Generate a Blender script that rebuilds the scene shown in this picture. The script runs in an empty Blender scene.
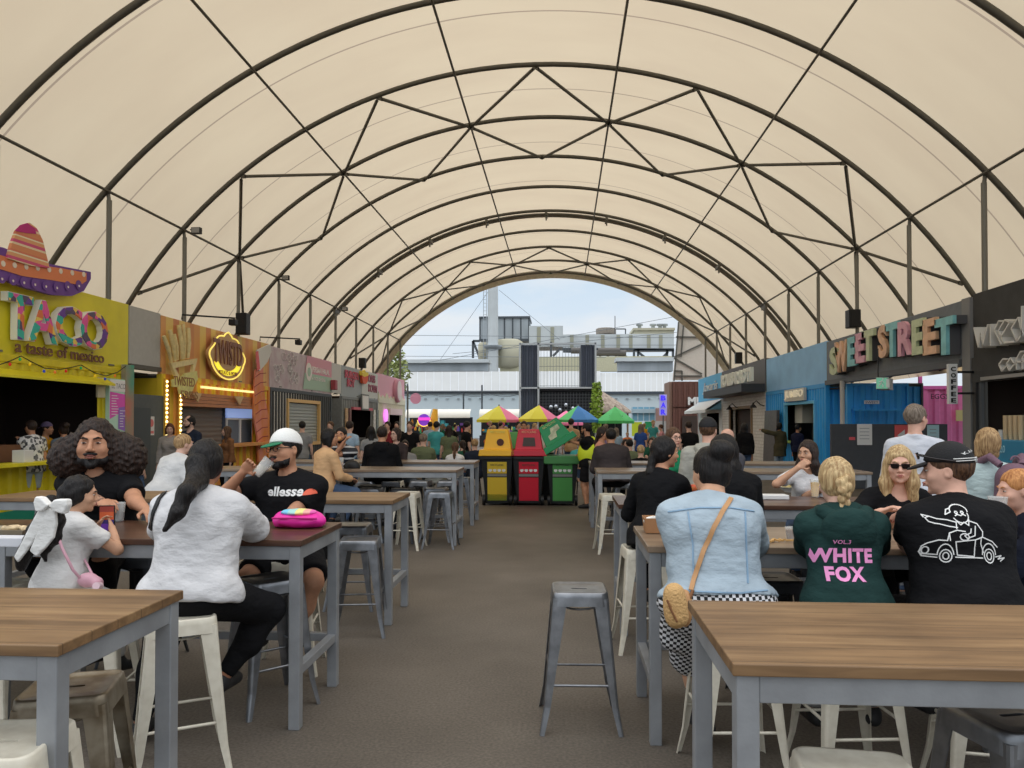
import bpy, bmesh, math, random
import numpy as np
from mathutils import Vector, Matrix, noise as mnoise
from mathutils.bvhtree import BVHTree
rnd = random.Random(7)
SC = bpy.context.scene
COL = SC.collection
PI = math.pi

# ------------------------------------------------------------------ camera
FPX, VPX, HZY, PITCH, EYE = 760.0, 562.0, 423.0, math.radians(1.0), 1.7
YAW = math.atan((VPX - 512) / FPX)
SHY = (HZY - 384) / FPX - math.tan(PITCH)
camd = bpy.data.cameras.new('camera'); cam = bpy.data.objects.new('camera', camd)
COL.objects.link(cam); SC.camera = cam
camd.sensor_width = 36.0; camd.lens = FPX / 1024 * 36.0
camd.shift_y = SHY * FPX / 1024
camd.clip_end = 600; camd.clip_start = 0.05
cam.location = (0, 0, EYE)
cam.rotation_euler = (PI / 2 + PITCH, 0, YAW)

# ------------------------------------------------------------------ colour management and sky
vs = SC.view_settings
SC.display_settings.display_device = 'sRGB'
vs.view_transform = 'Standard'; vs.look = 'None'; vs.gamma = 1.0; vs.use_curve_mapping = False
vs.exposure = 0.0
SC.cycles.use_denoising = True
SC.cycles.max_bounces = 7
SC.cycles.diffuse_bounces = 4
SC.cycles.transmission_bounces = 6
SC.cycles.transparent_max_bounces = 8
SC.cycles.caustics_reflective = False; SC.cycles.caustics_refractive = False

world = bpy.data.worlds.new('overcast_sky'); SC.world = world; world.use_nodes = True
nt = world.node_tree; nt.nodes.clear()
def _n(t, **k):
    n = nt.nodes.new(t)
    for a, b in k.items(): setattr(n, a, b)
    return n
tc = _n('ShaderNodeTexCoord'); sx = _n('ShaderNodeSeparateXYZ'); nt.links.new(tc.outputs['Generated'], sx.inputs[0])
rp = _n('ShaderNodeValToRGB'); nt.links.new(sx.outputs['Z'], rp.inputs[0])
cr = rp.color_ramp
cr.elements[0].position = 0.0; cr.elements[0].color = (.30, .30, .28, 1)
cr.elements[1].position = 1.0; cr.elements[1].color = (1.0, 1.0, 1.0, 1)
for p, c in ((.002, (.74, .80, .86)), (.12, (.70, .81, .92)), (.2, (.62, .76, .90)), (.45, (.86, .90, .94))):
    e = cr.elements.new(p); e.color = (*c, 1)
mp = _n('ShaderNodeMapping'); mp.inputs['Scale'].default_value = (3.0, 3.0, 9.0)
nt.links.new(tc.outputs['Generated'], mp.inputs[0])
nz = _n('ShaderNodeTexNoise'); nz.inputs['Scale'].default_value = 2.6; nz.inputs['Detail'].default_value = 5
nt.links.new(mp.outputs[0], nz.inputs['Vector'])
cl = _n('ShaderNodeValToRGB'); cl.color_ramp.elements[0].position = .38; cl.color_ramp.elements[1].position = .66
cl.color_ramp.elements[0].color = (0, 0, 0, 1); cl.color_ramp.elements[1].color = (1, 1, 1, 1)
nt.links.new(nz.outputs['Fac'], cl.inputs[0])
mx = _n('ShaderNodeMixRGB'); mx.inputs[2].default_value = (.84, .87, .90, 1)
sc_ = _n('ShaderNodeMath', operation='MULTIPLY'); sc_.inputs[1].default_value = .75
nt.links.new(cl.outputs[0], sc_.inputs[0]); nt.links.new(sc_.outputs[0], mx.inputs[0])
nt.links.new(rp.outputs[0], mx.inputs[1])
st = _n('ShaderNodeMapRange'); st.inputs['From Min'].default_value = .22; st.inputs['From Max'].default_value = .8
st.inputs['To Min'].default_value = 1.0; st.inputs['To Max'].default_value = 2.1
nt.links.new(sx.outputs['Z'], st.inputs['Value'])
bg = _n('ShaderNodeBackground'); wo = _n('ShaderNodeOutputWorld')
nt.links.new(mx.outputs[0], bg.inputs['Color']); nt.links.new(st.outputs[0], bg.inputs['Strength'])
nt.links.new(bg.outputs[0], wo.inputs[0])

# ------------------------------------------------------------------ measuring helpers (photo frame 1024x768 -> world)
_c, _s, _cp, _sp = math.cos(YAW), math.sin(YAW), math.cos(PITCH), math.sin(PITCH)
CR = Vector((_c, _s, 0)); CF = Vector((-_s * _cp, _c * _cp, _sp)); CU = CR.cross(CF); CO = Vector((0, 0, EYE))
def ray(px, py): return CF + CR * ((px - 512) / FPX) + CU * ((384 - py) / FPX + SHY)
def atY(px, py, Y): d = ray(px, py); return CO + d * (Y / d.y)
def atX(px, py, X): d = ray(px, py); return CO + d * (X / d.x)
def gnd(px, py, z=0.0): d = ray(px, py); return CO + d * ((z - EYE) / d.z)

# ------------------------------------------------------------------ naming helpers
def tag(o, label=None, cat=None, group=None, kind=None):
    if label: o['label'] = label
    if cat: o['category'] = cat
    if group: o['group'] = group
    if kind: o['kind'] = kind
    return o
def empty(name, loc=(0, 0, 0), label=None, cat=None, group=None, kind=None):
    o = bpy.data.objects.new(name, None); COL.objects.link(o); o.location = loc
    o.empty_display_size = .1
    return tag(o, label, cat, group, kind)
def wloc(o):
    v = Vector((0, 0, 0))
    while o is not None:
        v += o.location; o = o.parent
    return v
def copy_tree(o, parent=None):
    c = o.copy(); COL.objects.link(c); c.parent = parent
    for ch in list(o.children): copy_tree(ch, c)
    return c
def place(proto, loc, rz=0, label=None, group=None, first=[]):
    c = copy_tree(proto); c.location = loc; c.rotation_euler = (0, 0, rz)
    if label: c['label'] = label
    if group: c['group'] = group
    return c
def kill(o):
    for ch in list(o.children): kill(ch)
    bpy.data.objects.remove(o)

# ------------------------------------------------------------------ mesh builder
class MB:
    def __init__(s): s.v = []; s.f = []; s.mi = []; s.m = 0; s.sm = []; s.smooth = False
    def add(s, vs_, fs, smooth=None):
        b = len(s.v); s.v += [tuple(p) for p in vs_]
        for f in fs: s.f.append([b + i for i in f]); s.mi.append(s.m); s.sm.append(s.smooth if smooth is None else smooth)
        return s
    def box(s, x0, x1, y0, y1, z0, z1):
        if x0 > x1: x0, x1 = x1, x0
        if y0 > y1: y0, y1 = y1, y0
        if z0 > z1: z0, z1 = z1, z0
        return s.add([(x0, y0, z0), (x1, y0, z0), (x1, y1, z0), (x0, y1, z0), (x0, y0, z1), (x1, y0, z1), (x1, y1, z1), (x0, y1, z1)],
              [(0, 3, 2, 1), (4, 5, 6, 7), (0, 1, 5, 4), (1, 2, 6, 5), (2, 3, 7, 6), (3, 0, 4, 7)])
    def hexa(s, p): # 8 points, bottom 4 then top 4, counterclockwise
        return s.add(p, [(0, 3, 2, 1), (4, 5, 6, 7), (0, 1, 5, 4), (1, 2, 6, 5), (2, 3, 7, 6), (3, 0, 4, 7)])
    def bar(s, a, b, w, h, up=(0, 0, 1)):
        a = Vector(a); b = Vector(b); d = (b - a).normalized(); u = Vector(up)
        if abs(d.dot(u)) > .95: u = Vector((0, 1, 0))
        r = d.cross(u).normalized() * w / 2; u = r.cross(d).normalized() * h / 2
        return s.hexa([a - r - u, a + r - u, b + r - u, b - r - u, a - r + u, a + r + u, b + r + u, b - r + u])
    def tube(s, path, r, n=8, cap=True, closed=False):
        P = [Vector(p) for p in path]; L = len(P); R = r if hasattr(r, '__len__') else [r] * L
        rings = []; prev = None
        for i, p in enumerate(P):
            if closed: t = (P[(i + 1) % L] - P[i - 1]).normalized()
            else: t = (P[min(i + 1, L - 1)] - P[max(i - 1, 0)]).normalized()
            if prev is None:
                q = Vector((0, 0, 1)) if abs(t.z) < .9 else Vector((1, 0, 0))
                u = t.cross(q).normalized()
            else: u = (prev - t * prev.dot(t)).normalized()
            prev = u; w = t.cross(u)
            rings.append([p + (u * math.cos(2 * PI * k / n) + w * math.sin(2 * PI * k / n)) * R[i] for k in range(n)])
        vs_ = [p for rg in rings for p in rg]; fs = []
        for i in range(L if closed else L - 1):
            for k in range(n):
                a = i * n + k; b = i * n + (k + 1) % n; c = ((i + 1) % L) * n + (k + 1) % n; d = ((i + 1) % L) * n + k
                fs.append((a, b, c, d))
        s.add(vs_, fs, True)
        if cap and not closed:
            s.add(rings[0], [tuple(range(n - 1, -1, -1))], False); s.add(rings[-1], [tuple(range(n))], False)
        return s
    def lathe(s, c, prof, n=20, axis='z', smooth=True, cap=True):
        c = Vector(c); rings = []
        for (r, h) in prof:
            rg = []
            for k in range(n):
                a = 2 * PI * k / n; x, y = r * math.cos(a), r * math.sin(a)
                rg.append(c + (Vector((x, y, h)) if axis == 'z' else Vector((h, x, y)) if axis == 'x' else Vector((y, h, x))))
            rings.append(rg)
        vs_ = [p for rg in rings for p in rg]; fs = []
        for i in range(len(prof) - 1):
            for k in range(n):
                fs.append((i * n + k, i * n + (k + 1) % n, (i + 1) * n + (k + 1) % n, (i + 1) * n + k))
        s.add(vs_, fs, smooth)
        if cap:
            if prof[0][0] > 1e-4: s.add(rings[0], [tuple(range(n - 1, -1, -1))], False)
            if prof[-1][0] > 1e-4: s.add(rings[-1], [tuple(range(n))], False)
        return s
    def prism(s, pts, frame, d):
        """2-D outline pts extruded by d along the frame normal; frame=(origin, xdir, ydir)"""
        o, xd, yd = [Vector(q) for q in frame]; n = xd.cross(yd).normalized(); k = len(pts)
        A = [o + xd * x + yd * y for x, y in pts]; B = [p + n * d for p in A]
        fs = [tuple(range(k - 1, -1, -1)), tuple(range(k, 2 * k))] + [(i, (i + 1) % k, k + (i + 1) % k, k + i) for i in range(k)]
        return s.add(A + B, fs)
    def build(s, name, mats, parent=None, bevel=0, bseg=2, auto=True, loc=None):
        me = bpy.data.meshes.new(name)
        off = wloc(parent) if parent is not None else Vector(loc or (0, 0, 0))
        me.from_pydata([(p[0] - off.x, p[1] - off.y, p[2] - off.z) for p in s.v], [], s.f)
        if not isinstance(mats, (list, tuple)): mats = [mats]
        for m_ in mats: me.materials.append(m_)
        me.polygons.foreach_set('material_index', s.mi)
        me.polygons.foreach_set('use_smooth', s.sm)
        bm = bmesh.new(); bm.from_mesh(me)
        bmesh.ops.recalc_face_normals(bm, faces=bm.faces)
        if bevel:
            bmesh.ops.remove_doubles(bm, verts=bm.verts, dist=1e-5)
            es = [e for e in bm.edges if len(e.link_faces) == 2 and e.calc_face_angle(0) > .6]
            bmesh.ops.bevel(bm, geom=es, offset=bevel, segments=bseg, affect='EDGES', profile=.5, clamp_overlap=True)
        bm.to_mesh(me); bm.free()
        o = bpy.data.objects.new(name, me); COL.objects.link(o)
        if parent is not None: o.parent = parent
        elif loc is not None: o.location = loc
        return o
def rawmesh(name, V, Fq, mat, parent=None, smooth=True, loc=None):
    me = bpy.data.meshes.new(name)
    off = wloc(parent) if parent is not None else Vector(loc or (0, 0, 0))
    V = np.asarray(V, np.float32) - np.array(off, np.float32)[None]
    Fq = np.asarray(Fq, np.int32); k = Fq.shape[1]
    me.vertices.add(len(V)); me.vertices.foreach_set('co', V.ravel())
    me.loops.add(Fq.size); me.loops.foreach_set('vertex_index', Fq.ravel())
    me.polygons.add(len(Fq)); me.polygons.foreach_set('loop_start', np.arange(0, Fq.size, k, dtype=np.int32))
    me.polygons.foreach_set('use_smooth', np.full(len(Fq), smooth))
    me.update(calc_edges=True)
    for m_ in (mat if isinstance(mat, (list, tuple)) else [mat]): me.materials.append(m_)
    o = bpy.data.objects.new(name, me); COL.objects.link(o)
    if parent is not None: o.parent = parent
    elif loc is not None: o.location = loc
    return o

# ------------------------------------------------------------------ materials
def srgb(r, g, b):
    return tuple((c / 255 / 12.92 if c / 255 <= .04045 else ((c / 255 + .055) / 1.055) ** 2.4) for c in (r, g, b))
_MC = {}
ALBK = [1.0]   # albedo gain per section, lifts colours to make up for weak light
def alb(c): k = ALBK[0]; return tuple(x * k / (1 + (k - 1) * x) for x in c)
def mat(name, col, rough=.6, metal=0.0, var=.0, vscale=8.0, bump=0.0, bscale=60.0, stretch=(1, 1, 1), col2=None, emit=0.0, alpha=1.0, trans=0.0, spec=.5, sheen=0.0, ior=1.45):
    """procedural principled material; col is sRGB 0-255"""
    if name in _MC: return _MC[name]
    m = bpy.data.materials.new(name); m.use_nodes = True; _MC[name] = m
    t = m.node_tree; b = t.nodes['Principled BSDF']; c = srgb(*col) if emit else alb(srgb(*col))
    m.diffuse_color = (*c, 1)
    b.inputs['Base Color'].default_value = (*c, 1); b.inputs['Roughness'].default_value = rough; b.inputs['Metallic'].default_value = metal
    b.inputs['Specular IOR Level'].default_value = spec; b.inputs['IOR'].default_value = ior
    if sheen: b.inputs['Sheen Weight'].default_value = sheen
    if trans: b.inputs['Transmission Weight'].default_value = trans
    if alpha < 1: b.inputs['Alpha'].default_value = alpha
    if emit:
        b.inputs['Emission Color'].default_value = (*c, 1); b.inputs['Emission Strength'].default_value = emit
    if var or bump or col2:
        tc = t.nodes.new('ShaderNodeTexCoord'); mp = t.nodes.new('ShaderNodeMapping'); mp.inputs['Scale'].default_value = stretch
        t.links.new(tc.outputs['Object'], mp.inputs[0])
        if var or col2:
            n = t.nodes.new('ShaderNodeTexNoise'); n.inputs['Scale'].default_value = vscale; n.inputs['Detail'].default_value = 4
            t.links.new(mp.outputs[0], n.inputs['Vector'])
            r = t.nodes.new('ShaderNodeValToRGB'); r.color_ramp.elements[0].position = .35; r.color_ramp.elements[1].position = .65
            c2 = alb(srgb(*col2)) if col2 else tuple(x * (1 - var) for x in c)
            c1 = c if col2 else tuple(min(1, x * (1 + var * .6)) for x in c)
            r.color_ramp.elements[0].color = (*c2, 1); r.color_ramp.elements[1].color = (*c1, 1)
            t.links.new(n.outputs['Fac'], r.inputs[0]); t.links.new(r.outputs[0], b.inputs['Base Color'])
        if bump:
            n2 = t.nodes.new('ShaderNodeTexNoise'); n2.inputs['Scale'].default_value = bscale; n2.inputs['Detail'].default_value = 3
            t.links.new(mp.outputs[0], n2.inputs['Vector'])
            bp = t.nodes.new('ShaderNodeBump'); bp.inputs['Strength'].default_value = bump; bp.inputs['Distance'].default_value = .02
            t.links.new(n2.outputs['Fac'], bp.inputs['Height']); t.links.new(bp.outputs[0], b.inputs['Normal'])
    return m
def cloth(name, col, **k):
    k.setdefault('rough', .9); k.setdefault('var', .12); k.setdefault('vscale', 5); k.setdefault('bump', .8); k.setdefault('bscale', 11); k.setdefault('spec', .15)
    return mat('fabric_' + name, col, stretch=(1, 1, 1.8), **k)
def neon(name, col, e=3.0): return mat('glow_' + name, col, rough=.4, emit=e)

# membrane: lets daylight through
m_mem = bpy.data.materials.new('roof_membrane'); m_mem.use_nodes = True
t = m_mem.node_tree; t.nodes.clear()
o_ = t.nodes.new('ShaderNodeOutputMaterial'); tr = t.nodes.new('ShaderNodeBsdfTranslucent'); df = t.nodes.new('ShaderNodeBsdfDiffuse')
mix = t.nodes.new('ShaderNodeMixShader'); mix.inputs[0].default_value = .38
tc = t.nodes.new('ShaderNodeTexCoord'); sp = t.nodes.new('ShaderNodeSeparateXYZ'); t.links.new(tc.outputs['Object'], sp.inputs[0])
ad = t.nodes.new('ShaderNodeMath'); ad.operation = 'ADD'; ad.inputs[1].default_value = 38.3 - 16.2; t.links.new(sp.outputs['Y'], ad.inputs[0])
md = t.nodes.new('ShaderNodeMath'); md.operation = 'MODULO'; md.inputs[1].default_value = 3.83; t.links.new(ad.outputs[0], md.inputs[0])
lt = t.nodes.new('ShaderNodeMath'); lt.operation = 'LESS_THAN'; lt.inputs[1].default_value = .05; t.links.new(md.outputs[0], lt.inputs[0])
mpp = t.nodes.new('ShaderNodeMapping'); mpp.inputs['Scale'].default_value = (.35, .9, .35); t.links.new(tc.outputs['Object'], mpp.inputs[0])
nn = t.nodes.new('ShaderNodeTexNoise'); nn.inputs['Scale'].default_value = 1.0; nn.inputs['Detail'].default_value = 6; t.links.new(mpp.outputs[0], nn.inputs['Vector'])
rr = t.nodes.new('ShaderNodeValToRGB'); rr.color_ramp.elements[0].position = .3; rr.color_ramp.elements[1].position = .7
rr.color_ramp.elements[0].color = (.665, .545, .395, 1); rr.color_ramp.elements[1].color = (.71, .592, .43, 1)
t.links.new(nn.outputs['Fac'], rr.inputs[0])
mm = t.nodes.new('ShaderNodeMixRGB'); mm.inputs[2].default_value = (.42, .33, .25, 1); t.links.new(lt.outputs[0], mm.inputs[0]); t.links.new(rr.outputs[0], mm.inputs[1])
t.links.new(mm.outputs[0], tr.inputs['Color']); t.links.new(mm.outputs[0], df.inputs['Color'])
t.links.new(tr.outputs[0], mix.inputs[1]); t.links.new(df.outputs[0], mix.inputs[2]); t.links.new(mix.outputs[0], o_.inputs[0])

# timber table top with plank grain along X
def timber(name, c1, c2, c3, plank=.14, ax='Y', rough=.45):
    m = bpy.data.materials.new(name); m.use_nodes = True; t = m.node_tree; b = t.nodes['Principled BSDF']
    tc = t.nodes.new('ShaderNodeTexCoord'); mp = t.nodes.new('ShaderNodeMapping')
    mp.inputs['Scale'].default_value = (1.2, 14, 14) if ax == 'Y' else (14, 1.2, 14)
    t.links.new(tc.outputs['Object'], mp.inputs[0])
    n = t.nodes.new('ShaderNodeTexNoise'); n.inputs['Scale'].default_value = 1.6; n.inputs['Detail'].default_value = 8; n.inputs['Distortion'].default_value = .5
    t.links.new(mp.outputs[0], n.inputs['Vector'])
    r = t.nodes.new('ShaderNodeValToRGB'); r.color_ramp.elements[0].position = .2; r.color_ramp.elements[1].position = .86
    r.color_ramp.elements[0].color = (*srgb(*c1), 1); r.color_ramp.elements[1].color = (*srgb(*c3), 1)
    e = r.color_ramp.elements.new(.5); e.color = (*srgb(*c2), 1)
    t.links.new(n.outputs['Fac'], r.inputs[0])
    n2 = t.nodes.new('ShaderNodeTexNoise'); n2.inputs['Scale'].default_value = 2.2; n2.inputs['Detail'].default_value = 3; t.links.new(tc.outputs['Object'], n2.inputs['Vector'])
    mx = t.nodes.new('ShaderNodeMixRGB'); mx.blend_type = 'MULTIPLY'; mx.inputs[0].default_value = .75
    r2 = t.nodes.new('ShaderNodeValToRGB'); r2.color_ramp.elements[0].position = .3; r2.color_ramp.elements[1].position = .7
    r2.color_ramp.elements[0].color = (.55, .52, .5, 1); r2.color_ramp.elements[1].color = (1.1, 1.1, 1.1, 1)
    t.links.new(n2.outputs['Fac'], r2.inputs[0]); t.links.new(r.outputs[0], mx.inputs[1]); t.links.new(r2.outputs[0], mx.inputs[2])
    sp = t.nodes.new('ShaderNodeSeparateXYZ'); t.links.new(tc.outputs['Object'], sp.inputs[0])
    a = t.nodes.new('ShaderNodeMath'); a.operation = 'ADD'; a.inputs[1].default_value = 20; t.links.new(sp.outputs[ax], a.inputs[0])
    q = t.nodes.new('ShaderNodeMath'); q.operation = 'MODULO'; q.inputs[1].default_value = plank; t.links.new(a.outputs[0], q.inputs[0])
    l = t.nodes.new('ShaderNodeMath'); l.operation = 'LESS_THAN'; l.inputs[1].default_value = .003; t.links.new(q.outputs[0], l.inputs[0])
    m2 = t.nodes.new('ShaderNodeMixRGB'); m2.inputs[2].default_value = (*srgb(60, 42, 28), 1); t.links.new(l.outputs[0], m2.inputs[0]); t.links.new(mx.outputs[0], m2.inputs[1])
    t.links.new(m2.outputs[0], b.inputs['Base Color']); b.inputs['Roughness'].default_value = rough
    bp = t.nodes.new('ShaderNodeBump'); bp.inputs['Strength'].default_value = .15; bp.inputs['Distance'].default_value = .004
    t.links.new(n.outputs['Fac'], bp.inputs['Height']); t.links.new(bp.outputs[0], b.inputs['Normal'])
    return m
m_oak = timber('timber_honey', (98, 74, 50), (134, 104, 72), (166, 136, 98))
m_walnut = timber('timber_dark', (60, 40, 32), (88, 60, 46), (120, 84, 62), rough=.3)
m_galv = mat('galvanised_steel', (152, 155, 159), rough=.5, metal=.35, var=.15, vscale=5, bump=.05)
m_weld = mat('weld_primer', (190, 192, 195), rough=.6)
m_roofsteel = mat('roof_steel', (98, 95, 87), rough=.5, metal=.4, var=.1)
m_roofsteel2 = mat('roof_steel_light', (124, 122, 114), rough=.5, metal=.4)
m_stool = mat('stool_gunmetal', (140, 142, 146), rough=.36, metal=.85, var=.2, vscale=14, bump=.05, bscale=25)
m_stoolw = mat('stool_cream_enamel', (214, 208, 192), rough=.4, var=.1, vscale=20, col2=(202, 195, 178))
m_stoolb = mat('stool_dark', (70, 72, 76), rough=.4, metal=.6, var=.2)
m_stoolz = mat('stool_worn_bronze', (160, 150, 132), rough=.35, metal=.6, var=.35, vscale=9, col2=(112, 98, 78))
m_black = mat('black_plastic', (22, 22, 24), rough=.5)
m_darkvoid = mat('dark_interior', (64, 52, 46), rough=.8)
m_white = mat('white_plastic', (226, 226, 224), rough=.45)
# ================================================================== THE SETTING
# floor: worn dark sealed concrete
m = bpy.data.materials.new('sealed_concrete'); m.use_nodes = True; t = m.node_tree; b = t.nodes['Principled BSDF']
tc = t.nodes.new('ShaderNodeTexCoord')
def nzn(scale, det, vec=None):
    n = t.nodes.new('ShaderNodeTexNoise'); n.inputs['Scale'].default_value = scale; n.inputs['Detail'].default_value = det
    t.links.new(vec or tc.outputs['Object'], n.inputs['Vector']); return n
n1 = nzn(.55, 6); n2 = nzn(60, 4)
r = t.nodes.new('ShaderNodeValToRGB'); r.color_ramp.elements[0].position = .3; r.color_ramp.elements[1].position = .7
r.color_ramp.elements[0].color = (*srgb(86, 79, 71), 1); r.color_ramp.elements[1].color = (*srgb(112, 104, 95), 1); t.links.new(n1.outputs['Fac'], r.inputs[0])
r2 = t.nodes.new('ShaderNodeValToRGB'); r2.color_ramp.elements[0].position = .32; r2.color_ramp.elements[1].position = .7
r2.color_ramp.elements[0].color = (.72, .72, .72, 1); r2.color_ramp.elements[1].color = (1.25, 1.25, 1.25, 1); t.links.new(n2.outputs['Fac'], r2.inputs[0])
mx = t.nodes.new('ShaderNodeMixRGB'); mx.blend_type = 'MULTIPLY'; mx.inputs[0].default_value = 1; t.links.new(r.outputs[0], mx.inputs[1]); t.links.new(r2.outputs[0], mx.inputs[2])
t.links.new(mx.outputs[0], b.inputs['Base Color'])
n3 = nzn(1.4, 5); r3 = t.nodes.new('ShaderNodeMapRange'); r3.inputs['To Min'].default_value = .42; r3.inputs['To Max'].default_value = .8; t.links.new(n3.outputs['Fac'], r3.inputs[0]); t.links.new(r3.outputs[0], b.inputs['Roughness'])
bp = t.nodes.new('ShaderNodeBump'); bp.inputs['Strength'].default_value = .25; bp.inputs['Distance'].default_value = .004; t.links.new(n2.outputs['Fac'], bp.inputs['Height']); t.links.new(bp.outputs[0], b.inputs['Normal'])
b.inputs['Specular IOR Level'].default_value = .35
m_floor = m
mb = MB(); mb.box(-60, 60, -14, 150, -.2, 0)
tag(mb.build('floor', m_floor), kind='structure')

# ---- the arched marquee
RX, RZ, RR, RY0, RST = -.64, -1.55, 12.0, 12.0, 3.2
def AP(a, k, R=RR):
    a = math.radians(a); return Vector((RX + R * math.sin(a), RY0 + RST * k, RZ + R * math.cos(a)))
mb = MB(); mb.smooth = True
NA = 96; ys = [6.5, 8, 12, 16, 20, 24, 28, 32, 36, 40, 44.12]
vv = []; ff = []
for y in ys:
    for i in range(NA + 1):
        a = math.radians(-67.6 + 135.2 * i / NA); vv.append((RX + (RR + .13) * math.sin(a), y, RZ + (RR + .13) * math.cos(a)))
for j in range(len(ys) - 1):
    for i in range(NA):
        q = j * (NA + 1) + i; ff.append((q, q + 1, q + NA + 2, q + NA + 1))
mb.add(vv, ff, True)
tag(mb.build('ceiling', m_mem), kind='structure')
# fabric lip wrapping the far edge
mb = MB(); vv = []; ff = []
for i in range(NA + 1):
    a = math.radians(-67.6 + 135.2 * i / NA)
    for (R, y) in ((RR + .14, 44.1), (RR + .1, 44.5), (RR - .22, 44.62), (RR - .26, 44.5)):
        vv.append((RX + R * math.sin(a), y, RZ + R * math.cos(a)))
for i in range(NA):
    for j in range(3):
        q = i * 4 + j; ff.append((q, q + 1, q + 5, q + 4))
mb.add(vv, ff, True)
m_lip = mat('edge_canvas', (232, 222, 200), rough=.8, var=.1)
tag(mb.build('trim_1', m_lip), kind='structure')

ORD = ['nearest', 'second', 'third', 'fourth', 'fifth', 'sixth', 'seventh', 'eighth', 'ninth', 'tenth', 'eleventh', 'twelfth']
def arch_path(k, R=RR, a0=-67, a1=67, n=64, dy=0):
    return [AP(a0 + (a1 - a0) * i / n, k, R) + Vector((0, dy, 0)) for i in range(n + 1)]
arches = {}
for k in range(-1, 11):
    mb = MB(); mb.tube(arch_path(k), .062 if k < 10 else .07, 8)
    if k < 0: lab = None
    o = mb.build('roof_arch', m_roofsteel, loc=(RX, RY0 + RST * k, 0))
    if k < 0: tag(o, 'curved steel roof arch above the viewer, %s before the first visible one' % ['', 'one bay', 'two bays', 'three bays', 'four bays'][-k], 'roof arch', 'roof arches above the viewer')
    else: tag(o, 'curved dark steel roof arch, %s of the visible arches counted from the front' % ORD[k], 'roof arch', 'steel roof arches')
    arches[k] = o
# doubled arch at the membrane joint with its clamps and canvas strip
mb = MB(); mb.tube(arch_path(6, RR - .02, dy=.42), .045, 8); mb.build('joint_tube', m_roofsteel2, arches[6])
mb = MB(); P = arch_path(6, RR + .02, dy=.5); Q = arch_path(6, RR - .02, dy=.95)
mb.add(P + Q, [(i, i + 1, len(P) + i + 1, len(P) + i) for i in range(len(P) - 1)], True)
mb.build('joint_canvas', mat('grey_canvas', (138, 130, 116), rough=.8, var=.2, vscale=2), arches[6])
for a in range(-60, 61, 12):
    mb = MB(); p = AP(a, 6, RR - .1); mb.box(p.x - .05, p.x + .05, p.y - .1, p.y + .5, p.z - .1, p.z + .05); mb.box(p.x - .03, p.x + .03, p.y - .04, p.y + .04, p.z - .3, p.z)
    mb.build('clamp', m_roofsteel, arches[6])
# purlins
PA = (-47.4, -28.4, -9.5, 9.5, 28.4, 47.4)
pn = ['low on the left', 'halfway up the left', 'just left of the ridge', 'just right of the ridge', 'halfway up the right', 'low on the right']
for a, nm in zip(PA, pn):
    mb = MB(); A = AP(a, -1, RR - .07); B = AP(a, 10, RR - .07)
    mb.tube([A, B], .03, 6); o = mb.build('purlin', m_roofsteel, loc=A)
    tag(o, 'long thin steel purlin running the length of the roof, ' + nm, 'purlin', 'roof purlins')
# braces of the two trusses
def brace_mid(k, nodes=(-47.4, -28.4, -9.5, 9.5, 28.4, 47.4)):
    mids = (-57, -38, -19, 0, 19, 38, 57)
    for i, a in enumerate(nodes):
        for m_ in (mids[i], mids[i + 1]):
            for dk in (-1, 1):
                p = AP(m_, k + dk, RR - .06); q = AP(a, k, RR - .08)
                d = (q - p).normalized(); mb = MB(); mb.tube([p + d * .12, q - d * .14], .042, 6)
                mb.bar(p + d * .0, p + d * .14, .02, .1); mb.bar(q - d * .16, q, .02, .1)
                mb.build('brace', m_roofsteel, arches[k])
brace_mid(3); brace_mid(9)
# posts under the low purlins
for k in range(0, 11):
    for sgn, nm in ((-1, 'left'), (1, 'right')):
        p = AP(47.4 * sgn, k, RR - .05); mb = MB()
        x = p.x + .05 * sgn
        mb.tube([(x, p.y + .1, 2.92), (x, p.y + .1, p.z - .16)], .055, 8)
        mb.tube([(x, p.y + .1, p.z - .2), (x, p.y + .05, p.z)], .04, 8); mb.box(x - .09, x + .09, p.y + .01, p.y + .19, 2.9, 2.93)
        o = mb.build('roof_post', m_roofsteel2, loc=(x, p.y + .1, 2.9))
        tag(o, 'slim steel post holding up the %s purlin, %s counted from the front' % (nm, ORD[k]), 'roof post', 'roof posts on the %s' % nm)
# container rows that carry the marquee (solid backing behind the stalls, feet of the roof)
# loudspeakers and floodlights on the posts
def speaker(p, lab, h=.5):
    mb = MB(); mb.box(p.x - .16, p.x + .16, p.y - .16, p.y + .16, p.z - h / 2, p.z + h / 2)
    r_ = empty('loudspeaker', p, lab, 'loudspeaker')
    mb.build('speaker_box', m_black, r_, bevel=.02)
    mb = MB(); mb.box(p.x - .13, p.x + .13, p.y - .175, p.y - .161, p.z - h / 2 + .03, p.z + h / 2 - .03); mb.build('grille', mat('speaker_grille', (34, 34, 36), rough=.8, bump=.4, bscale=200), r_)
    mb = MB(); mb.bar((p.x, p.y + .15, p.z), (p.x, p.y + .3, p.z), .06, .06); mb.build('bracket', m_roofsteel, r_)
speaker(atY(243, 324, 21.5), 'black loudspeaker on a roof post above the striped orange stall', .62)
speaker(atY(362.5, 363, 37.2), 'black loudspeaker on a roof post above the grey burger stall')
speaker(atY(738.5, 358, 38.0), 'black loudspeaker on a roof post above the black sign of the white brick shop', .55)
speaker(atY(853, 319, 21.5), 'black loudspeaker on a roof post beside the candy coloured sign', .5)
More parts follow.
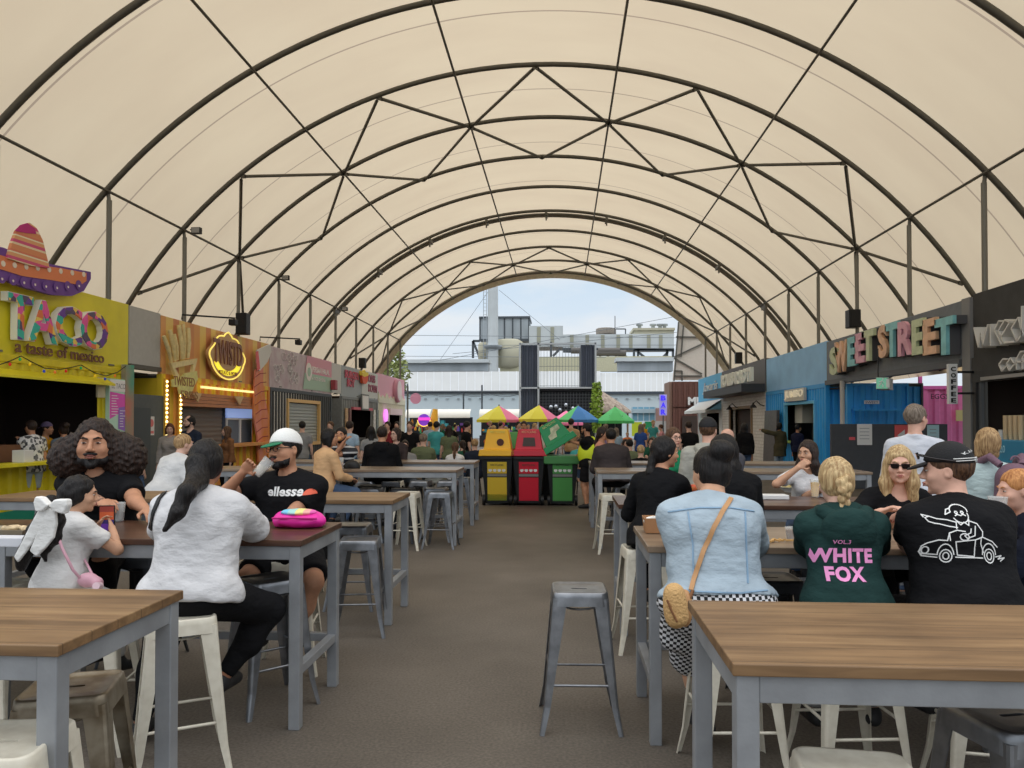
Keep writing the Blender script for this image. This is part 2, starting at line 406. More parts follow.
def flood(p, lab):
    r_ = empty('floodlight', p, lab, 'floodlight')
    mb = MB(); mb.box(p.x - .12, p.x + .12, p.y - .08, p.y + .04, p.z - .08, p.z + .08); mb.build('housing', m_black, r_, bevel=.012)
    mb = MB(); mb.box(p.x - .1, p.x + .1, p.y - .09, p.y - .081, p.z - .065, p.z + .065); mb.build('lens', mat('dull_glass', (150, 150, 150), rough=.2), r_)
    mb = MB(); mb.bar((p.x, p.y, p.z), (p.x - .2, p.y + .05, p.z + .05), .03, .03); mb.build('bracket', m_black, r_)
flood(atY(197, 231, 18.5), 'small floodlight at the top of the second left post')
flood(atY(286, 278, 24.9), 'small floodlight at the top of the fifth left post')
flood(atY(345, 309, 31.3), 'tiny floodlight on the left post near the canvas joint')
# ================================================================== TABLES AND STOOLS
def make_table(name, L, D, top, H=1.05):
    """origin at floor, centre of the left... x from 0 to L, y from 0 to D"""
    r_ = empty(name)
    mb = MB(); mb.box(0, L, 0, D, H - .035, H); mb.build('tabletop', top, r_, bevel=.004)
    w = .062; o = .012
    for i, (x, y) in enumerate(((o, o), (L - o - w, o), (L - o - w, D - o - w), (o, D - o - w))):
        mb = MB(); mb.box(x, x + w, y, y + w, 0, H - .036); mb.build('leg', m_galv, r_, bevel=.004)
    mb = MB()
    for y in (o, D - o - w): mb.box(o + w, L - o - w, y + .004, y + w - .004, H - .036 - .075, H - .036)
    for x in (o, L - o - w): mb.box(x + .004, x + w - .004, o + w, D - o - w, H - .036 - .075, H - .036)
    mb.build('apron_frame', m_galv, r_, bevel=.003)
    mb = MB(); z = .29
    for x in (o, L - o - w): mb.box(x + .006, x + w - .006, o + w, D - o - w, z, z + .05)
    mb.box(o + w, L - o - w, D - o - w + .006, D - o - .006, z, z + .05)
    mb.build('foot_rail', m_galv, r_, bevel=.003)
    return r_
T_oak = make_table('bar_table', 1.8, .74, m_oak); T_wal = make_table('bar_table', 1.8, .78, m_walnut); 
T_grey = make_table('bar_table', 1.8, .8, timber('timber_weathered', (110, 92, 76), (146, 126, 106), (176, 160, 140), rough=.28))
tables = [
 (T_oak, -3.27, 2.14, 'long high table with honey brown timber top in the near left corner'),
 (T_wal, -3.24, 4.13, 'dark timber high table between the frizzy haired man and the woman in white'),
 (T_wal, -5.06, 4.13, 'dark timber high table running out at the left edge, past the girl with the bow'),
 (T_oak, -3.22, 6.32, 'high table with pale brown top just behind the man in the white cap'),
 (T_oak, -5.06, 6.32, 'high table behind the frizzy haired man, left of the pale brown table'),
 (T_grey, -3.25, 10.45, 'high table where the man eats a burger facing the tan jacket'),
 (T_grey, -5.1, 10.45, 'high table left of the tan jacket, in the fourth row'),
 (T_grey, -3.25, 12.55, 'high table in front of the large black hooded figure, last of the left rows'),
 (T_grey, -5.1, 12.55, 'high table end to end with the last left table, nearer the stalls'),
 (T_oak, .46, 2.1, 'long high table with honey brown timber top in the near right corner'),
 (T_oak, 2.28, 2.1, 'honey brown high table continuing past the right edge of the near row'),
 (T_grey, .45, 4.06, 'high table where the denim jacket sits with the blonde in sunglasses beyond'),
 (T_grey, 2.27, 4.06, 'high table where the man in the black cap sits'),
 (T_wal, .45, 6.12, 'narrow dark topped high table beside the woman in black with the long braid'),
 (T_wal, 2.27, 6.12, 'dark topped high table with the bowl where the woman in white eats'),
 (T_grey, .47, 10.35, 'high table on the right, fourth row, with a bare metal edge'),
 (T_grey, 2.3, 10.35, 'high table of the fourth right row, behind the grey hooded man'),
 (T_grey, .45, 12.42, 'high table on the right where the broad back in charcoal leans'),
 (T_grey, 2.3, 12.42, 'high table of the last right row, nearer the blue stall'),
]
for pr, x, y, lab in tables:
    place(pr, (x, y, 0), 0, lab).name = 'bar_table'
    bpy.context.scene.collection.objects[-1]
for q in (T_oak, T_wal, T_grey): kill(q)
for o in list(COL.objects):
    if o.name.startswith('bar_table') and o.parent is None: tag(o, cat='table', group='high tables with steel frames')

# ---- pressed-metal bar stool
def make_stool(m_, H=.76, seatm=None):
    r_ = empty('bar_stool')
    # seat: rounded square pan with raised rim, recessed top and grip slot
    def rsq(h, r, z, n=5):
        pts = []
        for qx, qy, a0 in ((1, 1, 0), (-1, 1, 90), (-1, -1, 180), (1, -1, 270)):
            for i in range(n + 1):
                a = math.radians(a0 + 90 * i / n); pts.append(((h - r) * qx + r * math.cos(a), (h - r) * qy + r * math.sin(a), z))
        return pts
    rings = [rsq(.162, .045, H - .075), rsq(.157, .045, H - .03), rsq(.154, .045, H - .006), rsq(.148, .042, H), rsq(.140, .038, H - .001), rsq(.134, .034, H - .008), rsq(.08, .02, H - .008)]
    mb = MB(); n = len(rings[0]); V = [p for rg in rings for p in rg]; Fc = []
    for i in range(len(rings) - 1):
        for k in range(n): Fc.append((i * n + k, i * n + (k + 1) % n, (i + 1) * n + (k + 1) % n, (i + 1) * n + k))
    mb.add(V, Fc, True)
    # inner plate with a slot
    slot = []
    for i in range(n):
        a = 2 * PI * (i + 2.5) / n; slot.append((.045 * math.copysign(min(1, abs(math.cos(a)) ** .35), math.cos(a)), .010 * math.copysign(min(1, abs(math.sin(a)) ** .5), math.sin(a)), H - .009))
    base = rings[-1]; b0 = len(mb.v); mb.v += [tuple(p) for p in base] + slot + [(p[0], p[1], p[2] - .03) for p in slot]
    for k in range(n):
        for (u, v) in ((0, n), (n, 2 * n)):
            mb.f.append([b0 + u + k, b0 + u + (k + 1) % n, b0 + v + (k + 1) % n, b0 + v + k]); mb.mi.append(0); mb.sm.append(False)
    mb.build('seat', seatm or m_, r_)
    # four tapering folded legs
    def leg_pts(t):
        e = .155 + .062 * t + .012 * max(0, t - .8) / .2; w = .082 * (1 - t) + .026 * t if t < .75 else .04 - .05 * (t - .75)
        return e, w, H - .035 - (H - .036) * t
    legs = []
    ts = [0, .12, .3, .5, .7, .8, .88, .94, 1.0]
    V = []; Fc = []
    for t_ in ts:
        e, w, z = leg_pts(t_); r = min(.014, w * .4); th = .004
        out = [(e - w, e), (e - r, e), (e - r * .3, e - r * .3), (e, e - r), (e, e - w)]
        inn = [(e - th, e - w), (e - th, e - r - th), (e - r * .4 - th, e - r * .4 - th), (e - r - th, e - th), (e - w, e - th)]
        V += [(x, y, z) for x, y in out + inn]
    for i in range(len(ts) - 1):
        for k in range(10): Fc.append((i * 10 + k, i * 10 + (k + 1) % 10, (i + 1) * 10 + (k + 1) % 10, (i + 1) * 10 + k))
    Fc.append(tuple(range(9, -1, -1))); Fc.append(tuple((len(ts) - 1) * 10 + k for k in range(10)))
    for q in range(4):
        mb = MB(); a = q * PI / 2; ca, sa = math.cos(a), math.sin(a)
        mb.add([(x * ca - y * sa, x * sa + y * ca, z) for x, y, z in V], Fc, False)
        mb.build('leg', m_, r_)
    for q, zz in enumerate((.26, .33, .26, .33)):
        t_ = (H - .035 - zz) / (H - .036); e, w, z = leg_pts(t_); a = q * PI / 2; ca, sa = math.cos(a), math.sin(a)
        p = [(-e + .01, e - .012), (e - .01, e - .012)]; mb = MB()
        mb.tube([(x * ca - y * sa, x * sa + y * ca, zz) for x, y in p], .008, 8); mb.build('rung', m_, r_)
    mb = MB()
    for q in range(4):
        e = .153; a = q * PI / 2; ca, sa = math.cos(a), math.sin(a)
        P = [(-.10, e - .012, H - .075), (-.05, e - .05, H - .1), (0, e - .06, H - .106), (.05, e - .05, H - .1), (.10, e - .012, H - .075)]
        mb.tube([(x * ca - y * sa, x * sa + y * ca, z) for x, y, z in P], .006, 6)
    mb.build('brace', m_, r_)
    return r_
ST = {'m': make_stool(m_stool), 'w': make_stool(m_stoolw), 'd': make_stool(m_stoolb), 'z': make_stool(m_stoolz, .72)}
WORDS = {'m': 'bare metal', 'w': 'cream painted', 'd': 'dark grey', 'z': 'worn bronze grey'}
def stool(px, py, k, rz, where, xy=None):
    z = .72 if k == 'z' else .76
    p = gnd(px, py, z) if xy is None else Vector((xy[0], xy[1], 0))
    c = place(ST[k], (p.x, p.y, 0), math.radians(rz), WORDS[k] + ' stool ' + where, 'pressed metal bar stools'); c['category'] = 'stool'; c.name = 'bar_stool'
    return c
stool(579, 587, 'm', 2, 'standing alone in the middle of the aisle')
stool(72, 684, 'z', 18, 'under the near left table, grip slot showing')
stool(2, 738, 'w', 8, 'cut off in the bottom left corner')
stool(188, 617, 'w', 30, 'under the woman in the loose white blouse', (-1.88, 3.66))
stool(0, 0, 'w', 12, 'under the little girl with the big bow', (-2.5, 3.93))
stool(0, 0, 'w', 0, 'at the far left, past the little girl', (-3.32, 4.28))
stool(0, 0, 'm', 45, 'in front of the drinking man, one leg facing us', (-1.78, 4.55))
stool(0, 0, 'w', 10, 'under the man drinking in the white cap', (-1.9, 5.2))
stool(0, 0, 'd', 0, 'under the man with frizzy hair', (-3.0, 5.3))
stool(360, 538, 'm', 8, 'at the near side of the pale brown table end')
stool(353, 524, 'm', 4, 'under the pale brown table, far side of its end')
stool(0, 0, 'w', 5, 'at the far side of the pale brown table', (-2.6, 7.3))
stool(0, 0, 'w', 0, 'behind the pale brown table, furthest left of the cream ones', (-3.0, 7.4))
for px, y, k, w in ((441, 491.5, 'm', 'nearest the aisle, near side of the fourth left table'), (407, 492, 'w', 'near side of the fourth left table, second from the aisle'),
    (436, 487.8, 'm', 'far side of the fourth left table, nearest the aisle'), (403, 488.3, 'd', 'far side of the fourth left table, second from aisle'), (371, 488, 'm', 'far side of the fourth left table, third from the aisle'),
    (448, 480.6, 'm', 'near side of the last left table, nearest the aisle'), (421, 480.6, 'm', 'near side of the last left table, second from the aisle'), (393, 480.8, 'w', 'near side of the last left table, third from the aisle'), (367, 480.8, 'm', 'near side of the last left table, fourth from the aisle'),
    (461, 477.3, 'm', 'far side of the last left table, nearest the aisle'), (436, 477.3, 'w', 'far side of the last left table, second from the aisle'), (411, 477.3, 'm', 'far side of the last left table, third from the aisle')):
    stool(px, y, k, rnd.uniform(-8, 8), w)
# right side
stool(0, 0, 'w', 4, 'under the denim jacket, behind the near right table', (.83, 3.8))
stool(0, 0, 'w', 6, 'under the green hooded top', (1.36, 3.76))
stool(0, 0, 'w', -10, 'under the man in the black cap', (1.93, 3.62))
stool(1012, 712, 'm', 14, 'large in the bottom right corner, grip slot showing')
stool(860, 772, 'w', -6, 'cut off at the bottom edge below the near right table')
stool(0, 0, 'd', 3, 'under the table between the denim jacket and the green hooded top', (1.28, 4.78))
stool(0, 0, 'w', 5, 'under the woman in black with the long braid', (.62, 5.86))
stool(0, 0, 'd', 0, 'under the blonde in sunglasses', (2.1, 5.2))
stool(0, 0, 'd', 0, 'under the woman eating in white', (2.35, 7.25))
stool(0, 0, 'd', 0, 'under the long black hair behind the denim jacket', (1.15, 5.75))
stool(0, 0, 'w', 7, 'near side of the fourth right table', (.66, 10.15))
stool(608, 480, 'w', 3, 'between the last two right tables')
stool(0, 0, 'm', 3, 'under the broad back in charcoal', (.98, 12.1))
stool(0, 0, 'm', 3, 'at the far side of the fourth right table', (1.6, 11.3))
stool(0, 0, 'd', 0, 'under the tan jacket', (-3.05, 10.1))
stool(0, 0, 'd', 0, 'under the man with the burger', (-2.9, 11.35))
stool(0, 0, 'd', 0, 'under the large black hooded figure', (-2.75, 12.2))
stool(0, 0, 'd', 10, 'under the boy at the right edge', (2.4, 3.8))
stool(0, 0, 'd', 0, 'under the person in white half hidden by the blouse', (atY(163, 450, 8.6).x, 8.6))
stool(0, 0, 'd', 0, 'under the bald man in sunglasses', (atY(728, 450, 9.6).x, 9.6))
stool(0, 0, 'd', 0, 'under the woman beside the charcoal back', (atY(601, 450, 13.9).x, 13.9))
for q in ST.values(): kill(q)
ALBK[0] = 2.9
# ================================================================== LETTERING
_FC = [0]
def text_mesh(s, bold=0.0, depth=.5, shear=0.0, spacing=1.0, line=1.0, align='LEFT'):
    cu = bpy.data.curves.new('t', 'FONT'); cu.body = s; cu.extrude = depth; cu.offset = bold; cu.shear = shear; cu.space_character = spacing; cu.space_line = line
    cu.align_x = align; cu.resolution_u = 3
    ob = bpy.data.objects.new('t', cu); me = bpy.data.meshes.new_from_object(ob)
    V = np.array([v.co[:] for v in me.vertices]); Fc = [tuple(p.vertices) for p in me.polygons]
    bpy.data.objects.remove(ob); bpy.data.curves.remove(cu); bpy.data.meshes.remove(me); return V, Fc
def text(s, o, xd, w, h, m_, parent, d=.04, name='lettering', up=(0, 0, 1), **k):
    """fit text into a w by h box whose lower left corner is o"""
    V, Fc = text_mesh(s, **k); lo = V.min(0); hi = V.max(0); q = (V - lo) / np.maximum(hi - lo, 1e-6)
    o = np.array(o, float); xd = nrm(np.array(xd, float)); up = np.array(up, float); n = np.cross(xd, up)
    W = o + q[:, :1] * w * xd + q[:, 1:2] * h * up + q[:, 2:3] * d * n
    mb = MB(); mb.add([tuple(p) for p in W], Fc); return mb.build(name, m_, parent)
def nrm(v): return v / (np.linalg.norm(v) + 1e-9)
LX, RXX = -9.4, 7.7
def LP(px, py, X=LX): p = atX(px, py, X); return p.y, p.z
def ltext(s, px0, py0, px1, py1, m_, parent, X=LX + .03, d=.05, **k):
    y0, z0 = LP(px0, py0, X); y1, z1 = LP(px1, py1, X); zt = max(z0, z1); 
    return s, y0, y1
def side_text(s, side, y0, y1, z0, z1, m_, parent, d=.05, off=.03, **k):
    if side == 'L': return text(s, (LX + off, y0, z0), (0, 1, 0), y1 - y0, z1 - z0, m_, parent, d, **k)
    return text(s, (RXX - off, y1, z0), (0, -1, 0), y1 - y0, z1 - z0, m_, parent, d, **k)
def corr(mb, axis, p, u0, u1, z0, z1, sgn, pitch=.26, dep=.036, hor=False):
    """corrugated steel sheet: wall in plane axis=p running u0..u1, front toward sgn; ribs vertical"""
    a, b = (u0, u1) if not hor else (z0, z1); n = max(1, round((b - a) / pitch)); st = (b - a) / n; pts = []
    for i in range(n):
        x = a + i * st; pts += [(x, 0), (x + st * .35, 0), (x + st * .5, -dep), (x + st * .85, -dep)]
    pts.append((b, 0)); V = []; q = len(pts)
    for e in ((z0, z1) if not hor else (u0, u1)):
        for x, d in pts:
            u, z = (x, e) if not hor else (e, x)
            V.append((p + d * sgn, u, z) if axis == 'x' else (u, p + d * sgn, z))
    mb.add(V, [(i, i + 1, q + i + 1, q + i) for i in range(q - 1)], False)
def shell(y0, y1, side, top=2.88, depth=2.6):
    X = LX if side == 'L' else RXX; s_ = -1 if side == 'L' else 1
    return X, X + s_ * .08, X + s_ * depth, s_
def stall(name, lab, side, y0, y1, body, fmat, ftop, holes, zt=2.86, fz0=2.85, inner=None, frame=None, group=None, hor=False, depth=2.75, front=True, pitch=.26):
    """container stall: corrugated front with openings (ya,yb,za,zb), roof, sides, back, fascia board"""
    X, Xi, Xb, s_ = shell(y0, y1, side, depth=depth); r_ = empty(name, (X, (y0 + y1) / 2, 0), lab, 'stall', group)
    mb = MB(); hs_ = sorted(holes)
    if front:
        cur = y0 + .07
        for (a, b, c, d) in hs_:
            if a > cur: corr(mb, 'x', X, cur, a, .12, zt - .1, -s_, hor=False, pitch=pitch)
            if c > .2: corr(mb, 'x', X, a, b, .12, c, -s_, pitch=pitch)
            if d < zt - .15: corr(mb, 'x', X, a, b, d, zt - .1, -s_, pitch=pitch)
            cur = b
        if y1 - .07 > cur: corr(mb, 'x', X, cur, y1 - .07, .12, zt - .1, -s_, pitch=pitch)
    corr(mb, 'y', y0 + .03, X, Xb, .12, zt - .1, -1); corr(mb, 'y', y1 - .03, X, Xb, .12, zt - .1, 1)
    mb.build('corrugated_wall', body, r_)
    mb = MB()
    for yy in (y0, y1 - .12):
        mb.box(X - .015 * s_, X + .12 * s_, yy, yy + .12, 0, zt)
    mb.box(X - .015 * s_, X + .12 * s_, y0 + .12, y1 - .12, zt - .12, zt); mb.box(X - .015 * s_, X + .12 * s_, y0 + .12, y1 - .12, 0, .14)
    mb.build('corner_frame', frame or body, r_, bevel=.008)
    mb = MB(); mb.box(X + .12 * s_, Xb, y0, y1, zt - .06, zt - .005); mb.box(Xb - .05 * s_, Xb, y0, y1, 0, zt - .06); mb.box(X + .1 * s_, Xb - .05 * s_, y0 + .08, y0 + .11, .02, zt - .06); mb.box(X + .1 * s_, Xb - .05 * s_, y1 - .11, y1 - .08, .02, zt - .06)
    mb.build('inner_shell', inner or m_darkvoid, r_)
    if fmat:
        mb = MB(); mb.box(X + .02 * s_, X + .10 * s_, y0, y1, fz0, ftop)
        mb.build('fascia', fmat, r_, bevel=.006)
    return r_
def opening_trim(r_, side, a, b, c, d, m_, w=.07, out=.05, name='opening_frame'):
    X = LX if side == 'L' else RXX; s_ = -1 if side == 'L' else 1; x0, x1 = X - out * s_, X + .06 * s_; mb = MB()
    mb.box(x0, x1, a - w, a, c, d + w); mb.box(x0, x1, b, b + w, c, d + w); mb.box(x0, x1, a, b, d, d + w); 
    if c > .2: mb.box(x0, x1, a - w, b + w, c - w, c)
    return mb.build(name, m_, r_, bevel=.005)
def roller(r_, side, a, b, c, d, m_, inset=.05, pitch=.09):
    X = LX if side == 'L' else RXX; s_ = -1 if side == 'L' else 1; mb = MB(); corr(mb, 'x', X + inset * s_, a, b, c, d, -s_, pitch=pitch, dep=.015, hor=True); return mb.build('roller_shutter', m_, r_)

# procedural stripe / picture materials -------------------------------------------------
def SB(*c): return alb(srgb(*c))
def band_mat(name, stops, axis='Y', period=1.0, off=0.0, rough=.6, noise_=0.0):
    """repeating hard colour bands along an object axis"""
    m = bpy.data.materials.new(name); m.use_nodes = True; t = m.node_tree; b = t.nodes['Principled BSDF']; b.inputs['Roughness'].default_value = rough
    tc = t.nodes.new('ShaderNodeTexCoord'); sp = t.nodes.new('ShaderNodeSeparateXYZ'); t.links.new(tc.outputs['Object'], sp.inputs[0])
    a = t.nodes.new('ShaderNodeMath'); a.operation = 'ADD'; a.inputs[1].default_value = off + 1000 * period; t.links.new(sp.outputs[axis], a.inputs[0])
    q = t.nodes.new('ShaderNodeMath'); q.operation = 'MODULO'; q.inputs[1].default_value = period; t.links.new(a.outputs[0], q.inputs[0])
    d = t.nodes.new('ShaderNodeMath'); d.operation = 'DIVIDE'; d.inputs[1].default_value = period; t.links.new(q.outputs[0], d.inputs[0])
    r = t.nodes.new('ShaderNodeValToRGB'); r.color_ramp.interpolation = 'CONSTANT'
    r.color_ramp.elements[0].position = stops[0][0]; r.color_ramp.elements[0].color = (*SB(*stops[0][1]), 1)
    r.color_ramp.elements[1].position = stops[1][0]; r.color_ramp.elements[1].color = (*SB(*stops[1][1]), 1)
    for p, c in stops[2:]: e = r.color_ramp.elements.new(p); e.color = (*SB(*c), 1)
    t.links.new(d.outputs[0], r.inputs[0]); t.links.new(r.outputs[0], b.inputs['Base Color']); return m
def cell_mat(name, cols, scale=6.0, rough=.6, feature='F1', stretch=(1, 1, 1), randomness=1.0):
    """patchwork of flat colours"""
    m = bpy.data.materials.new(name); m.use_nodes = True; t = m.node_tree; b = t.nodes['Principled BSDF']; b.inputs['Roughness'].default_value = rough
    tc = t.nodes.new('ShaderNodeTexCoord'); mp = t.nodes.new('ShaderNodeMapping'); mp.inputs['Scale'].default_value = stretch; t.links.new(tc.outputs['Object'], mp.inputs[0])
    v = t.nodes.new('ShaderNodeTexVoronoi'); v.inputs['Scale'].default_value = scale; v.inputs['Randomness'].default_value = randomness; t.links.new(mp.outputs[0], v.inputs['Vector'])
    sp = t.nodes.new('ShaderNodeSeparateColor'); t.links.new(v.outputs['Color'], sp.inputs[0])
    r = t.nodes.new('ShaderNodeValToRGB'); r.color_ramp.interpolation = 'CONSTANT'; n = len(cols)
    r.color_ramp.elements[0].position = 0; r.color_ramp.elements[0].color = (*SB(*cols[0]), 1); r.color_ramp.elements[1].position = 1 / n; r.color_ramp.elements[1].color = (*SB(*cols[1]), 1)
    for i, c in enumerate(cols[2:]): e = r.color_ramp.elements.new((i + 2) / n); e.color = (*SB(*c), 1)
    t.links.new(sp.outputs[0], r.inputs[0]); t.links.new(r.outputs[0], b.inputs['Base Color']); return m
def plank_check(name, c1, c2, pitch):
    return band_mat(name, [(0, c1), (.5, c2)], 'Y', pitch)

# ================================================================== LEFT ROW OF STALLS
# --- 1 taco stall
m_tyel = mat('taco_yellow', (198, 176, 24), rough=.45, var=.06, vscale=2)
m_tyel2 = mat('taco_yellow_wall', (188, 162, 14), rough=.45, var=.12, vscale=3)
y0, y1 = 9.1, 15.93
yo0, yo1 = 9.25, LP(97, 430)[0]
r_taco = stall('container_stall', 'bright yellow taco stall on the left with raised patterned letters', 'L', y0, y1, m_tyel2, m_tyel, 4.28, [(yo0, yo1, 1.0, 2.52)], group='container food stalls')
mb = MB(); mb.box(LX + .0, LX + .42, yo0, yo1 + .1, .97, 1.03); mb.build('counter', m_tyel, r_taco, bevel=.006)
mb = MB(); mb.box(LX + .005, LX + .05, y0, yo1 + .05, .0, .2); mb.build('kick_board', mat('teal_green', (18, 92, 74), rough=.6), r_taco)
mb = MB(); mb.add([(LX + .02, y0, 2.62), (LX + .26, y0, 2.5), (LX + .26, yo1 + .2, 2.5), (LX + .02, yo1 + .2, 2.62), (LX + .02, y0, 2.56), (LX + .26, y0, 2.46), (LX + .26, yo1 + .2, 2.46), (LX + .02, yo1 + .2, 2.56)], [(0, 1, 2, 3), (7, 6, 5, 4), (0, 4, 5, 1), (1, 5, 6, 2), (2, 6, 7, 3), (3, 7, 4, 0)]); mb.build('drip_ledge', m_tyel, r_taco)
m_wl = mat('letter_white', (228, 228, 224), rough=.4)
m_tp = cell_mat('fiesta_pattern', [(214, 84, 46), (70, 40, 110), (36, 140, 120), (216, 60, 120), (236, 170, 60), (60, 50, 70)], 7)
x_ = LX + .03
tb = LP(60, 346)[1]
for s_, a, b, zt_ in (('T', 7, 33, .62), ('A', 28, 58, .60), ('C', 55, 82, .60), ('O', 80, 108, .60)):
    ya, yb = LP(a, 330)[0], LP(b, 330)[0]; zb = LP(a, {'T': 339, 'A': 342, 'C': 345, 'O': 349}[s_])[1]
    ya, yb = LP(a, 330, LX + .15)[0], LP(b, 330, LX + .15)[0]; zb = LP((a + b) / 2, {'T': 340, 'A': 343, 'C': 346, 'O': 350}[s_], LX + .15)[1]; zh = LP((a + b) / 2, {'T': 294, 'A': 300, 'C': 305.5, 'O': 311}[s_], LX + .15)[1] - zb
    o = text(s_, (x_, ya, zb), (0, 1, 0), (yb - ya), zh, m_wl, r_taco, .12, bold=.03)
    text(s_, (x_ + .121, ya + .02, zb + .015), (0, 1, 0), (yb - ya) - .04, zh - .03, m_tp, o, .02, name='pattern_face', bold=.02)
a, b = LP(13, 352)[0], LP(102, 362)[0]
text('a taste of mexico', (x_, a, LP(13, 352)[1]), (0, 1, 0), b - a, .22, mat('sign_brown', (84, 56, 40), rough=.6), r_taco, .02, bold=.012)
# menu board on the pillar
bx = LX + .1
ya, yb = LP(104.5, 400)[0], LP(122.5, 400)[0]
rm = empty('menu_board', (bx, (ya + yb) / 2, 1.2), 'tall pink and white menu board fixed at the right end of the yellow stall', 'menu board')
mb = MB(); mb.box(LX + .02, bx, ya, yb, .9, 2.62); mb.build('board', mat('menu_mint', (150, 206, 178), rough=.5), rm)
mb = MB(); mb.box(bx, bx + .006, ya + .02, yb - .02, 2.36, 2.6); mb.build('header_panel', mat('menu_white', (232, 230, 234), rough=.5), rm)
text('EL TACO', (bx + .006, ya + .08, 2.42), (0, 1, 0), yb - ya - .16, .11, mat('menu_grey', (110, 110, 116)), rm, .004)
mb = MB(); mb.add([(bx + .003, ya + .02, 2.35), (bx + .003, yb - .02, 2.30), (bx + .003, yb - .02, 2.0), (bx + .003, ya + .02, 1.78)], [(0, 1, 2, 3)]); mb.build('pink_panel', mat('menu_pink', (214, 58, 158), rough=.5), rm)
mb = MB(); mb.add([(bx + .006, (ya + yb) / 2, 2.02), (bx + .006, yb - .03, 2.06), (bx + .006, yb - .03, 1.52), (bx + .006, (ya + yb) / 2, 1.58)], [(0, 1, 2, 3)]); mb.build('purple_panel', mat('menu_purple', (112, 76, 168), rough=.5), rm)
mb = MB()
for i in range(8): mb.box(bx + .008, bx + .010, ya + .07, ya + .07 + rnd.uniform(.15, .26), 2.26 - i * .055, 2.275 - i * .055)
for i in range(7): mb.box(bx + .009, bx + .011, (ya + yb) / 2 + .05, (ya + yb) / 2 + rnd.uniform(.15, .26), 1.95 - i * .055, 1.965 - i * .055)
mb.build('menu_lines', mat('menu_white', (232, 230, 234)), rm)
ya, yb = LP(95.5, 387)[0], LP(103, 387)[0]
mb = MB(); mb.box(LX + .01, LX + .05, ya, yb, 2.22, 2.62); mb.build('price_board', mat('beige_board', (176, 164, 130)), r_taco)
# corner strip: red fading to green paint
mb = MB(); mb.box(LX + .015, LX + .12, 15.62, 15.93, 0, 2.95); mb.build('painted_corner', mat('corner_paint', (176, 74, 66), col2=(40, 120, 96), vscale=.8), r_taco)
# sombrero sign
sx_ = LX + .16
rs = empty('sombrero_sign', (sx_, 11, 4), 'painted sombrero cut-out sign on top of the yellow taco fascia', 'sign')
def LQ(px, py, X): p = atX(px, py, X); return (p.y, p.z)
def cut(name, pts, X, d, m_, par):
    mb = MB(); mb.prism([LQ(a, b, X) for a, b in pts], ((X, 0, 0), (0, 1, 0), (0, 0, 1)), d); return mb.build(name, m_, par)
m_pur = mat('sombrero_purple', (74, 44, 106), rough=.6); m_ora = mat('sombrero_orange', (206, 92, 56), rough=.6)
brim = cut('brim', [(-30, 262), (-12, 245), (0, 248), (20, 258), (46, 264), (87, 272), (87, 279), (80, 291), (68, 296), (48, 295), (22, 288), (0, 280), (-24, 272)], sx_, .08, m_pur, rs)
cut('brim_band', [(-28, 266), (0, 255), (28, 264), (60, 268), (86, 273), (86, 281), (80, 285), (50, 280), (22, 276), (-4, 268), (-26, 272)], sx_ + .08, .012, m_ora, rs)
m_crown = band_mat('sombrero_crown', [(0, (196, 100, 62)), (.3, (222, 180, 130)), (.42, (178, 52, 84)), (.6, (206, 120, 76)), (.8, (230, 200, 150)), (.88, (190, 84, 60))], 'Z', .3)
cut('crown', [(5, 258), (9, 244), (14, 231), (20, 225), (27, 223), (34, 228), (40, 240), (47, 268), (30, 266), (16, 262)], sx_ + .08, .05, m_crown, rs)
cut('crown_tip', [(14.5, 231), (20, 225), (27, 223), (34, 228), (36, 234), (26, 233)], sx_ + .131, .01, mat('sombrero_magenta', (150, 26, 84)), rs)
mb = MB()
for i in range(9):
    px = -8 + i * 11.5; py = 262 + i * 1.6 if i < 4 else 268 + (i - 4) * 1.6; yy, zz = LQ(px, py, sx_ + .1)
    mb.lathe((sx_ + .093, yy, zz), [(.05, 0), (.05, .006)], 12, 'x')
mb.build('cream_dots', mat('cream_paint', (226, 200, 170)), rs)
mb = MB()
for i in range(8):
    px = 2 + i * 11; py = 278 + i * 1.9 if i < 5 else 287 - (i - 5) * 1; yy, zz = LQ(px, py, sx_ + .1)
    mb.lathe((sx_ + .094, yy, zz), [(.09, 0), (.09, .006)], 14, 'x')
mb.build('purple_scallops', m_pur, rs)
mb = MB()
for i in range(8):
    px = 2 + i * 11; py = 279 + i * 1.9 if i < 5 else 288 - (i - 5) * 1; yy, zz = LQ(px, py, sx_ + .1)
    mb.lathe((sx_ + .101, yy, zz), [(.022, 0), (.022, .006)], 10, 'x')
mb.build('white_dots', mat('cream_paint', (226, 200, 170)), rs)
# festoon lights along the yellow stall
rf = empty('festoon_lights', (LX + .2, 12, 2.8), 'black festoon cable with coloured bulbs sagging along the yellow stall', 'string lights')
pts = [(-10, 366), (0, 364.5), (10, 361), (21, 356), (30, 361), (44, 368), (60, 369.5), (73, 367), (81, 365), (95, 373), (106, 376), (118, 372), (126, 366)]
mb = MB(); P = [Vector((LX + .22, *LQ(a, b, LX + .22))) for a, b in pts]; mb.tube(P, .009, 6); mb.build('cable', m_black, rf)
BC = [(206, 40, 30), (40, 160, 80), (240, 200, 40), (40, 70, 190), (230, 120, 40)]
for i, (a, b) in enumerate(((10, 362), (20, 357), (30, 362), (44, 369), (55, 370), (66, 369), (81, 366), (95, 374), (105, 377), (115, 374))):
    yy, zz = LQ(a, b, LX + .22); mb = MB(); c = BC[i % 5]
    mb.lathe((LX + .22, yy, zz - .1), [(.0, .03), (.018, .04), (.024, .06), (.014, .09)], 10); mb.build('bulb', mat('bulb_%d' % (i % 5), c, rough=.2, emit=.25), rf)
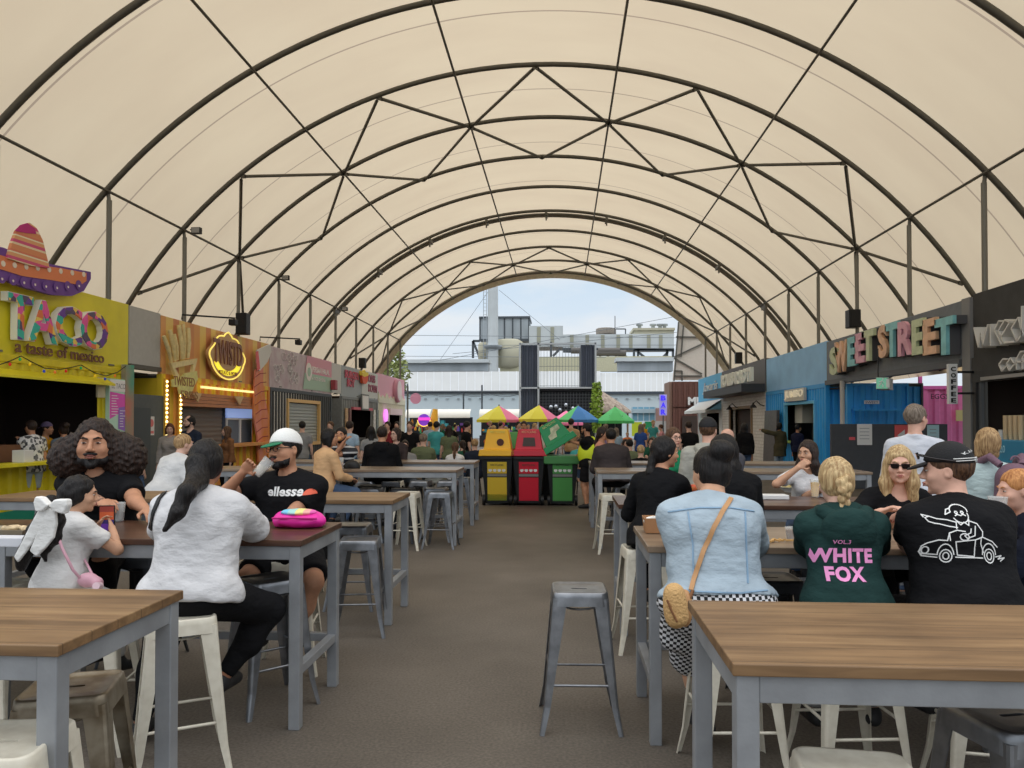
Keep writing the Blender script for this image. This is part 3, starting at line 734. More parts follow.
# taco interior: fridge, shelf
fy0, fy1 = atX(74, 430, LX - 2.2).y, atX(95, 430, LX - 2.2).y
def fridge(x, y0, y1, z0, z1, sgn, lab, topc=(170, 190, 230), doors=2, header=True):
    r_ = empty('drinks_fridge', (x, (y0 + y1) / 2, z0), lab, 'fridge'); mb = MB(); d = .6
    mb.box(x - sgn * d, x - .04 * sgn, y0, y1, z0, z1); mb.build('cabinet', mat('fridge_inside', (60, 70, 86), rough=.4), r_)
    mb = MB(); w = .045
    hz_ = z1 - (.28 if header else .05)
    n = doors
    for i in range(n):
        a = y0 + (y1 - y0) * i / n; b = y0 + (y1 - y0) * (i + 1) / n
        for (p, q, u, v) in ((a, a + w, z0 + .1, hz_), (b - w, b, z0 + .1, hz_), (a + w, b - w, z0 + .1, z0 + .1 + w), (a + w, b - w, hz_ - w, hz_)): mb.box(x - .04 * sgn, x, p, q, u, v)
    mb.build('door_frame', mat('fridge_white', (196, 204, 214), rough=.4), r_)
    if header: mb = MB(); mb.box(x - .05 * sgn, x + .01 * sgn, y0, y1, hz_ + .01, z1); mb.build('light_header', mat('fridge_header', topc, rough=.4, emit=.5), r_)
    for i in range(4):
        zz = z0 + .25 + i * (hz_ - z0 - .35) / 4; mb = MB(); mb.box(x - .35 * sgn, x - .045 * sgn, y0 + .05, y1 - .05, zz, zz + .015); mb.build('shelf', mat('fridge_white', (196, 204, 214)), r_)
        for j in range(5):
            yy = y0 + .1 + (y1 - y0 - .2) * j / 4; mb = MB(); mb.lathe((x - .1 * sgn, yy, zz + .016), [(.03, 0), (.03, .13), (.012, .17), (.012, .2)], 8); mb.build('bottle', mat('bottle_%d' % ((i + j) % 3), [(120, 60, 30), (200, 210, 215), (60, 120, 60)][(i + j) % 3], rough=.2), r_)
    return r_
fridge(LX - 1.9, fy0 + .5, fy1 + .2, .0, 2.3, 1, 'glass door fridge standing inside the yellow taco stall', doors=1, header=False)
mb = MB(); mb.box(LX - .5, LX - .1, yo0, 12.9, 1.03, 1.32); tag(mb.build('serving_bench', mat('bench_brown', (70, 44, 30), rough=.6), loc=(LX - .3, 11.5, 1.03)), 'brown bench box along the inside of the taco counter', 'bench')
ya, yb = LP(5, 452)[0], LP(15, 452)[0]
mb = MB(); mb.box(LX + .12, LX + .34, ya, yb, 1.03, 1.24); tag(mb.build('paper_box', m_white, bevel=.01, loc=(LX + .2, ya, 1.03)), 'white box on the yellow counter beside the man in the patterned shirt', 'box')
mb = MB(); mb.box(LX + .06, LX + .1, 14.7, 14.95, 1.03, 1.2)
# --- grey gap panel and black door
yg0, yg1 = 15.97, 17.25
mb = MB(); mb.box(LX - .1, LX - .02, yg0, yg1, 3.0, 4.27); rg = tag(mb.build('infill_panel', mat('panel_grey', (134, 134, 132), rough=.6, var=.05), loc=(LX - .05, 16.6, 3.0)), 'flat grey infill panel between the yellow and the striped orange fascias', 'panel')
mb = MB(); mb.box(LX - .16, LX + .02, yg0, yg1, 2.9, 3.0); mb.build('lower_beam', m_roofsteel, rg)
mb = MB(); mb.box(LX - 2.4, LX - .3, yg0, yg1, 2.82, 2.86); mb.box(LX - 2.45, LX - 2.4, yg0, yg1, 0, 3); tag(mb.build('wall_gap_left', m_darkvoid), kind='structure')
dd = LX + .02
rdoor = empty('black_door', (dd, 16.6, 0), 'charcoal double door with a small white notice, between yellow and orange stalls', 'door')
mb = MB(); mb.box(dd - .08, dd, 15.97, 17.45, 0, 2.34); mb.build('door_frame', mat('charcoal_paint', (54, 58, 60), rough=.6, var=.06), rdoor, bevel=.01)
mb = MB(); mb.box(dd, dd + .03, 15.99, 16.75, .05, 2.05); mb.build('door_leaf', mat('charcoal_door', (44, 49, 52), rough=.6), rdoor, bevel=.008)
mb = MB(); ya, yb = LP(147, 430)[0], LP(153, 430)[0]; mb.box(dd + .005, dd + .012, ya, yb, 1.42, 1.85); nn_ = mb.build('notice', m_white, rdoor)
mb = MB(); mb.box(dd + .013, dd + .016, ya + .03, yb - .03, 1.46, 1.52); mb.lathe((dd + .013, (ya + yb) / 2, 1.7), [(.09, 0), (.09, .004)], 16, 'x'); mb.build('red_symbol', mat('notice_red', (190, 80, 80)), nn_)
# --- 2 orange stall
y0, y1 = 17.28, 23.9
m_ostr = band_mat('orange_stripes', [(0, (198, 118, 66)), (.18, (214, 160, 78)), (.38, (176, 98, 62)), (.55, (216, 166, 84)), (.72, (200, 130, 70)), (.86, (184, 104, 64))], 'Y', 1.7)
m_ocon = band_mat('orange_container', [(0, (204, 110, 40)), (.25, (214, 160, 30)), (.5, (196, 100, 36)), (.75, (210, 150, 34))], 'Y', .9)
yo0, yo1 = LP(181, 430)[0], LP(252, 430)[0]
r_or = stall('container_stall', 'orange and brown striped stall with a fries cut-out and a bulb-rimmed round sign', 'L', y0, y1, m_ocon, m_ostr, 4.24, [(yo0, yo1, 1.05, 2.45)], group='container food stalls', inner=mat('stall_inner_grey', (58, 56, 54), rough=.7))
mb = MB(); mb.box(LX - .1, LX + .4, yo0 - .05, yo1 + .6, 1.03, 1.12); mb.build('counter', mat('counter_orange', (178, 104, 50), rough=.5), r_or, bevel=.008)
mb = MB()
for i in range(4): mb.box(LX + .02, LX + .09 - i * .012, yo0 - .1, yo1 + .3, 2.12 + i * .09, 2.2 + i * .09)
mb.build('slat_pelmet', mat('pelmet_brown', (150, 88, 56), rough=.5, var=.15, stretch=(1, .3, 6)), r_or)
roller(r_or, 'L', yo0, LP(229, 430)[0], 1.1, 2.12, mat('roller_brown', (72, 66, 62), rough=.5), inset=.2, pitch=.13)
fya, fyb = atX(227.5, 430, LX - .1).y, atX(254, 430, LX - .1).y
fridge(LX - .12, fya, fyb, .3, 2.12, 1, 'white double door fridge with a lit blue header in the striped stall', (150, 176, 235))
# LED strips
m_led = neon('warm_led', (255, 232, 150), 1.1); m_ledc = neon('warm_led_dot', (255, 236, 160), 4)
a, b = LP(196, 400)[0], LP(252, 400)[0]
mb = MB(); 
for i in range(3): w_ = (b - a) / 3; mb.box(LX + .1, LX + .13, a + i * w_ + .03, a + (i + 1) * w_ - .03, 2.60, 2.66)
mb.build('light_strip', m_led, r_or)
for px, z0_, z1_ in ((164, 1.0, 2.75), (178, 1.0, 2.45)):
    y_ = LP(px, 420)[0]; mb = MB(); mb.box(LX + .02, LX + .06, y_ - .06, y_ + .06, z0_, z1_); mb.build('bulb_board', mat('bulb_board', (196, 130, 40)), r_or)
    z = z0_
    while z < z1_: mb = MB(); mb.lathe((LX + .06, y_, z), [(.03, 0), (.03, .02), (.012, .035)], 8, 'x'); mb.build('bulb', m_ledc, r_or); z += .105
m_fry = mat('fries_cream', (212, 180, 110), rough=.5, var=.12); m_fried = mat('fries_brown', (120, 80, 48))  # the brown is the letter colour of the name board
rfx = empty('fries_sign', (LX + .1, 18.5, 3), 'giant cut-out of fries in a cone held on the striped stall', 'sign')
def fry(a, b, w, i):
    (ya, za), (yb, zb) = LQ(*a, LX + .1), LQ(*b, LX + .1)
    mb = MB(); mb.tube([(LX + .08 + .012 * (i % 2), ya, za), (LX + .1 + .012 * (i % 2), (ya + yb) / 2, (za + zb) / 2), (LX + .08 + .012 * (i % 2), yb, zb)], [w * .8, w, w * .7], 8); mb.build('fry', m_fry, rfx)
for i, (a, b) in enumerate((((164.5, 336), (172, 362)), ((170, 330), (175, 361)), ((175, 334), (178, 360)), ((179, 325), (182, 359)), ((184, 324), (184.5, 359)), ((188.5, 328), (188, 358)))): fry(a, b, .055 + .01 * (i % 2), i)
cut('cone_rim', [(168, 363), (195, 358.5), (191.5, 373), (189, 377), (191, 364), (172.5, 368), (178, 378), (174.5, 379)], LX + .1, .07, m_fry, rfx)
cut('name_board', [(170.5, 380), (182, 375.5), (183, 373.5), (195.5, 371), (196.5, 379), (193, 386), (190.5, 392), (178.5, 394), (177, 387), (171.5, 387)], LX + .17, .04, mat('board_lime', (202, 190, 96), rough=.5, var=.1), rfx)
a, b = LQ(172, 384, LX + .2), LQ(195, 380, LX + .2)
text('TWISTED', (LX + .212, a[0] + .05, a[1] - .02), (0, 1, 0), b[0] - a[0] - .1, .22, m_fried, rfx, .01)
text('FRIES', (LX + .212, a[0] + .4, a[1] - .33), (0, 1, 0), .85, .2, m_fried, rfx, .01)
cut('cone_tip', [(182, 393), (190, 391.5), (186, 398)], LX + .1, .07, m_fry, rfx)
for i, (p, w_) in enumerate(((196, 6), (238, 6))):
    cut('pennant', [(p - w_ * .7, 393.5 + 3 * i), (p + w_ * .8, 393.5 + 3 * i), (p + 1, 402 + 3 * i)], LX + .14, .03, mat('pennant_tan', (176, 140, 96)), rfx)
# round bulb sign
rb = empty('round_sign', (LX + .1, 20.9, 3.4), 'round bulb-rimmed sign with brown lettering on the striped stall', 'sign')
cy, cz = LQ(225, 357, LX + .12)
ry = (LQ(241.5, 357, LX + .12)[0] - LQ(208, 357, LX + .12)[0]) / 2; rz_ = .62
rim = []
for i in range(72):
    a = 2 * PI * i / 72; k = 1.0 + .07 * math.cos(6 * a) if math.sin(a) > -.2 else 1.0
    if abs(a - PI / 2) < .22: k = 1.22 - abs(a - PI / 2) * .7
    rim.append((cy + ry * k * math.cos(a), cz + rz_ * k * math.sin(a) * (1 if math.sin(a) < 0 else .9)))
mb = MB(); mb.prism(rim, ((LX + .1, 0, 0), (0, 1, 0), (0, 0, 1)), .1); mb.build('sign_disc', mat('sign_tan', (158, 116, 76), rough=.5), rb)
mb = MB(); mb.tube([(LX + .21, y_, z_) for y_, z_ in rim], .02, 6, closed=True); mb.build('rim_bulbs', neon('rim_yellow', (250, 226, 110), .9), rb)
mb = MB(); P = [(cy + ry * .86 * math.cos(a), cz + rz_ * .84 * math.sin(a)) for a in np.linspace(PI * 1.12, PI * 1.88, 20)]
Q = [(cy + ry * .6 * math.cos(a), cz + rz_ * .55 * math.sin(a) - .05) for a in np.linspace(PI * 1.88, PI * 1.12, 20)]
mb.prism(P + Q, ((LX + .2, 0, 0), (0, 1, 0), (0, 0, 1)), .012); mb.build('yellow_banner', neon('banner_yellow', (246, 226, 50), .9), rb)
text('TWISTD', (LX + .2, cy - ry * .86, cz - .22), (0, 1, 0), ry * 1.72, .66, mat('letter_brown', (96, 60, 44), rough=.5), rb, .035, bold=.02)
text('POTATO & MORE', (LX + .213, cy - ry * .55, cz - .50), (0, 1, 0), ry * 1.1, .11, mat('letter_brown', (96, 60, 44), rough=.5), rb, .01)
# arms with lamps
for (p, q, lab) in (((180, 320.5), (220, 323), 'black arm lamp reaching over the striped fascia by the fries cut-out'), ((258.5, 342), (291, 343), 'black arm lamp reaching over the fascia between striped and pink green stalls')):
    ya, za = LQ(*p, LX); o_ = Vector((LX + .05, ya, 4.25)); e_ = atX(*q, LX + .95); e_ = Vector((LX + 1.0, ya + .9, 4.35))
    ra = empty('arm_lamp', o_, lab, 'lamp'); mb = MB(); mb.tube([o_, o_ + Vector((0, 0, .12)), e_ + Vector((0, 0, .05))], .022, 6); mb.build('arm', m_black, ra)
    mb = MB(); mb.box(e_.x - .14, e_.x + .04, e_.y - .1, e_.y + .1, e_.z - .14, e_.z + .02); mb.build('lamp_head', m_black, ra, bevel=.02)
# twisted ribbon art pillar
rbn = empty('ribbon_panel', (LX + .12, 23.3, 0), 'tall red and orange swirl panel with a paper cup at the striped stall', 'sign')
m_rib = mat('ribbon_paint', (206, 104, 92), rough=.6, col2=(196, 92, 34), vscale=1.3, stretch=(1, 2, .8))
cut('swirl', [(254, 370), (262, 366), (262, 384), (264, 400), (268, 420), (268.5, 448), (262, 462), (257, 462), (256, 436), (252, 415), (253, 390)], LX + .1, .05, m_rib, rbn)
cut('cup', [(256, 350), (269, 344), (270, 352), (266, 362), (258, 371), (255.5, 362)], LX + .15, .05, mat('cup_grey', (190, 190, 188)), rbn)
cut('cup_band', [(255.5, 352), (258, 351), (260, 369), (257, 371)], LX + .2, .01, mat('cup_red', (200, 70, 76)), rbn)
mb = MB()
for i in range(9):
    a_, b_ = LQ(254 + .5 * i, 378 + i * 9, LX + .16), LQ(266 + .3 * i, 373 + i * 9, LX + .16); mb.tube([(LX + .155, *a_), (LX + .16, (a_[0] + b_[0]) / 2, (a_[1] + b_[1]) / 2 + .06), (LX + .155, *b_)], .014, 5)
mb.build('swirl_lines', mat('ribbon_line', (132, 48, 44)), rbn)
# --- 3 pink and green fascia, black container
y0, y1 = 23.95, 30.5
m_blk = mat('container_black', (38, 42, 46), rough=.5, var=.1, vscale=2)
yo0, yo1 = LP(288, 420)[0], LP(318.5, 420)[0]
m_ctr = band_mat('black_white_ribs', [(0, (40, 42, 44)), (.72, (150, 152, 150))], 'Y', .26, 0)
r_pe = stall('container_stall', 'black ribbed stall under a faded pink and green fascia, shutter closed', 'L', y0, y1, m_ctr, mat('fascia_food_grey', (168, 156, 164), rough=.6, var=.1, col2=(150, 126, 140), vscale=2.4), 4.2, [(yo0, yo1, 1.0, 2.42)], group='container food stalls', frame=m_blk)
opening_trim(r_pe, 'L', yo0, yo1, 1.0, 2.42, mat('frame_orange', (206, 146, 84), rough=.5), w=.12)
roller(r_pe, 'L', yo0, yo1, 1.0, 2.4, mat('roller_grey', (122, 128, 128), rough=.4, metal=.3), pitch=.12)
fx = LX + .0
ys_ = LP(305, 370)[0]
mb = MB(); mb.add([(fx, ys_, 3.55), (fx, y1, 3.55), (fx, y1, 4.2), (fx, ys_ + .25, 4.2)], [(0, 1, 2, 3)]); mb.build('pink_field', mat('faded_pink', (196, 116, 136), rough=.6), r_pe)
mb = MB(); mb.add([(fx, ys_ - .2, 2.95), (fx, y1, 2.95), (fx, y1, 3.55), (fx, ys_, 3.55)], [(0, 1, 2, 3)]); mb.build('green_field', mat('faded_green', (128, 164, 144), rough=.6), r_pe)
mb = MB(); a = LP(306.5, 372)[0]; mb.lathe((fx + .004, a + .25, 3.6), [(.34, 0), (.34, .01)], 24, 'x'); lg = mb.build('logo_disc', mat('logo_pale', (222, 214, 210)), r_pe)
mb = MB(); mb.lathe((fx + .014, a + .25, 3.6), [(.17, 0), (.17, .006)], 16, 'x'); mb.build('logo_ring', mat('faded_green', (128, 164, 144)), lg)
text('PERSIAN HALAL', (fx + .005, LP(312, 372)[0], 3.62), (0, 1, 0), 2.1, .22, mat('sign_pale', (236, 226, 228)), r_pe, .01, bold=.02)
text('A TASTE OF PERSIA', (fx + .005, LP(312, 372)[0], 3.32), (0, 1, 0), 1.6, .13, mat('sign_pale', (236, 226, 228)), r_pe, .01, bold=.01)
mb = MB()
for i in range(26):
    yy, zz, rr_ = rnd.uniform(24.3, ys_ - .6), rnd.uniform(3.1, 4.05), rnd.uniform(.07, .2); mb.tube([(fx + .006, yy + rr_ * math.cos(q), zz + rr_ * .7 * math.sin(q)) for q in np.linspace(0, 2 * PI, 12)[:-1]], .012, 4, closed=True)
mb.build('food_picture', mat('food_print', (206, 200, 206), var=.2), r_pe)
mb = MB(); mb.box(LX + .02, LX + .22, 30.3, 30.62, 3.05, 3.45); tag(mb.build('alarm_box', mat('box_maroon', (126, 44, 52), rough=.4), bevel=.02, loc=(LX + .1, 30.4, 3.05)), 'small maroon box mounted at the end of the pink and green fascia', 'box')
# grey infill 2
mb = MB(); mb.box(LX - .1, LX - .02, 30.55, 31.92, 2.95, 4.18); tag(mb.build('infill_panel', mat('panel_pale', (168, 170, 168), rough=.6), loc=(LX, 31, 3)), 'pale grey infill panel between the pink green fascia and the burger fascia', 'panel')
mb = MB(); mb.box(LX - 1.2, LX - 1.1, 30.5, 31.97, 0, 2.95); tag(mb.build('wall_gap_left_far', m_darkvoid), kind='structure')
# --- 4 burger stall
y0, y1 = 31.97, 38.3
ya, yb = LP(351, 420)[0], LP(370.5, 420)[0]
r_bu = stall('container_stall', 'grey burger stall with red lettering and a fries emblem', 'L', y0, y1, mat('container_grey', (92, 96, 98), rough=.5, var=.1), mat('fascia_bluegrey', (122, 132, 140), rough=.6), 4.19, [(ya, yb, 1.0, 2.4)], group='container food stalls')
mb = MB(); mb.box(LX + .0, LX - .02, LP(362, 400)[0], y1, 2.92, 4.19); mb.build('pale_fascia', mat('fascia_pale', (176, 184, 182)), r_bu)
text('BURGER\n  BOY', (LX + .005, LP(344.8, 380)[0], 3.30), (0, 1, 0), 2.2, .72, mat('burger_red', (164, 58, 72), rough=.5), r_bu, .03, bold=.03, line=.8)
text('OASIS\nDOWN', (LX + .005, LP(368, 380)[0], 3.22), (0, 1, 0), 1.7, .85, mat('burger_maroon', (120, 58, 76), rough=.5), r_bu, .03, bold=.0, line=.9)
cut('fries_emblem', [(359.5, 375), (366, 373), (365.5, 381), (363.5, 384), (360.5, 383)], LX + .03, .12, mat('emblem_red', (206, 62, 36)), r_bu)
cut('emblem_fries', [(359.3, 375), (359.5, 371), (361, 373), (362.5, 370), (364, 373), (366, 372.5), (366, 375.5), (362, 377)], LX + .05, .12, mat('emblem_yellow', (232, 184, 50)), r_bu)
mb = MB(); mb.box(LX + .02, LX + .12, ya, yb, 2.3, 2.42); mb.build('red_valance', mat('valance_red', (190, 70, 84)), r_bu)
mb = MB(); a = LP(358.5, 400)[0]; mb.box(LX + .1, LX + .16, a, a + 1.3, 2.3, 3.05); hb = mb.build('hanging_board', mat('board_grey', (80, 84, 86)), r_bu)
mb = MB(); mb.box(LX + .161, LX + .17, a + .1, a + 1.2, 2.37, 2.98); mb.build('board_sheet', mat('menu_white', (232, 230, 234)), hb)
for k_, (px, c) in enumerate(((345, (190, 140, 100)), (348.5, (90, 60, 60)), (373, (206, 206, 200)), (376, (90, 100, 100)))):
    a = LP(px - 1, 420)[0]; b = LP(px + .8, 420)[0]; mb = MB(); mb.box(LX + .04, LX + .1, a, b, 1.1, 2.35); mb.build('menu_strip', mat('strip_%d' % k_, c, var=.3, vscale=9), r_bu)
mb = MB(); mb.box(LX - .05, LX + .3, ya, yb, .95, 1.02); mb.build('counter', mat('counter_dark', (50, 48, 46)), r_bu)
# --- 5 pink stall
y0, y1 = 38.35, 45.0
m_crm = mat('container_cream', (206, 204, 172), rough=.6, var=.06)
ya, yb = LP(388.5, 420)[0], LP(400.5, 420)[0]
m_pnk = mat('fascia_pink', (220, 132, 156), rough=.5)
r_pk = stall('container_stall', 'cream stall with pink fascia and an oval sign, last on the left', 'L', y0, y1, m_crm, m_pnk, 4.26, [(ya, yb, 1.0, 2.15)], group='container food stalls')
opening_trim(r_pk, 'L', ya, yb, 1.0, 2.15, mat('trim_cream', (226, 222, 206)), w=.15)
mb = MB(); mb.box(LX + .04, LX + .12, ya, yb, 2.15, 2.5); mb.build('pink_header', mat('header_pink', (226, 186, 196)), r_pk)
pts = []
n_ = 14
for i in range(n_ + 1):
    yy = y0 + (y1 - y0) * i / n_; pts.append((yy, 2.86 + (.38 if i % 2 == 0 else .18) * (1.2 if i % 4 == 0 else .8)))
pts = [(y0, 2.75)] + [(y, z) for y, z in pts] + [(y1, 2.75)]
mb = MB(); mb.prism(pts, ((LX - .01, 0, 0), (0, 1, 0), (0, 0, 1)), .05); mb.build('icing_drip', m_crm, r_pk)
a = LP(394.5, 385)[0]; mb = MB(); mb.lathe((LX + .0, a + .3, 3.52), [(.66, 0), (.66, .2), (.62, .22)], 28, 'x'); od = mb.build('oval_sign', mat('oval_rim', (176, 110, 134)), r_pk)
mb = MB(); mb.lathe((LX + .22, a + .3, 3.52), [(.56, 0), (.56, .02)], 28, 'x'); mb.build('oval_face', mat('oval_face', (234, 208, 218)), od)
mb = MB(); a = LP(384.5, 412)[0]; mb.lathe((LX + .06, a, 2.1), [(.34, 0), (.34, .06)], 16, 'x'); mb.build('pink_neon', neon('pink_violet', (226, 130, 236), 1.2), r_pk)
mb = MB(); mb.box(LX + .04, LX + .09, LP(382, 425)[0], LP(386, 425)[0], 1.0, 1.62); mb.build('menu_strip', mat('strip_pk', (60, 56, 56), var=.4, vscale=9), r_pk)
# small disc sign and fence beyond
p = atY(415.5, 398.5, 47); rd = empty('disc_sign', (p.x, p.y, 0), 'round dusky pink sign on a thin pole beyond the last left stall', 'sign')
mb = MB(); mb.lathe((p.x, p.y, p.z), [(.34, 0), (.34, .06)], 24, 'y'); mb.build('disc', mat('disc_pink', (196, 110, 140)), rd)
mb = MB(); mb.tube([(p.x - .5, 47.05, 0), (p.x - .5, 47.05, 4.0)], .05, 8); mb.bar((p.x - .5, 47.05, p.z), (p.x, 47.05, p.z), .04, .04); mb.build('pole', m_roofsteel, rd)

# ================================================================== RIGHT ROW OF STALLS
def RPt(px, py, X=RXX): p = atX(px, py, X); return p.y, p.z
def rcut(name, pts, X, d, m_, par):
    mb = MB(); q = [RPt(a, b, X) for a, b in pts]; mb.prism([(-y, z) for y, z in q], ((X, 0, 0), (0, -1, 0), (0, 0, 1)), d); return mb.build(name, m_, par)
# --- wicked coffee (nearest right)
y0, y1 = 8.3, 14.8
m_wk = mat('charcoal_stucco', (36, 36, 36), rough=.75, var=.12, vscale=4, bump=.2)
r_wk = stall('container_stall', 'black coffee stall at the right edge with pale slatted 3D lettering', 'R', y0, y1, m_blk, m_wk, 4.12, [(8.5, 14.3, 1.02, 2.45)], group='container food stalls', frame=m_wk)
mb = MB(); mb.box(RXX - .02, RXX + .04, y0, y1, 2.45, 2.92); mb.build('head_panel', m_wk, r_wk)
mb = MB(); mb.bar((RXX - .1, y0, 2.5), (RXX - .1, 14.3, 2.5), .06, .06); mb.build('shutter_rail', mat('rail_grey', (110, 108, 104), rough=.4, metal=.4), r_wk)
mb = MB(); mb.box(RXX - .3, RXX + .3, 8.5, 14.4, .96, 1.03); mb.build('counter', mat('counter_white', (180, 180, 176)), r_wk)
m_slat = mat('slat_letters', (176, 172, 162), rough=.5)
for dp, polys in ((.30, ([(974, 327.5), (978.7, 347.5), (981, 333), (983.3, 345.5), (988, 324.6)], [(990.7, 324), (990.7, 346)], [(1004, 321), (999, 321), (994.7, 330.4), (1002, 344.5)], [(1001.5, 337), (1010, 322), (1005, 320), (998.6, 331), (1004.4, 342.7), (1014.4, 341.6)],
        [(1018.5, 317.5), (1011.5, 328.7), (1017.3, 341), (1022.6, 334), (1018.5, 317.5)], [(1022, 306), (1022, 336)])), (.2, ([(1007.4, 359), (1003.3, 359), (999.2, 364.5), (1002, 370.9), (1006.8, 366)], [(1010.9, 358), (1015, 363.9), (1009.7, 370.3), (1006.8, 363.9), (1010.9, 358)],
        [(1016.8, 369.7), (1016.8, 359), (1020.9, 351.5), (1023, 351.5)], [(1022.5, 369), (1022.5, 358), (1027, 350.5), (1030, 350.5)], [(1016.8, 362), (1027, 361)]))):
    for pl in polys:
        mb = MB(); Q_ = [RPt(a_, b_2, RXX - dp) for a_, b_2 in pl]
        for (ya_, za_), (yb_, zb_) in zip(Q_[:-1], Q_[1:]): mb.bar((RXX - dp / 2 - .01, ya_, za_), (RXX - dp / 2 - .01, yb_, zb_), .028, dp, up=(1, 0, 0))
        mb.build('letter', m_slat, r_wk)
# post between
mb = MB(); mb.box(RXX - .02, RXX + .2, 14.85, 15.14, 0, 4.08); tag(mb.build('sign_post', mat('post_grey', (86, 86, 86), rough=.6), loc=(RXX, 15, 0)), 'flat grey upright post between the candy letters and the black coffee stall', 'post')
# hanging COFFEE blade sign
p = atX(953.5, 399, RXX - .35); rc = empty('blade_sign', (p.x, p.y, p.z), 'white vertical blade sign spelling coffee beside the black stall', 'sign')
yb_ = 14.7; hw = .15
pl, pr_ = atY(948.5, 364, yb_), atY(958, 404, yb_)
mb = MB(); mb.box(pl.x, pr_.x, yb_, yb_ + .08, pr_.z, pl.z); mb.build('board', m_white, rc, bevel=.006)
hgt = (pl.z - pr_.z) / 6.4
for i, chh in enumerate('COFFEE'):
    text(chh, ((pl.x + pr_.x) / 2 - .045, yb_ - .006, pl.z - hgt * (i + 1) - .02), (1, 0, 0), .09, hgt * .72, m_black, rc, .006, bold=.03)
mb = MB(); mb.bar((pr_.x, yb_ + .04, pl.z - .15), (RXX, yb_ + .04, pl.z - .15), .04, .04); mb.bar((pr_.x, yb_ + .04, pr_.z + .2), (RXX, yb_ + .04, pr_.z + .2), .04, .04); mb.build('bracket', m_black, rc)
# coffee stall contents
rcup = [(1003, 427), (1008, 425), (1014, 424), (1019, 427)]
for i, (px, py) in enumerate(((1001.5, 437), (1006, 424), (1011, 423), (1016, 423), (1021, 424))):
    q = atX(px, py, RXX - .12); n = 4 if i else 1; mb = MB()
    zb = 1.25; 
    for k_ in range(10 if i else 3): mb.lathe((q.x, q.y, 1.42 + k_ * .035), [(.036, 0), (.045, .09), (.048, .095)], 12)
    tag(mb.build('cup_stack', mat('kraft_paper', (176, 146, 108), rough=.8) if i else m_white, loc=(q.x, q.y, 1.42)), ('stack of kraft paper cups on the blue machine, %s from the left' % ORD[i]) if i else 'short stack of white cups at the left end of the kraft cups', 'cups', 'cup stacks on the coffee counter')
ya, yb = RPt(1024, 450, RXX - .1)[0] - .6, RPt(1002, 450, RXX - .1)[0]
mb = MB(); mb.box(RXX - .26, RXX + .05, ya, yb, 1.03, 1.42); cm_ = mb.build('coffee_machine', mat('machine_blue', (24, 86, 122), rough=.35), bevel=.02, loc=(RXX, yb, 1.03)); tag(cm_, 'blue coffee machine on the counter of the black stall', 'coffee machine')
text('2020', (RXX - .262, yb - .08, 1.2), (0, -1, 0), .3, .12, mat('machine_pale', (120, 180, 206)), cm_, .004)
mb = MB(); a = RPt(991, 407, RXX + .6); mb.box(RXX + .5, RXX + .6, a[0] - .15, a[0] + .15, a[1] - .14, a[1] + .14); mb.box(RXX + .48, RXX + .5, a[0] - .11, a[0] + .11, a[1] - .1, a[1] + .08); tag(mb.build('wall_screen', mat('screen_grey', (120, 116, 108)), loc=(RXX + .6, a[0], a[1])), 'little grey screen hanging inside the black coffee stall', 'screen')
# --- SWEET STREET fascia over a passage
y0, y1 = 15.18, 22.68
m_ss = mat('sweet_charcoal', (72, 76, 80), rough=.55, var=.08)
rsw = empty('sweet_fascia', (RXX, 19, 2.9), 'dark grey overhead sign with big pastel letters reading sweet street', 'sign')
mb = MB(); mb.box(RXX, RXX + .12, y0, y1, 2.92, 4.06); mb.build('board', m_ss, rsw, bevel=.006)
mb = MB(); mb.box(RXX - .06, RXX + .14, y0, y1, 2.8, 2.93); mb.build('lower_beam', mat('beam_dark', (56, 58, 60), rough=.5), rsw)
LC = {'y': (206, 172, 102), 'g': (158, 172, 122), 'o': (208, 140, 102), 't': (92, 158, 164), 'p': (196, 118, 136)}
seq = [('S', 829.5, 838, 'g', 375, 347), ('W', 834.5, 847, 'o', 372, 341), ('E', 847.5, 856, 't', 366, 337), ('E', 855, 864.5, 'p', 363, 333), ('T', 862, 874, 'g', 361, 330), ('S', 878, 887, 'o', 358, 325), ('T', 885.5, 898, 't', 357, 322.5), ('R', 898, 912, 'p', 355.5, 320.5), ('E', 912, 924, 'g', 354.5, 319), ('E', 923, 936.5, 'o', 354.5, 318.5), ('T', 935, 953.5, 't', 355, 317.5)]
for ch_, a, b, c, zb, zt_ in seq:
    X_ = RXX - .28; (ya, _), (yb, _) = RPt(a, 340, X_), RPt(b, 340, X_); m_ = (a + b) / 2; z0_, z1_ = RPt(m_, zb, X_)[1], RPt(m_, zt_, X_)[1]
    lm = mat('candy_' + c, LC[c], rough=.45, var=.12, vscale=6)
    o = text(ch_, (RXX - .02, ya, z0_), (0, -1, 0), ya - yb, z1_ - z0_, mat('candy_side', (50, 50, 52)), rsw, .2, bold=.04, name='letter')
    text(ch_, (RXX - .221, ya, z0_), (0, -1, 0), ya - yb, z1_ - z0_, lm, o, .07, bold=.04, name='letter_face')
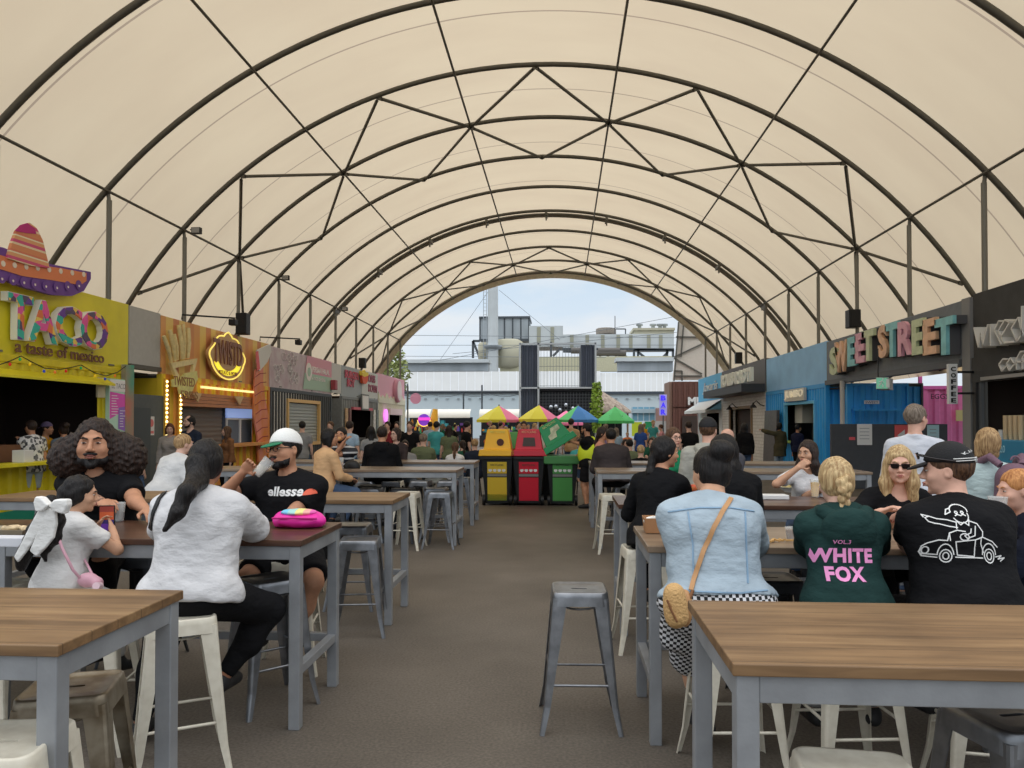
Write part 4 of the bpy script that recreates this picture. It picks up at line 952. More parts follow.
# passage ceiling, lights and exit sign
mb = MB(); mb.box(RXX + .12, RXX + 7, y0, y1, 3.3, 3.36); tag(mb.build('passage_ceiling', mat('soffit', (120, 116, 108), rough=.8)), kind='structure')
for i in range(6):
    mb = MB(); mb.bar((RXX + .4 + i * 1.0, y0, 3.22), (RXX + .4 + i * 1.0, y1, 3.22), .08, .14); tag(mb.build('soffit_beam', m_roofsteel, loc=(RXX + .4 + i, y0, 3.2)), 'dark steel beam under the passage roof behind the candy letters, %s back' % ORD[i], 'beam', 'passage beams')
for i, (x, y) in enumerate(((9.0, 19.5), (9.6, 17.4), (10.6, 20.5))):
    mb = MB(); mb.box(x, x + .3, y, y + 1.1, 3.24, 3.29); tag(mb.build('strip_light', neon('tube_white', (255, 246, 220), 2), loc=(x, y, 3.24)), 'lit strip light under the passage roof, %s one' % ('front', 'middle', 'rear')[i], 'light', 'passage strip lights')
# blue container set back in the passage
m_blu = mat('container_blue', (30, 118, 226), rough=.45, var=.08, vscale=2)
XB = 9.0
by = 21.4
rbb = empty('blue_kiosk', (10, by, 0), 'blue container kiosk across the passage under the exit sign', 'kiosk', 'container food stalls')
pA, pB = atY(855, 400, by), atY(909, 400, by); zt_ = atY(880, 386, by).z; zo = atY(880, 409, by).z
mb = MB(); corr(mb, 'y', by, 7.85, pB.x, zo, zt_, -1, pitch=.3, dep=.05); corr(mb, 'y', by, 7.85, pA.x, .1, zo, -1, pitch=.3, dep=.05); mb.build('corrugated_wall', m_blu, rbb)
mb = MB(); mb.box(7.8, pB.x, by + .02, by + .1, zt_, zt_ + .08); mb.box(7.8, 7.9, by - .02, by + .1, 0, zt_); mb.box(pB.x - .06, pB.x, by - .02, by + .1, zo, zt_); mb.box(pA.x - .05, pB.x, by - .05, by + .05, zo - .05, zo); mb.build('corner_frame', m_blu, rbb)
mb = MB(); mb.box(7.85, pB.x, by + 1.5, by + 1.55, 0, zt_); mb.box(7.8, pB.x, by + .1, by + 1.5, zt_ - .03, zt_); mb.build('inner_shell', m_darkvoid, rbb)
mb = MB(); q = atY(863, 400.5, by); q2 = atY(878, 404, by); mb.box(q.x, q2.x, by - .09, by - .07, q2.z, q.z); mb.build('name_plate', mat('plate_blue', (206, 214, 224)), rbb)
text('SWEET', (q.x + .03, by - .091, q2.z + .015), (1, 0, 0), q2.x - q.x - .06, (q.z - q2.z) * .6, mat('plate_ink', (40, 60, 110)), rbb, .004)
# charcoal counter wall with papers
by2 = 20.2
pL, pR = atY(843, 424, by2), atY(947.5, 424, by2)
rck = empty('charcoal_counter', ((pL.x + pR.x) / 2, by2, 0), 'tall charcoal counter wall with paper notices across the passage', 'counter')
mb = MB(); mb.box(pL.x - .3, pR.x, by2, by2 + .1, 0, pL.z); mb.build('counter_wall', mat('counter_charcoal', (44, 46, 50), rough=.6, var=.05), rck, bevel=.006)
for nm_, (a, b, c, d), col_ in (('paper_notice', (857, 424, 872, 445), (212, 214, 212)), ('red_poster', (894.5, 425, 912, 447), (206, 62, 62)), ('blue_poster', (927, 425, 939, 443), (150, 206, 222)), ('red_tag', (849, 437, 855, 440), (196, 60, 66))):
    u, v = atY(a, b, by2), atY(c, d, by2); mb = MB(); mb.box(u.x, v.x, by2 - .012, by2, v.z, u.z); o = mb.build(nm_, mat('paper_' + nm_, col_), rck)
    if nm_ == 'red_poster': 
        mb = MB(); mb.add([(u.x + .06, by2 - .014, v.z + .3), (u.x + .25, by2 - .014, v.z + .45), (u.x + .25, by2 - .014, v.z + .15)], [(0, 1, 2)]); mb.build('white_arrow', m_white, o)
    if nm_ in ('blue_poster', 'paper_notice'):
        mb = MB()
        for i in range(4): mb.box(u.x + .06, v.x - .07, by2 - .015, by2 - .012, u.z - .12 - i * .09, u.z - .105 - i * .09)
        mb.build('written_lines', mat('ink_grey', (110, 116, 124)), o)
# pink container
py_ = 23.4
pa, pb = atY(909, 390, py_), atY(968, 390, py_)
rpp = empty('pink_container', ((pa.x + pb.x) / 2, py_, 0), 'hot pink shipping container closing the passage behind the counter', 'container')
mb = MB(); corr(mb, 'y', py_, pa.x - .6, pb.x + .4, .1, pa.z + .05, -1, pitch=.32, dep=.05); mb.build('corrugated_wall', mat('hot_pink', (250, 92, 150), rough=.5, var=.06), rpp)
mb = MB(); mb.box(pa.x - .6, pb.x + .4, py_ - .03, py_ + .1, pa.z + .02, pa.z + .12); q = atY(919, 370, py_ - .05); mb.box(q.x - .03, q.x + .06, py_ - .12, py_ - .04, 0, 3.3); mb.build('corner_frame', mat('hot_pink_frame', (200, 70, 136)), rpp)
q = atY(930, 397, py_); text('EGGS', (q.x, py_ - .06, q.z - .06), (1, 0, 0), .5, .15, m_black, rpp, .005)
mb = MB(); u, v = atY(955.5, 410, 15.6), atY(963, 421, 15.6)
u, v = atY(956, 410, py_ - .1), atY(963, 421, py_ - .1); mb.box(u.x, v.x, py_ - .1, py_ - .08, v.z, u.z); mb.build('yellow_notice', mat('notice_yellow', (226, 196, 110)), rpp)
# exit sign
u, v = atY(876, 377.5, 16.6), atY(888, 389, 16.6)
rex = empty('exit_sign', ((u.x + v.x) / 2, 16.6, v.z), 'green running man exit sign box hanging under the candy lettering', 'exit sign')
mb = MB(); w2 = atY(897, 380, 17.0); mb.hexa([(u.x, 16.6, v.z), (v.x, 16.6, v.z), (w2.x, 17.2, v.z), (w2.x - .25, 17.2, v.z), (u.x, 16.6, u.z), (v.x, 16.6, u.z), (w2.x, 17.2, u.z), (w2.x - .25, 17.2, u.z)]); mb.build('sign_box', mat('exit_case', (150, 152, 150)), rex)
mb = MB(); mb.box(u.x + .01, v.x - .01, 16.585, 16.6, v.z + .01, u.z - .01); mb.build('green_face', mat('exit_green', (120, 190, 160), emit=.4), rex)
mb = MB(); cx_ = u.x + .1; cz_ = (u.z + v.z) / 2
mb.tube([(cx_ + .02, 16.58, cz_ + .06), (cx_ - .01, 16.58, cz_), (cx_ + .04, 16.58, cz_ - .04), (cx_ + .03, 16.58, cz_ - .09)], .012, 5); mb.tube([(cx_ - .01, 16.58, cz_), (cx_ - .05, 16.58, cz_ - .07)], .012, 5); mb.tube([(cx_ - .05, 16.58, cz_ + .03), (cx_ + .01, 16.58, cz_ + .04), (cx_ + .06, 16.58, cz_ + .01)], .01, 5); mb.lathe((cx_ + .035, 16.575, cz_ + .09), [(.018, 0), (.018, .01)], 10, 'y'); mb.box(cx_ + .1, cx_ + .17, 16.578, 16.584, cz_ - .09, cz_ + .09)
mb.build('running_man', mat('exit_white', (230, 240, 234)), rex)
mb = MB(); mb.bar(((u.x + v.x) / 2, 16.8, u.z), ((u.x + v.x) / 2, 16.8, 3.3), .02, .02); mb.build('hanger', m_black, rex)
# fire hydrant pipe
q = atX(842.5, 420, RXX + .05); rfp = empty('fire_pipe', (RXX + .0, 21.7, 0), 'grey vertical pipe with red hydrant valves on the blue container corner', 'pipe')
yy = atX(842.5, 420, RXX - .1).y
mb = MB(); mb.tube([(RXX - .1, yy, 1.25), (RXX - .1, yy, 2.85)], .06, 10); mb.build('riser', mat('pipe_grey', (150, 148, 144), rough=.5), rfp)
mb = MB(); mb.tube([(RXX - .1, yy, 1.3), (RXX - .1, yy, 1.1), (RXX - .12, yy + .6, 1.1)], .045, 8); mb.lathe((RXX - .12, yy + .65, 1.1), [(.07, 0), (.08, .04), (.03, .08)], 10, 'y'); mb.lathe((RXX - .28, yy + .2, 1.1), [(.09, 0), (.09, .03)], 12, 'x'); mb.build('red_valve', mat('hydrant_red', (186, 30, 40), rough=.4), rfp)
# --- blue stall
y0, y1 = 22.75, 29.3
m_blf = mat('fascia_blue', (104, 160, 252), rough=.6, var=.08, vscale=1.5)
ya, yb = RPt(815, 420)[0], RPt(786, 420)[0]
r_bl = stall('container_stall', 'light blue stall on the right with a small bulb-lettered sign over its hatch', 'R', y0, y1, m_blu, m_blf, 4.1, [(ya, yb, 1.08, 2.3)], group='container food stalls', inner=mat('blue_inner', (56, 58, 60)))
opening_trim(r_bl, 'R', ya, yb, 1.08, 2.3, mat('frame_blue', (70, 150, 230)), w=.09)
mb = MB(); mb.box(RXX - .25, RXX + .1, ya, yb, 1.04, 1.1); mb.build('counter', mat('counter_lime', (110, 150, 60)), r_bl)
mb = MB(); mb.box(RXX - .12, RXX - .03, RPt(807.5, 395)[0], RPt(788, 395)[0], 2.42, 2.82); sg = mb.build('sign_box', mat('sign_grey', (170, 166, 154)), r_bl)
text('JUMBO', (RXX - .12, RPt(788.5, 395)[0], 2.47), (0, -1, 0), RPt(788.5, 395)[0] - RPt(807, 395)[0], .3, mat('bulb_letter', (224, 214, 190), emit=.3), sg, .03, bold=.02)
for i in range(3):
    mb = MB(); yq = ya + .4 + i * .8; mb.box(RXX + .7, RXX + 1.1, yq, yq + .5, 1.1, 1.5 + .12 * i); mb.build('kitchen_box', mat('kitchen_%d' % i, [(70, 70, 68), (110, 106, 98), (44, 44, 46)][i]), r_bl)
mb = MB(); mb.box(RXX + .3, RXX + 1.2, yb - .8, yb, 1.7, 2.4); mb.build('range_hood', mat('hood_grey', (150, 150, 146)), r_bl)
# leaning menu board
a, b = RPt(776, 430, RXX - .25)[0], RPt(764, 430, RXX - .25)[0]
mb = MB(); mb.hexa([(RXX - .3, a, .02), (RXX - .24, a, .02), (RXX - .24, b, .02), (RXX - .3, b, .02), (RXX - .22, a, 2.15), (RXX - .12, a, 2.15), (RXX - .12, b, 2.15), (RXX - .22, b, 2.15)]); tag(mb.build('menu_board', mat('menu_black', (58, 54, 54), rough=.4, var=.2), loc=(RXX - .27, a, 0)), 'tall dark menu panel leaning between the white brick shop and the blue stall', 'menu board')
# --- white brick shop
y0, y1 = 29.34, 37.15
m_brk = bpy.data.materials.new('white_brick'); m_brk.use_nodes = True; t = m_brk.node_tree; b_ = t.nodes['Principled BSDF']
tc = t.nodes.new('ShaderNodeTexCoord'); mp = t.nodes.new('ShaderNodeMapping'); mp.inputs['Rotation'].default_value = (PI / 2, 0, PI / 2); t.links.new(tc.outputs['Object'], mp.inputs[0])
sp = t.nodes.new('ShaderNodeSeparateXYZ'); cb_ = t.nodes.new('ShaderNodeCombineXYZ'); t.links.new(tc.outputs['Object'], sp.inputs[0]); t.links.new(sp.outputs['Y'], cb_.inputs['X']); t.links.new(sp.outputs['Z'], cb_.inputs['Y'])
bk = t.nodes.new('ShaderNodeTexBrick'); bk.inputs['Scale'].default_value = 2.0; bk.inputs['Color1'].default_value = (*SB(206, 202, 196), 1); bk.inputs['Color2'].default_value = (*SB(186, 182, 176), 1); bk.inputs['Mortar'].default_value = (*SB(150, 146, 140), 1); bk.inputs['Mortar Size'].default_value = .02
t.links.new(cb_.outputs[0], bk.inputs['Vector']); t.links.new(bk.outputs['Color'], b_.inputs['Base Color']); b_.inputs['Roughness'].default_value = .8
r_br = empty('brick_shop', (RXX, 33, 0), 'white brick shop on the right under a black sign with pale green letters', 'stall', 'container food stalls')
da, db = RPt(752, 430)[0], RPt(731, 430)[0]
mb = MB(); mb.box(RXX, RXX + .2, y0, da, 0, 2.95); mb.box(RXX, RXX + .2, db, y1, 0, 2.95); mb.box(RXX, RXX + .2, da, db, 2.3, 2.95); mb.build('brick_wall', m_brk, r_br)
mb = MB(); mb.box(RXX + .2, RXX + 2.6, y0, y1, 2.85, 2.9); mb.box(RXX + 2.6, RXX + 2.65, y0, y1, 0, 2.9); mb.box(RXX + .2, RXX + 2.6, y0, y0 + .05, 0, 2.85); mb.box(RXX + .2, RXX + 2.6, y1 - .05, y1, 0, 2.85); mb.build('inner_shell', mat('shop_inner', (120, 112, 104)), r_br)
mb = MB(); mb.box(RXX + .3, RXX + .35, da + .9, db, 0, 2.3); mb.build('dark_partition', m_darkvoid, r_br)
mb = MB(); mb.box(RXX - .06, RXX + .1, da - .12, da, 0, 2.42); mb.box(RXX - .06, RXX + .1, db, db + .2, 0, 2.42); mb.box(RXX - .06, RXX + .1, da, db, 2.3, 2.42); mb.build('door_trim', mat('timber_trim', (96, 76, 56), rough=.6), r_br)
mb = MB(); mb.box(RXX - .02, RXX + .3, y0, y1, 2.9, 4.16); mb.build('fascia', mat('fascia_dark', (70, 70, 72), rough=.6), r_br)
mb = MB(); mb.box(RXX - .9, RXX - .02, y0 + .02, y1, 2.88, 3.2); mb.build('canopy', mat('canopy_dark', (40, 40, 42), rough=.5), r_br, bevel=.01)
X_ = RXX - .9; ya_, yb_ = atX(752, 370, X_).y, atX(722, 370, X_).y
text('ROLLS & ROTI', (X_ + .06, yb_, 3.2), (0, -1, 0), yb_ - ya_, .52, mat('letter_sage', (222, 232, 216), rough=.5), r_br, .12, bold=.05)
for px in (757, 733):
    q = atX(px, 403, RXX - .2); ra = empty('wall_lamp', (RXX, q.y, 2.4), 'black gooseneck wall lamp on the white brick, %s of the doorway' % ('near side' if px == 757 else 'far side'), 'lamp', 'gooseneck lamps')
    mb = MB(); mb.tube([(RXX, q.y - .3, 2.35), (RXX - .15, q.y - .3, 2.4), (RXX - .3, q.y - .3, 2.55), (RXX - .42, q.y - .3, 2.45)], .02, 6); mb.build('gooseneck', m_black, ra)
    mb = MB(); mb.lathe((RXX - .42, q.y - .3, 2.28), [(.14, 0), (.12, .05), (.04, .14), (.02, .2)], 14); mb.build('shade', m_black, ra)
# --- far blue shop with awning
y0, y1 = 37.2, 43.7
r_fb = stall('container_stall', 'pale shop with bright blue sign and a white awning, last on the right', 'R', y0, y1, mat('shop_white', (196, 202, 204), rough=.7), mat('fascia_sky', (62, 142, 216), rough=.5), 4.16, [(RPt(719, 420)[0], RPt(707, 420)[0], .9, 2.2)], group='container food stalls', pitch=.6)
X_ = RXX; a, b = RPt(718, 372)[0], RPt(703, 372)[0]
text('Javaris', (RXX - .0, b, 3.25), (0, -1, 0), b - a, .6, m_white, r_fb, .04, bold=.0, shear=.3)
mb = MB(); mb.box(RXX - .02, RXX, RPt(719, 390)[0], RPt(708, 390)[0], 2.98, 3.14); mb.build('pink_swash', mat('swash_pink', (226, 90, 150)), r_fb)
mb = MB(); ya_, yb_ = 37.3, 43.5
mb.prism([(RXX, 2.85), (RXX - .8, 2.35), (RXX - .8, 2.2), (RXX, 2.1), (RXX, 2.25)][:3] + [(RXX - .02, 2.75)], ((0, yb_, 0), (1, 0, 0), (0, 0, 1)), yb_ - ya_); mb.build('awning', mat('awning_white', (206, 216, 224), rough=.7), r_fb)
mb = MB(); mb.add([(RXX, ya_, 2.85), (RXX - .8, ya_, 2.35), (RXX - .02, ya_, 2.35)], [(0, 1, 2)]); mb.build('awning_side', mat('awning_blue', (90, 150, 196)), r_fb)
ALBK[0] = 1.0
# ================================================================== OUTSIDE, BEYOND THE FAR END
def bxp(mb, a, b, c, d, Y, dep):
    """box whose front face covers the photo rectangle a,b..c,d at distance Y"""
    u, v = atY(a, b, Y), atY(c, d, Y); return mb.box(u.x, v.x, Y, Y + dep, v.z, u.z)
m_shed = mat('shed_white', (176, 178, 178), rough=.6, var=.04, vscale=.3)
m_shedb = mat('shed_pale_blue', (206, 220, 226), rough=.6); m_fac = mat('factory_cladding', (200, 206, 208), rough=.6, var=.08, vscale=.4)
m_facg = mat('factory_grey', (166, 174, 180), rough=.6, var=.2, vscale=.5, stretch=(1, 1, .2)); m_facb = mat('factory_beige', (190, 186, 164), rough=.7)
m_fsteel = mat('factory_steel', (76, 82, 88), rough=.5)
def rep_lines(mb, a, c, y0, y1, Y, n, w=.06):
    for i in range(n + 1):
        u = atY(a + (c - a) * i / n, y0, Y); v = atY(a, y1, Y); mb.box(u.x - w / 2, u.x + w / 2, Y - .04, Y, v.z, u.z)
# left shed with sloping roof
def shed(a, c, yr, ye, yb, Y, lab, n):
    r_ = empty('factory_shed', (atY((a + c) / 2, 423, Y).x, Y, 0), lab, 'shed', 'white factory sheds')
    u, v = atY(a, ye, Y), atY(c, ye, Y); zr = atY(a, yr, Y + 6).z; ur, vr = atY(a, yr, Y + 6), atY(c, yr, Y + 6)
    mb = MB(); mb.hexa([(u.x, Y, u.z - .1), (v.x, Y, u.z - .1), (vr.x, Y + 6, zr - .1), (ur.x, Y + 6, zr - .1), (u.x, Y, u.z), (v.x, Y, u.z), (vr.x, Y + 6, zr), (ur.x, Y + 6, zr)]); rf_ = mb.build('roof', m_shed, r_)
    mb = MB()
    for i in range(n + 1):
        f = i / n; p = Vector((u.x + (v.x - u.x) * f, Y, u.z)); q = Vector((ur.x + (vr.x - ur.x) * f, Y + 6, zr)); mb.bar(p, q, .07, .07)
    mb.build('roof_seams', mat('seam_grey', (196, 200, 204)), rf_)
    mb = MB(); mb.box(u.x, v.x, Y + .2, Y + .4, 0, u.z); mb.build('wall', m_shedb, r_)
    mb = MB(); mb.box(u.x, v.x, Y - .1, Y + .15, u.z - .25, u.z + .05); mb.build('gutter', mat('gutter_dark', (70, 78, 88)), r_)
    return r_
rs1 = shed(385, 600, 372, 391.5, 423, 84, 'long white roofed factory shed on the left beyond the tent', 26)
rs2 = shed(594, 674, 373, 392, 423, 84, 'white roofed factory shed behind the thatched hut', 14)
mb = MB(); bxp(mb, 396, 362.5, 488, 371, 92, 2); mb.build('clerestory_wall', m_facg, rs1)
mb = MB(); bxp(mb, 395, 359.5, 489, 362.5, 91.5, 3); mb.build('clerestory_roof', m_fac, rs1)
mb = MB(); bxp(mb, 471, 371, 478, 391, 83.7, .1); 
mb = MB(); bxp(mb, 618, 361, 673, 371, 92, 2); mb.build('clerestory_wall', m_facg, rs2)
mb = MB(); bxp(mb, 616, 357.5, 674, 361, 91.5, 3); mb.build('clerestory_roof', m_fac, rs2)
mb = MB()
for i in range(9): bxp(mb, 424 + i * 11, 398, 426.5 + i * 11, 399.2, 84, .2)
mb.build('wall_lamps', m_facg, rs1); mb = MB()
for i in range(6): bxp(mb, 604 + i * 11, 398, 606.5 + i * 11, 399.2, 84, .2)
mb.build('wall_lamps', m_facg, rs2)
# tall factory
rc_ = empty('chimney', (atY(493, 423, 100).x, 100, 0), 'tall pale grey factory chimney with a ladder', 'chimney')
u, v = atY(487.6, 287, 100), atY(498.2, 378, 100); cxx = (u.x + v.x) / 2; rr_ = (v.x - u.x) / 2
mb = MB(); mb.lathe((cxx, 100, 0), [(rr_ * 1.05, 0), (rr_ * 1.02, 10), (rr_ * .95, 21)], 20); mb.build('stack', m_fac, rc_)
mb = MB(); zc = atY(493, 347, 100).z; mb.lathe((cxx, 100, zc), [(rr_ * 1.2, -.3), (rr_ * 1.75, 0), (rr_ * 1.75, .15), (rr_ * 1.1, .16)], 20); mb.build('collar', m_facg, rc_)
mb = MB(); xl = cxx - rr_ - .25
mb.bar((xl - .25, 99.6, 6), (xl - .25, 99.6, 20), .08, .08); mb.bar((xl + .15, 99.6, 6), (xl + .15, 99.6, 20), .08, .08)
for i in range(28): mb.bar((xl - .25, 99.6, 6 + i * .5), (xl + .15, 99.6, 6 + i * .5), .05, .05)
mb.build('ladder', m_facg, rc_)
rfk = empty('factory', (atY(530, 423, 106).x, 106, 0), 'grey factory building with dust collector, silos and a long raised gallery', 'factory')
mb = MB(); bxp(mb, 479.5, 317.5, 529, 340, 104, 6); mb.build('collector_house', m_facg, rfk)
mb = MB(); rep_lines(mb, 480, 529, 317.5, 340, 104, 6, .2); bxp(mb, 479, 316.5, 530, 318, 103.8, 6.4); bxp(mb, 479, 339, 530, 341, 103.8, .4); mb.build('collector_frame', m_fsteel, rfk)
mb = MB(); bxp(mb, 529, 326, 563, 346.5, 103.5, 6); bxp(mb, 563, 334.5, 674, 348.5, 103.5, 5); mb.build('gallery', m_fac, rfk)
mb = MB(); bxp(mb, 635, 329, 674, 334.6, 103.6, 5); bxp(mb, 633, 328, 675, 330, 103.4, 5.4); mb.build('gallery_upper', m_facb, rfk)
for a in (537, 550.5, 570, 585.5, 601, 616.5, 629, 647, 659): mb = MB(); bxp(mb, a, 327 if a < 560 else 335, a + 3.6, 346 if a < 560 else 348.4, 103.42, .1); mb.build('gallery_stripe', mat('stripe_khaki', (160, 160, 142)), rfk)
mb = MB(); p = atY(606, 334.5, 106); mb.lathe((p.x, 106, p.z), [(1.4, 0), (1.4, .75), (1.2, .85)], 20); mb.build('roof_tank', mat('tank_rust', (128, 120, 110), var=.3), rfk)
mb = MB()
for px, r0, yt, yb_ in ((482.5, .7, 344, 358), (509, 1.75, 341, 366), (499.5, .6, 341, 352)):
    p, q = atY(px, yt, 101), atY(px, yb_, 101); mb.lathe((p.x, 102, q.z), [(r0 * .6, -.4), (r0, 0), (r0, p.z - q.z), (r0 * .7, p.z - q.z + .3)], 18)
mb.build('silo', m_facb, rfk)
mb = MB()
for a, b, c, d in ((473, 341, 473, 358), (473, 341, 480, 341), (562, 349, 674, 349.5), (563, 351.5, 596, 352), (596, 350, 627, 357), (634, 350, 674, 350.5), (473, 341, 479, 356), (634, 350, 634, 360), (638, 350, 638, 360), (667, 350, 667, 360), (673, 350, 673, 360), (638, 352, 648, 360), (660, 360, 668, 352), (551, 342, 551, 372), (560, 349, 553, 356), (600, 348, 600, 357), (608, 348, 608, 357), (616, 350, 616, 358)):
    mb.bar(atY(a, b, 103), atY(c, d, 103), .3, .3)
mb.build('steelwork', m_fsteel, rfk)
mb = MB()
for i, (a, b, c) in enumerate(((571, 350.6, 593), (596, 353, 626), (598, 350.8, 620))): mb.tube([atY(a, b, 102), atY(c, b, 102)], .42, 10)
mb.build('pipes', mat('pipe_dark', (96, 92, 88), rough=.5), rfk)
mb = MB(); bxp(mb, 500, 357, 672, 371, 101, 1); mb.build('lower_cladding', mat('factory_cream', (204, 200, 170), rough=.7, var=.1), rfk)
mb = MB()
for px in (639.5, 653, 660, 664.5): p = atY(px, 328, 105); mb.lathe((p.x, 105, p.z), [(.25, -.2), (.25, .3), (.45, .3), (.45, .55)], 10)
mb.build('roof_vent', m_facg, rfk)
mb = MB(); mb.bar(atY(615, 316, 104), atY(615, 334, 104), .1, .1); mb.bar(atY(616, 329, 104), atY(625.5, 329, 104), .15, .15); mb.bar(atY(625.5, 329, 104), atY(625.5, 334, 104), .15, .15); mb.build('mast', m_fsteel, rfk)
# power lines
for i, (a, b, c, d) in enumerate(((380, 335, 700, 338), (380, 345.3, 700, 345), (560, 338, 700, 312), (380, 356, 520, 357), (575, 342, 700, 330), (499, 290, 560, 340), (488, 292, 440, 360))):
    p, q = atY(a, b, 80 if i < 5 else 99), atY(c, d, 80 if i < 5 else 99)
    if i < 5: p += (p - q) * 1.0; q += (q - p) * .3
    mb = MB(); mb.tube([p, q], .025, 5); tag(mb.build('power_line', mat('wire_grey', (110, 118, 126)), loc=p), 'thin overhead wire, %s' % ['first from the top across the silos', 'second down, just above the shed roof', 'one rising to the upper right', 'lowest one over the left shed', 'one sloping above the gallery', 'stay falling to the right of the chimney', 'stay falling to the left of the chimney'][i], 'wire', 'overhead wires')
for nm_, px, c, hw in (('left', 398, (150, 158, 110), 3.0),):
    pass
# stacked black containers with terrace
Y = 58; m_nv = mat('container_navy', (66, 72, 84), rough=.5, var=.08); m_nvd = mat('container_dark', (34, 36, 42), rough=.6)  # second tone is a darker grey for bodies and back walls
rk = empty('container_tower', (atY(558, 423, Y).x, Y, 0), 'three storey stack of dark containers with a mesh fronted terrace', 'container tower')
def PX(px): return atY(px, 400, Y).x
def PZ(py): return atY(560, py, Y).z
mb = MB(); pass
for a_, b_2, c_, d_ in ((521, 537, 460, 388), (521, 537, 387, 345), (581, 595, 388, 345)): mb = MB(); corr(mb, 'y', Y, PX(a_), PX(b_2), max(0, PZ(c_)), PZ(d_), -1, pitch=.35, dep=.08); mb.build('container_end', m_nv, rk)
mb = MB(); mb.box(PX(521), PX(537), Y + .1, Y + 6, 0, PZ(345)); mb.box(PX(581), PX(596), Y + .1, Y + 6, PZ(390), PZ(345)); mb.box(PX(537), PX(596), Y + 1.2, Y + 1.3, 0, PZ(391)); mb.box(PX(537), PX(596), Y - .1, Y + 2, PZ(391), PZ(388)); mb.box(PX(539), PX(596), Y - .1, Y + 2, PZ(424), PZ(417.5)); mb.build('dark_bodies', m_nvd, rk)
mb = MB()
for a in (520, 538.5, 595.5): mb.box(PX(a) - .07, PX(a) + .07, Y - .3, Y - .14, 0, PZ(343))
for b, a0 in ((344, 520), (388, 520), (417, 539)): mb.box(PX(a0), PX(596), Y - .3, Y - .14, PZ(b) - .06, PZ(b) + .06)
mb.build('white_frame', mat('frame_pale', (176, 180, 182)), rk)
mb = MB()
for i in range(19): x = PX(540) + (PX(595) - PX(540)) * i / 18; mb.box(x - .012, x + .012, Y - .24, Y - .2, PZ(416), PZ(392))
for i in range(8): z = PZ(416) + (PZ(392) - PZ(416)) * i / 8; mb.box(PX(540), PX(595), Y - .24, Y - .2, z - .012, z + .012)
for i in range(15): x = PX(538) + (PX(581) - PX(538)) * i / 14; mb.box(x - .012, x + .012, Y - .24, Y - .2, PZ(388), PZ(347))
for i in range(3): z = PZ(386) + (PZ(347) - PZ(386)) * i / 2; mb.box(PX(538), PX(581), Y - .24, Y - .2, z - .015, z + .015)
mb.build('mesh_fence', mat('mesh_grey', (104, 108, 114)), rk)
for i, (px, py) in enumerate(((556, 405.5), (566, 404), (560, 409), (573, 407.5), (551, 406))): p = atY(px, py + 1, Y - .5); mb = MB(); mb.lathe((p.x, Y - .5, p.z), [(0, -.17), (.12, -.12), (.17, 0), (.12, .12), (0, .17)], 10); mb.build('mirror_ball', mat('mirror_ball', (190, 196, 204), rough=.2, metal=.7), rk)
mb = MB()
for i in range(14): x = PX(523) + i * .28; mb.box(x, x + .05, Y - .1, Y - .02, 0, 1.1 + .35 * (i % 2)); 
# climbing plant
def foliage(name, lab, cat, cx, cy, z0, z1, rx, ry, n, c, sz=.09, seed=1, mats=None):
    q = random.Random(seed); mb = MB()
    for i in range(n):
        z = q.uniform(z0, z1); a = q.uniform(0, 2 * PI); f = math.sqrt(q.random()); t_ = (z - z0) / (z1 - z0); k = 1 - .5 * abs(2 * t_ - 1)
        p = Vector((cx + rx * f * k * math.cos(a), cy + ry * f * k * math.sin(a), z)); u = Vector((q.uniform(-1, 1), q.uniform(-1, 1), q.uniform(-1, 1))).normalized(); w = u.cross(Vector((q.uniform(-1, 1), 1, q.uniform(-1, 1)))).normalized()
        s = sz * q.uniform(.6, 1.3); mb.add([p - u * s, p + w * s * .5, p + u * s, p - w * s * .5], [(0, 1, 2, 3)])
    mb.tube([(cx, cy, 0), (cx, cy, z1)], .03, 5)
    return tag(mb.build(name, mat('leaf_%d_%d_%d' % c, c, rough=.6, var=.4, vscale=2), loc=(cx, cy, z0)), lab, cat)
foliage('climbing_plant', 'yellow green climber hanging down the right edge of the container tower', 'plant', PX(596.5), Y - .5, PZ(432), PZ(383), .55, .3, 700, (136, 164, 56), .13)
p = atY(398, 360, 64); foliage('bush', 'pale green tree tops just beyond the last left stall', 'tree', p.x - .8, 64, 3.5, atY(398, 345, 64).z, 2.0, 1.5, 1600, (150, 160, 96), .2, 5)
# thatched hut
p = atY(600, 390, 66); rt_ = empty('thatched_hut', (p.x, 68, 0), 'thatched conical hut roof right of the container tower', 'hut')
mb = MB(); q = atY(634, 413, 66); R_ = q.x - p.x; h0 = q.z; mb.lathe((p.x, 67.5, h0), [(R_, 0), (R_ * 1.0, .12), (R_ * .8, .6), (R_ * .5, 1.2), (R_ * .2, 1.75), (0, 2.1)], 28, smooth=True)
mb.build('thatch', mat('thatch', (176, 160, 144), rough=.95, var=.3, vscale=4, bump=1, bscale=6, stretch=(1, 1, .3), col2=(130, 114, 102)), rt_)
for x in (-.85, .85):
    mb = MB(); mb.tube([(p.x + x * R_, 67.3, 0), (p.x + x * R_, 67.3, h0 + .2)], .09, 8); mb.build('post', mat('post_wood', (150, 120, 90)), rt_)
mb = MB(); mb.box(p.x - R_ * .7, p.x + R_ * .7, 68, 68.2, 0, h0); mb.build('back_wall', m_nvd, rt_)
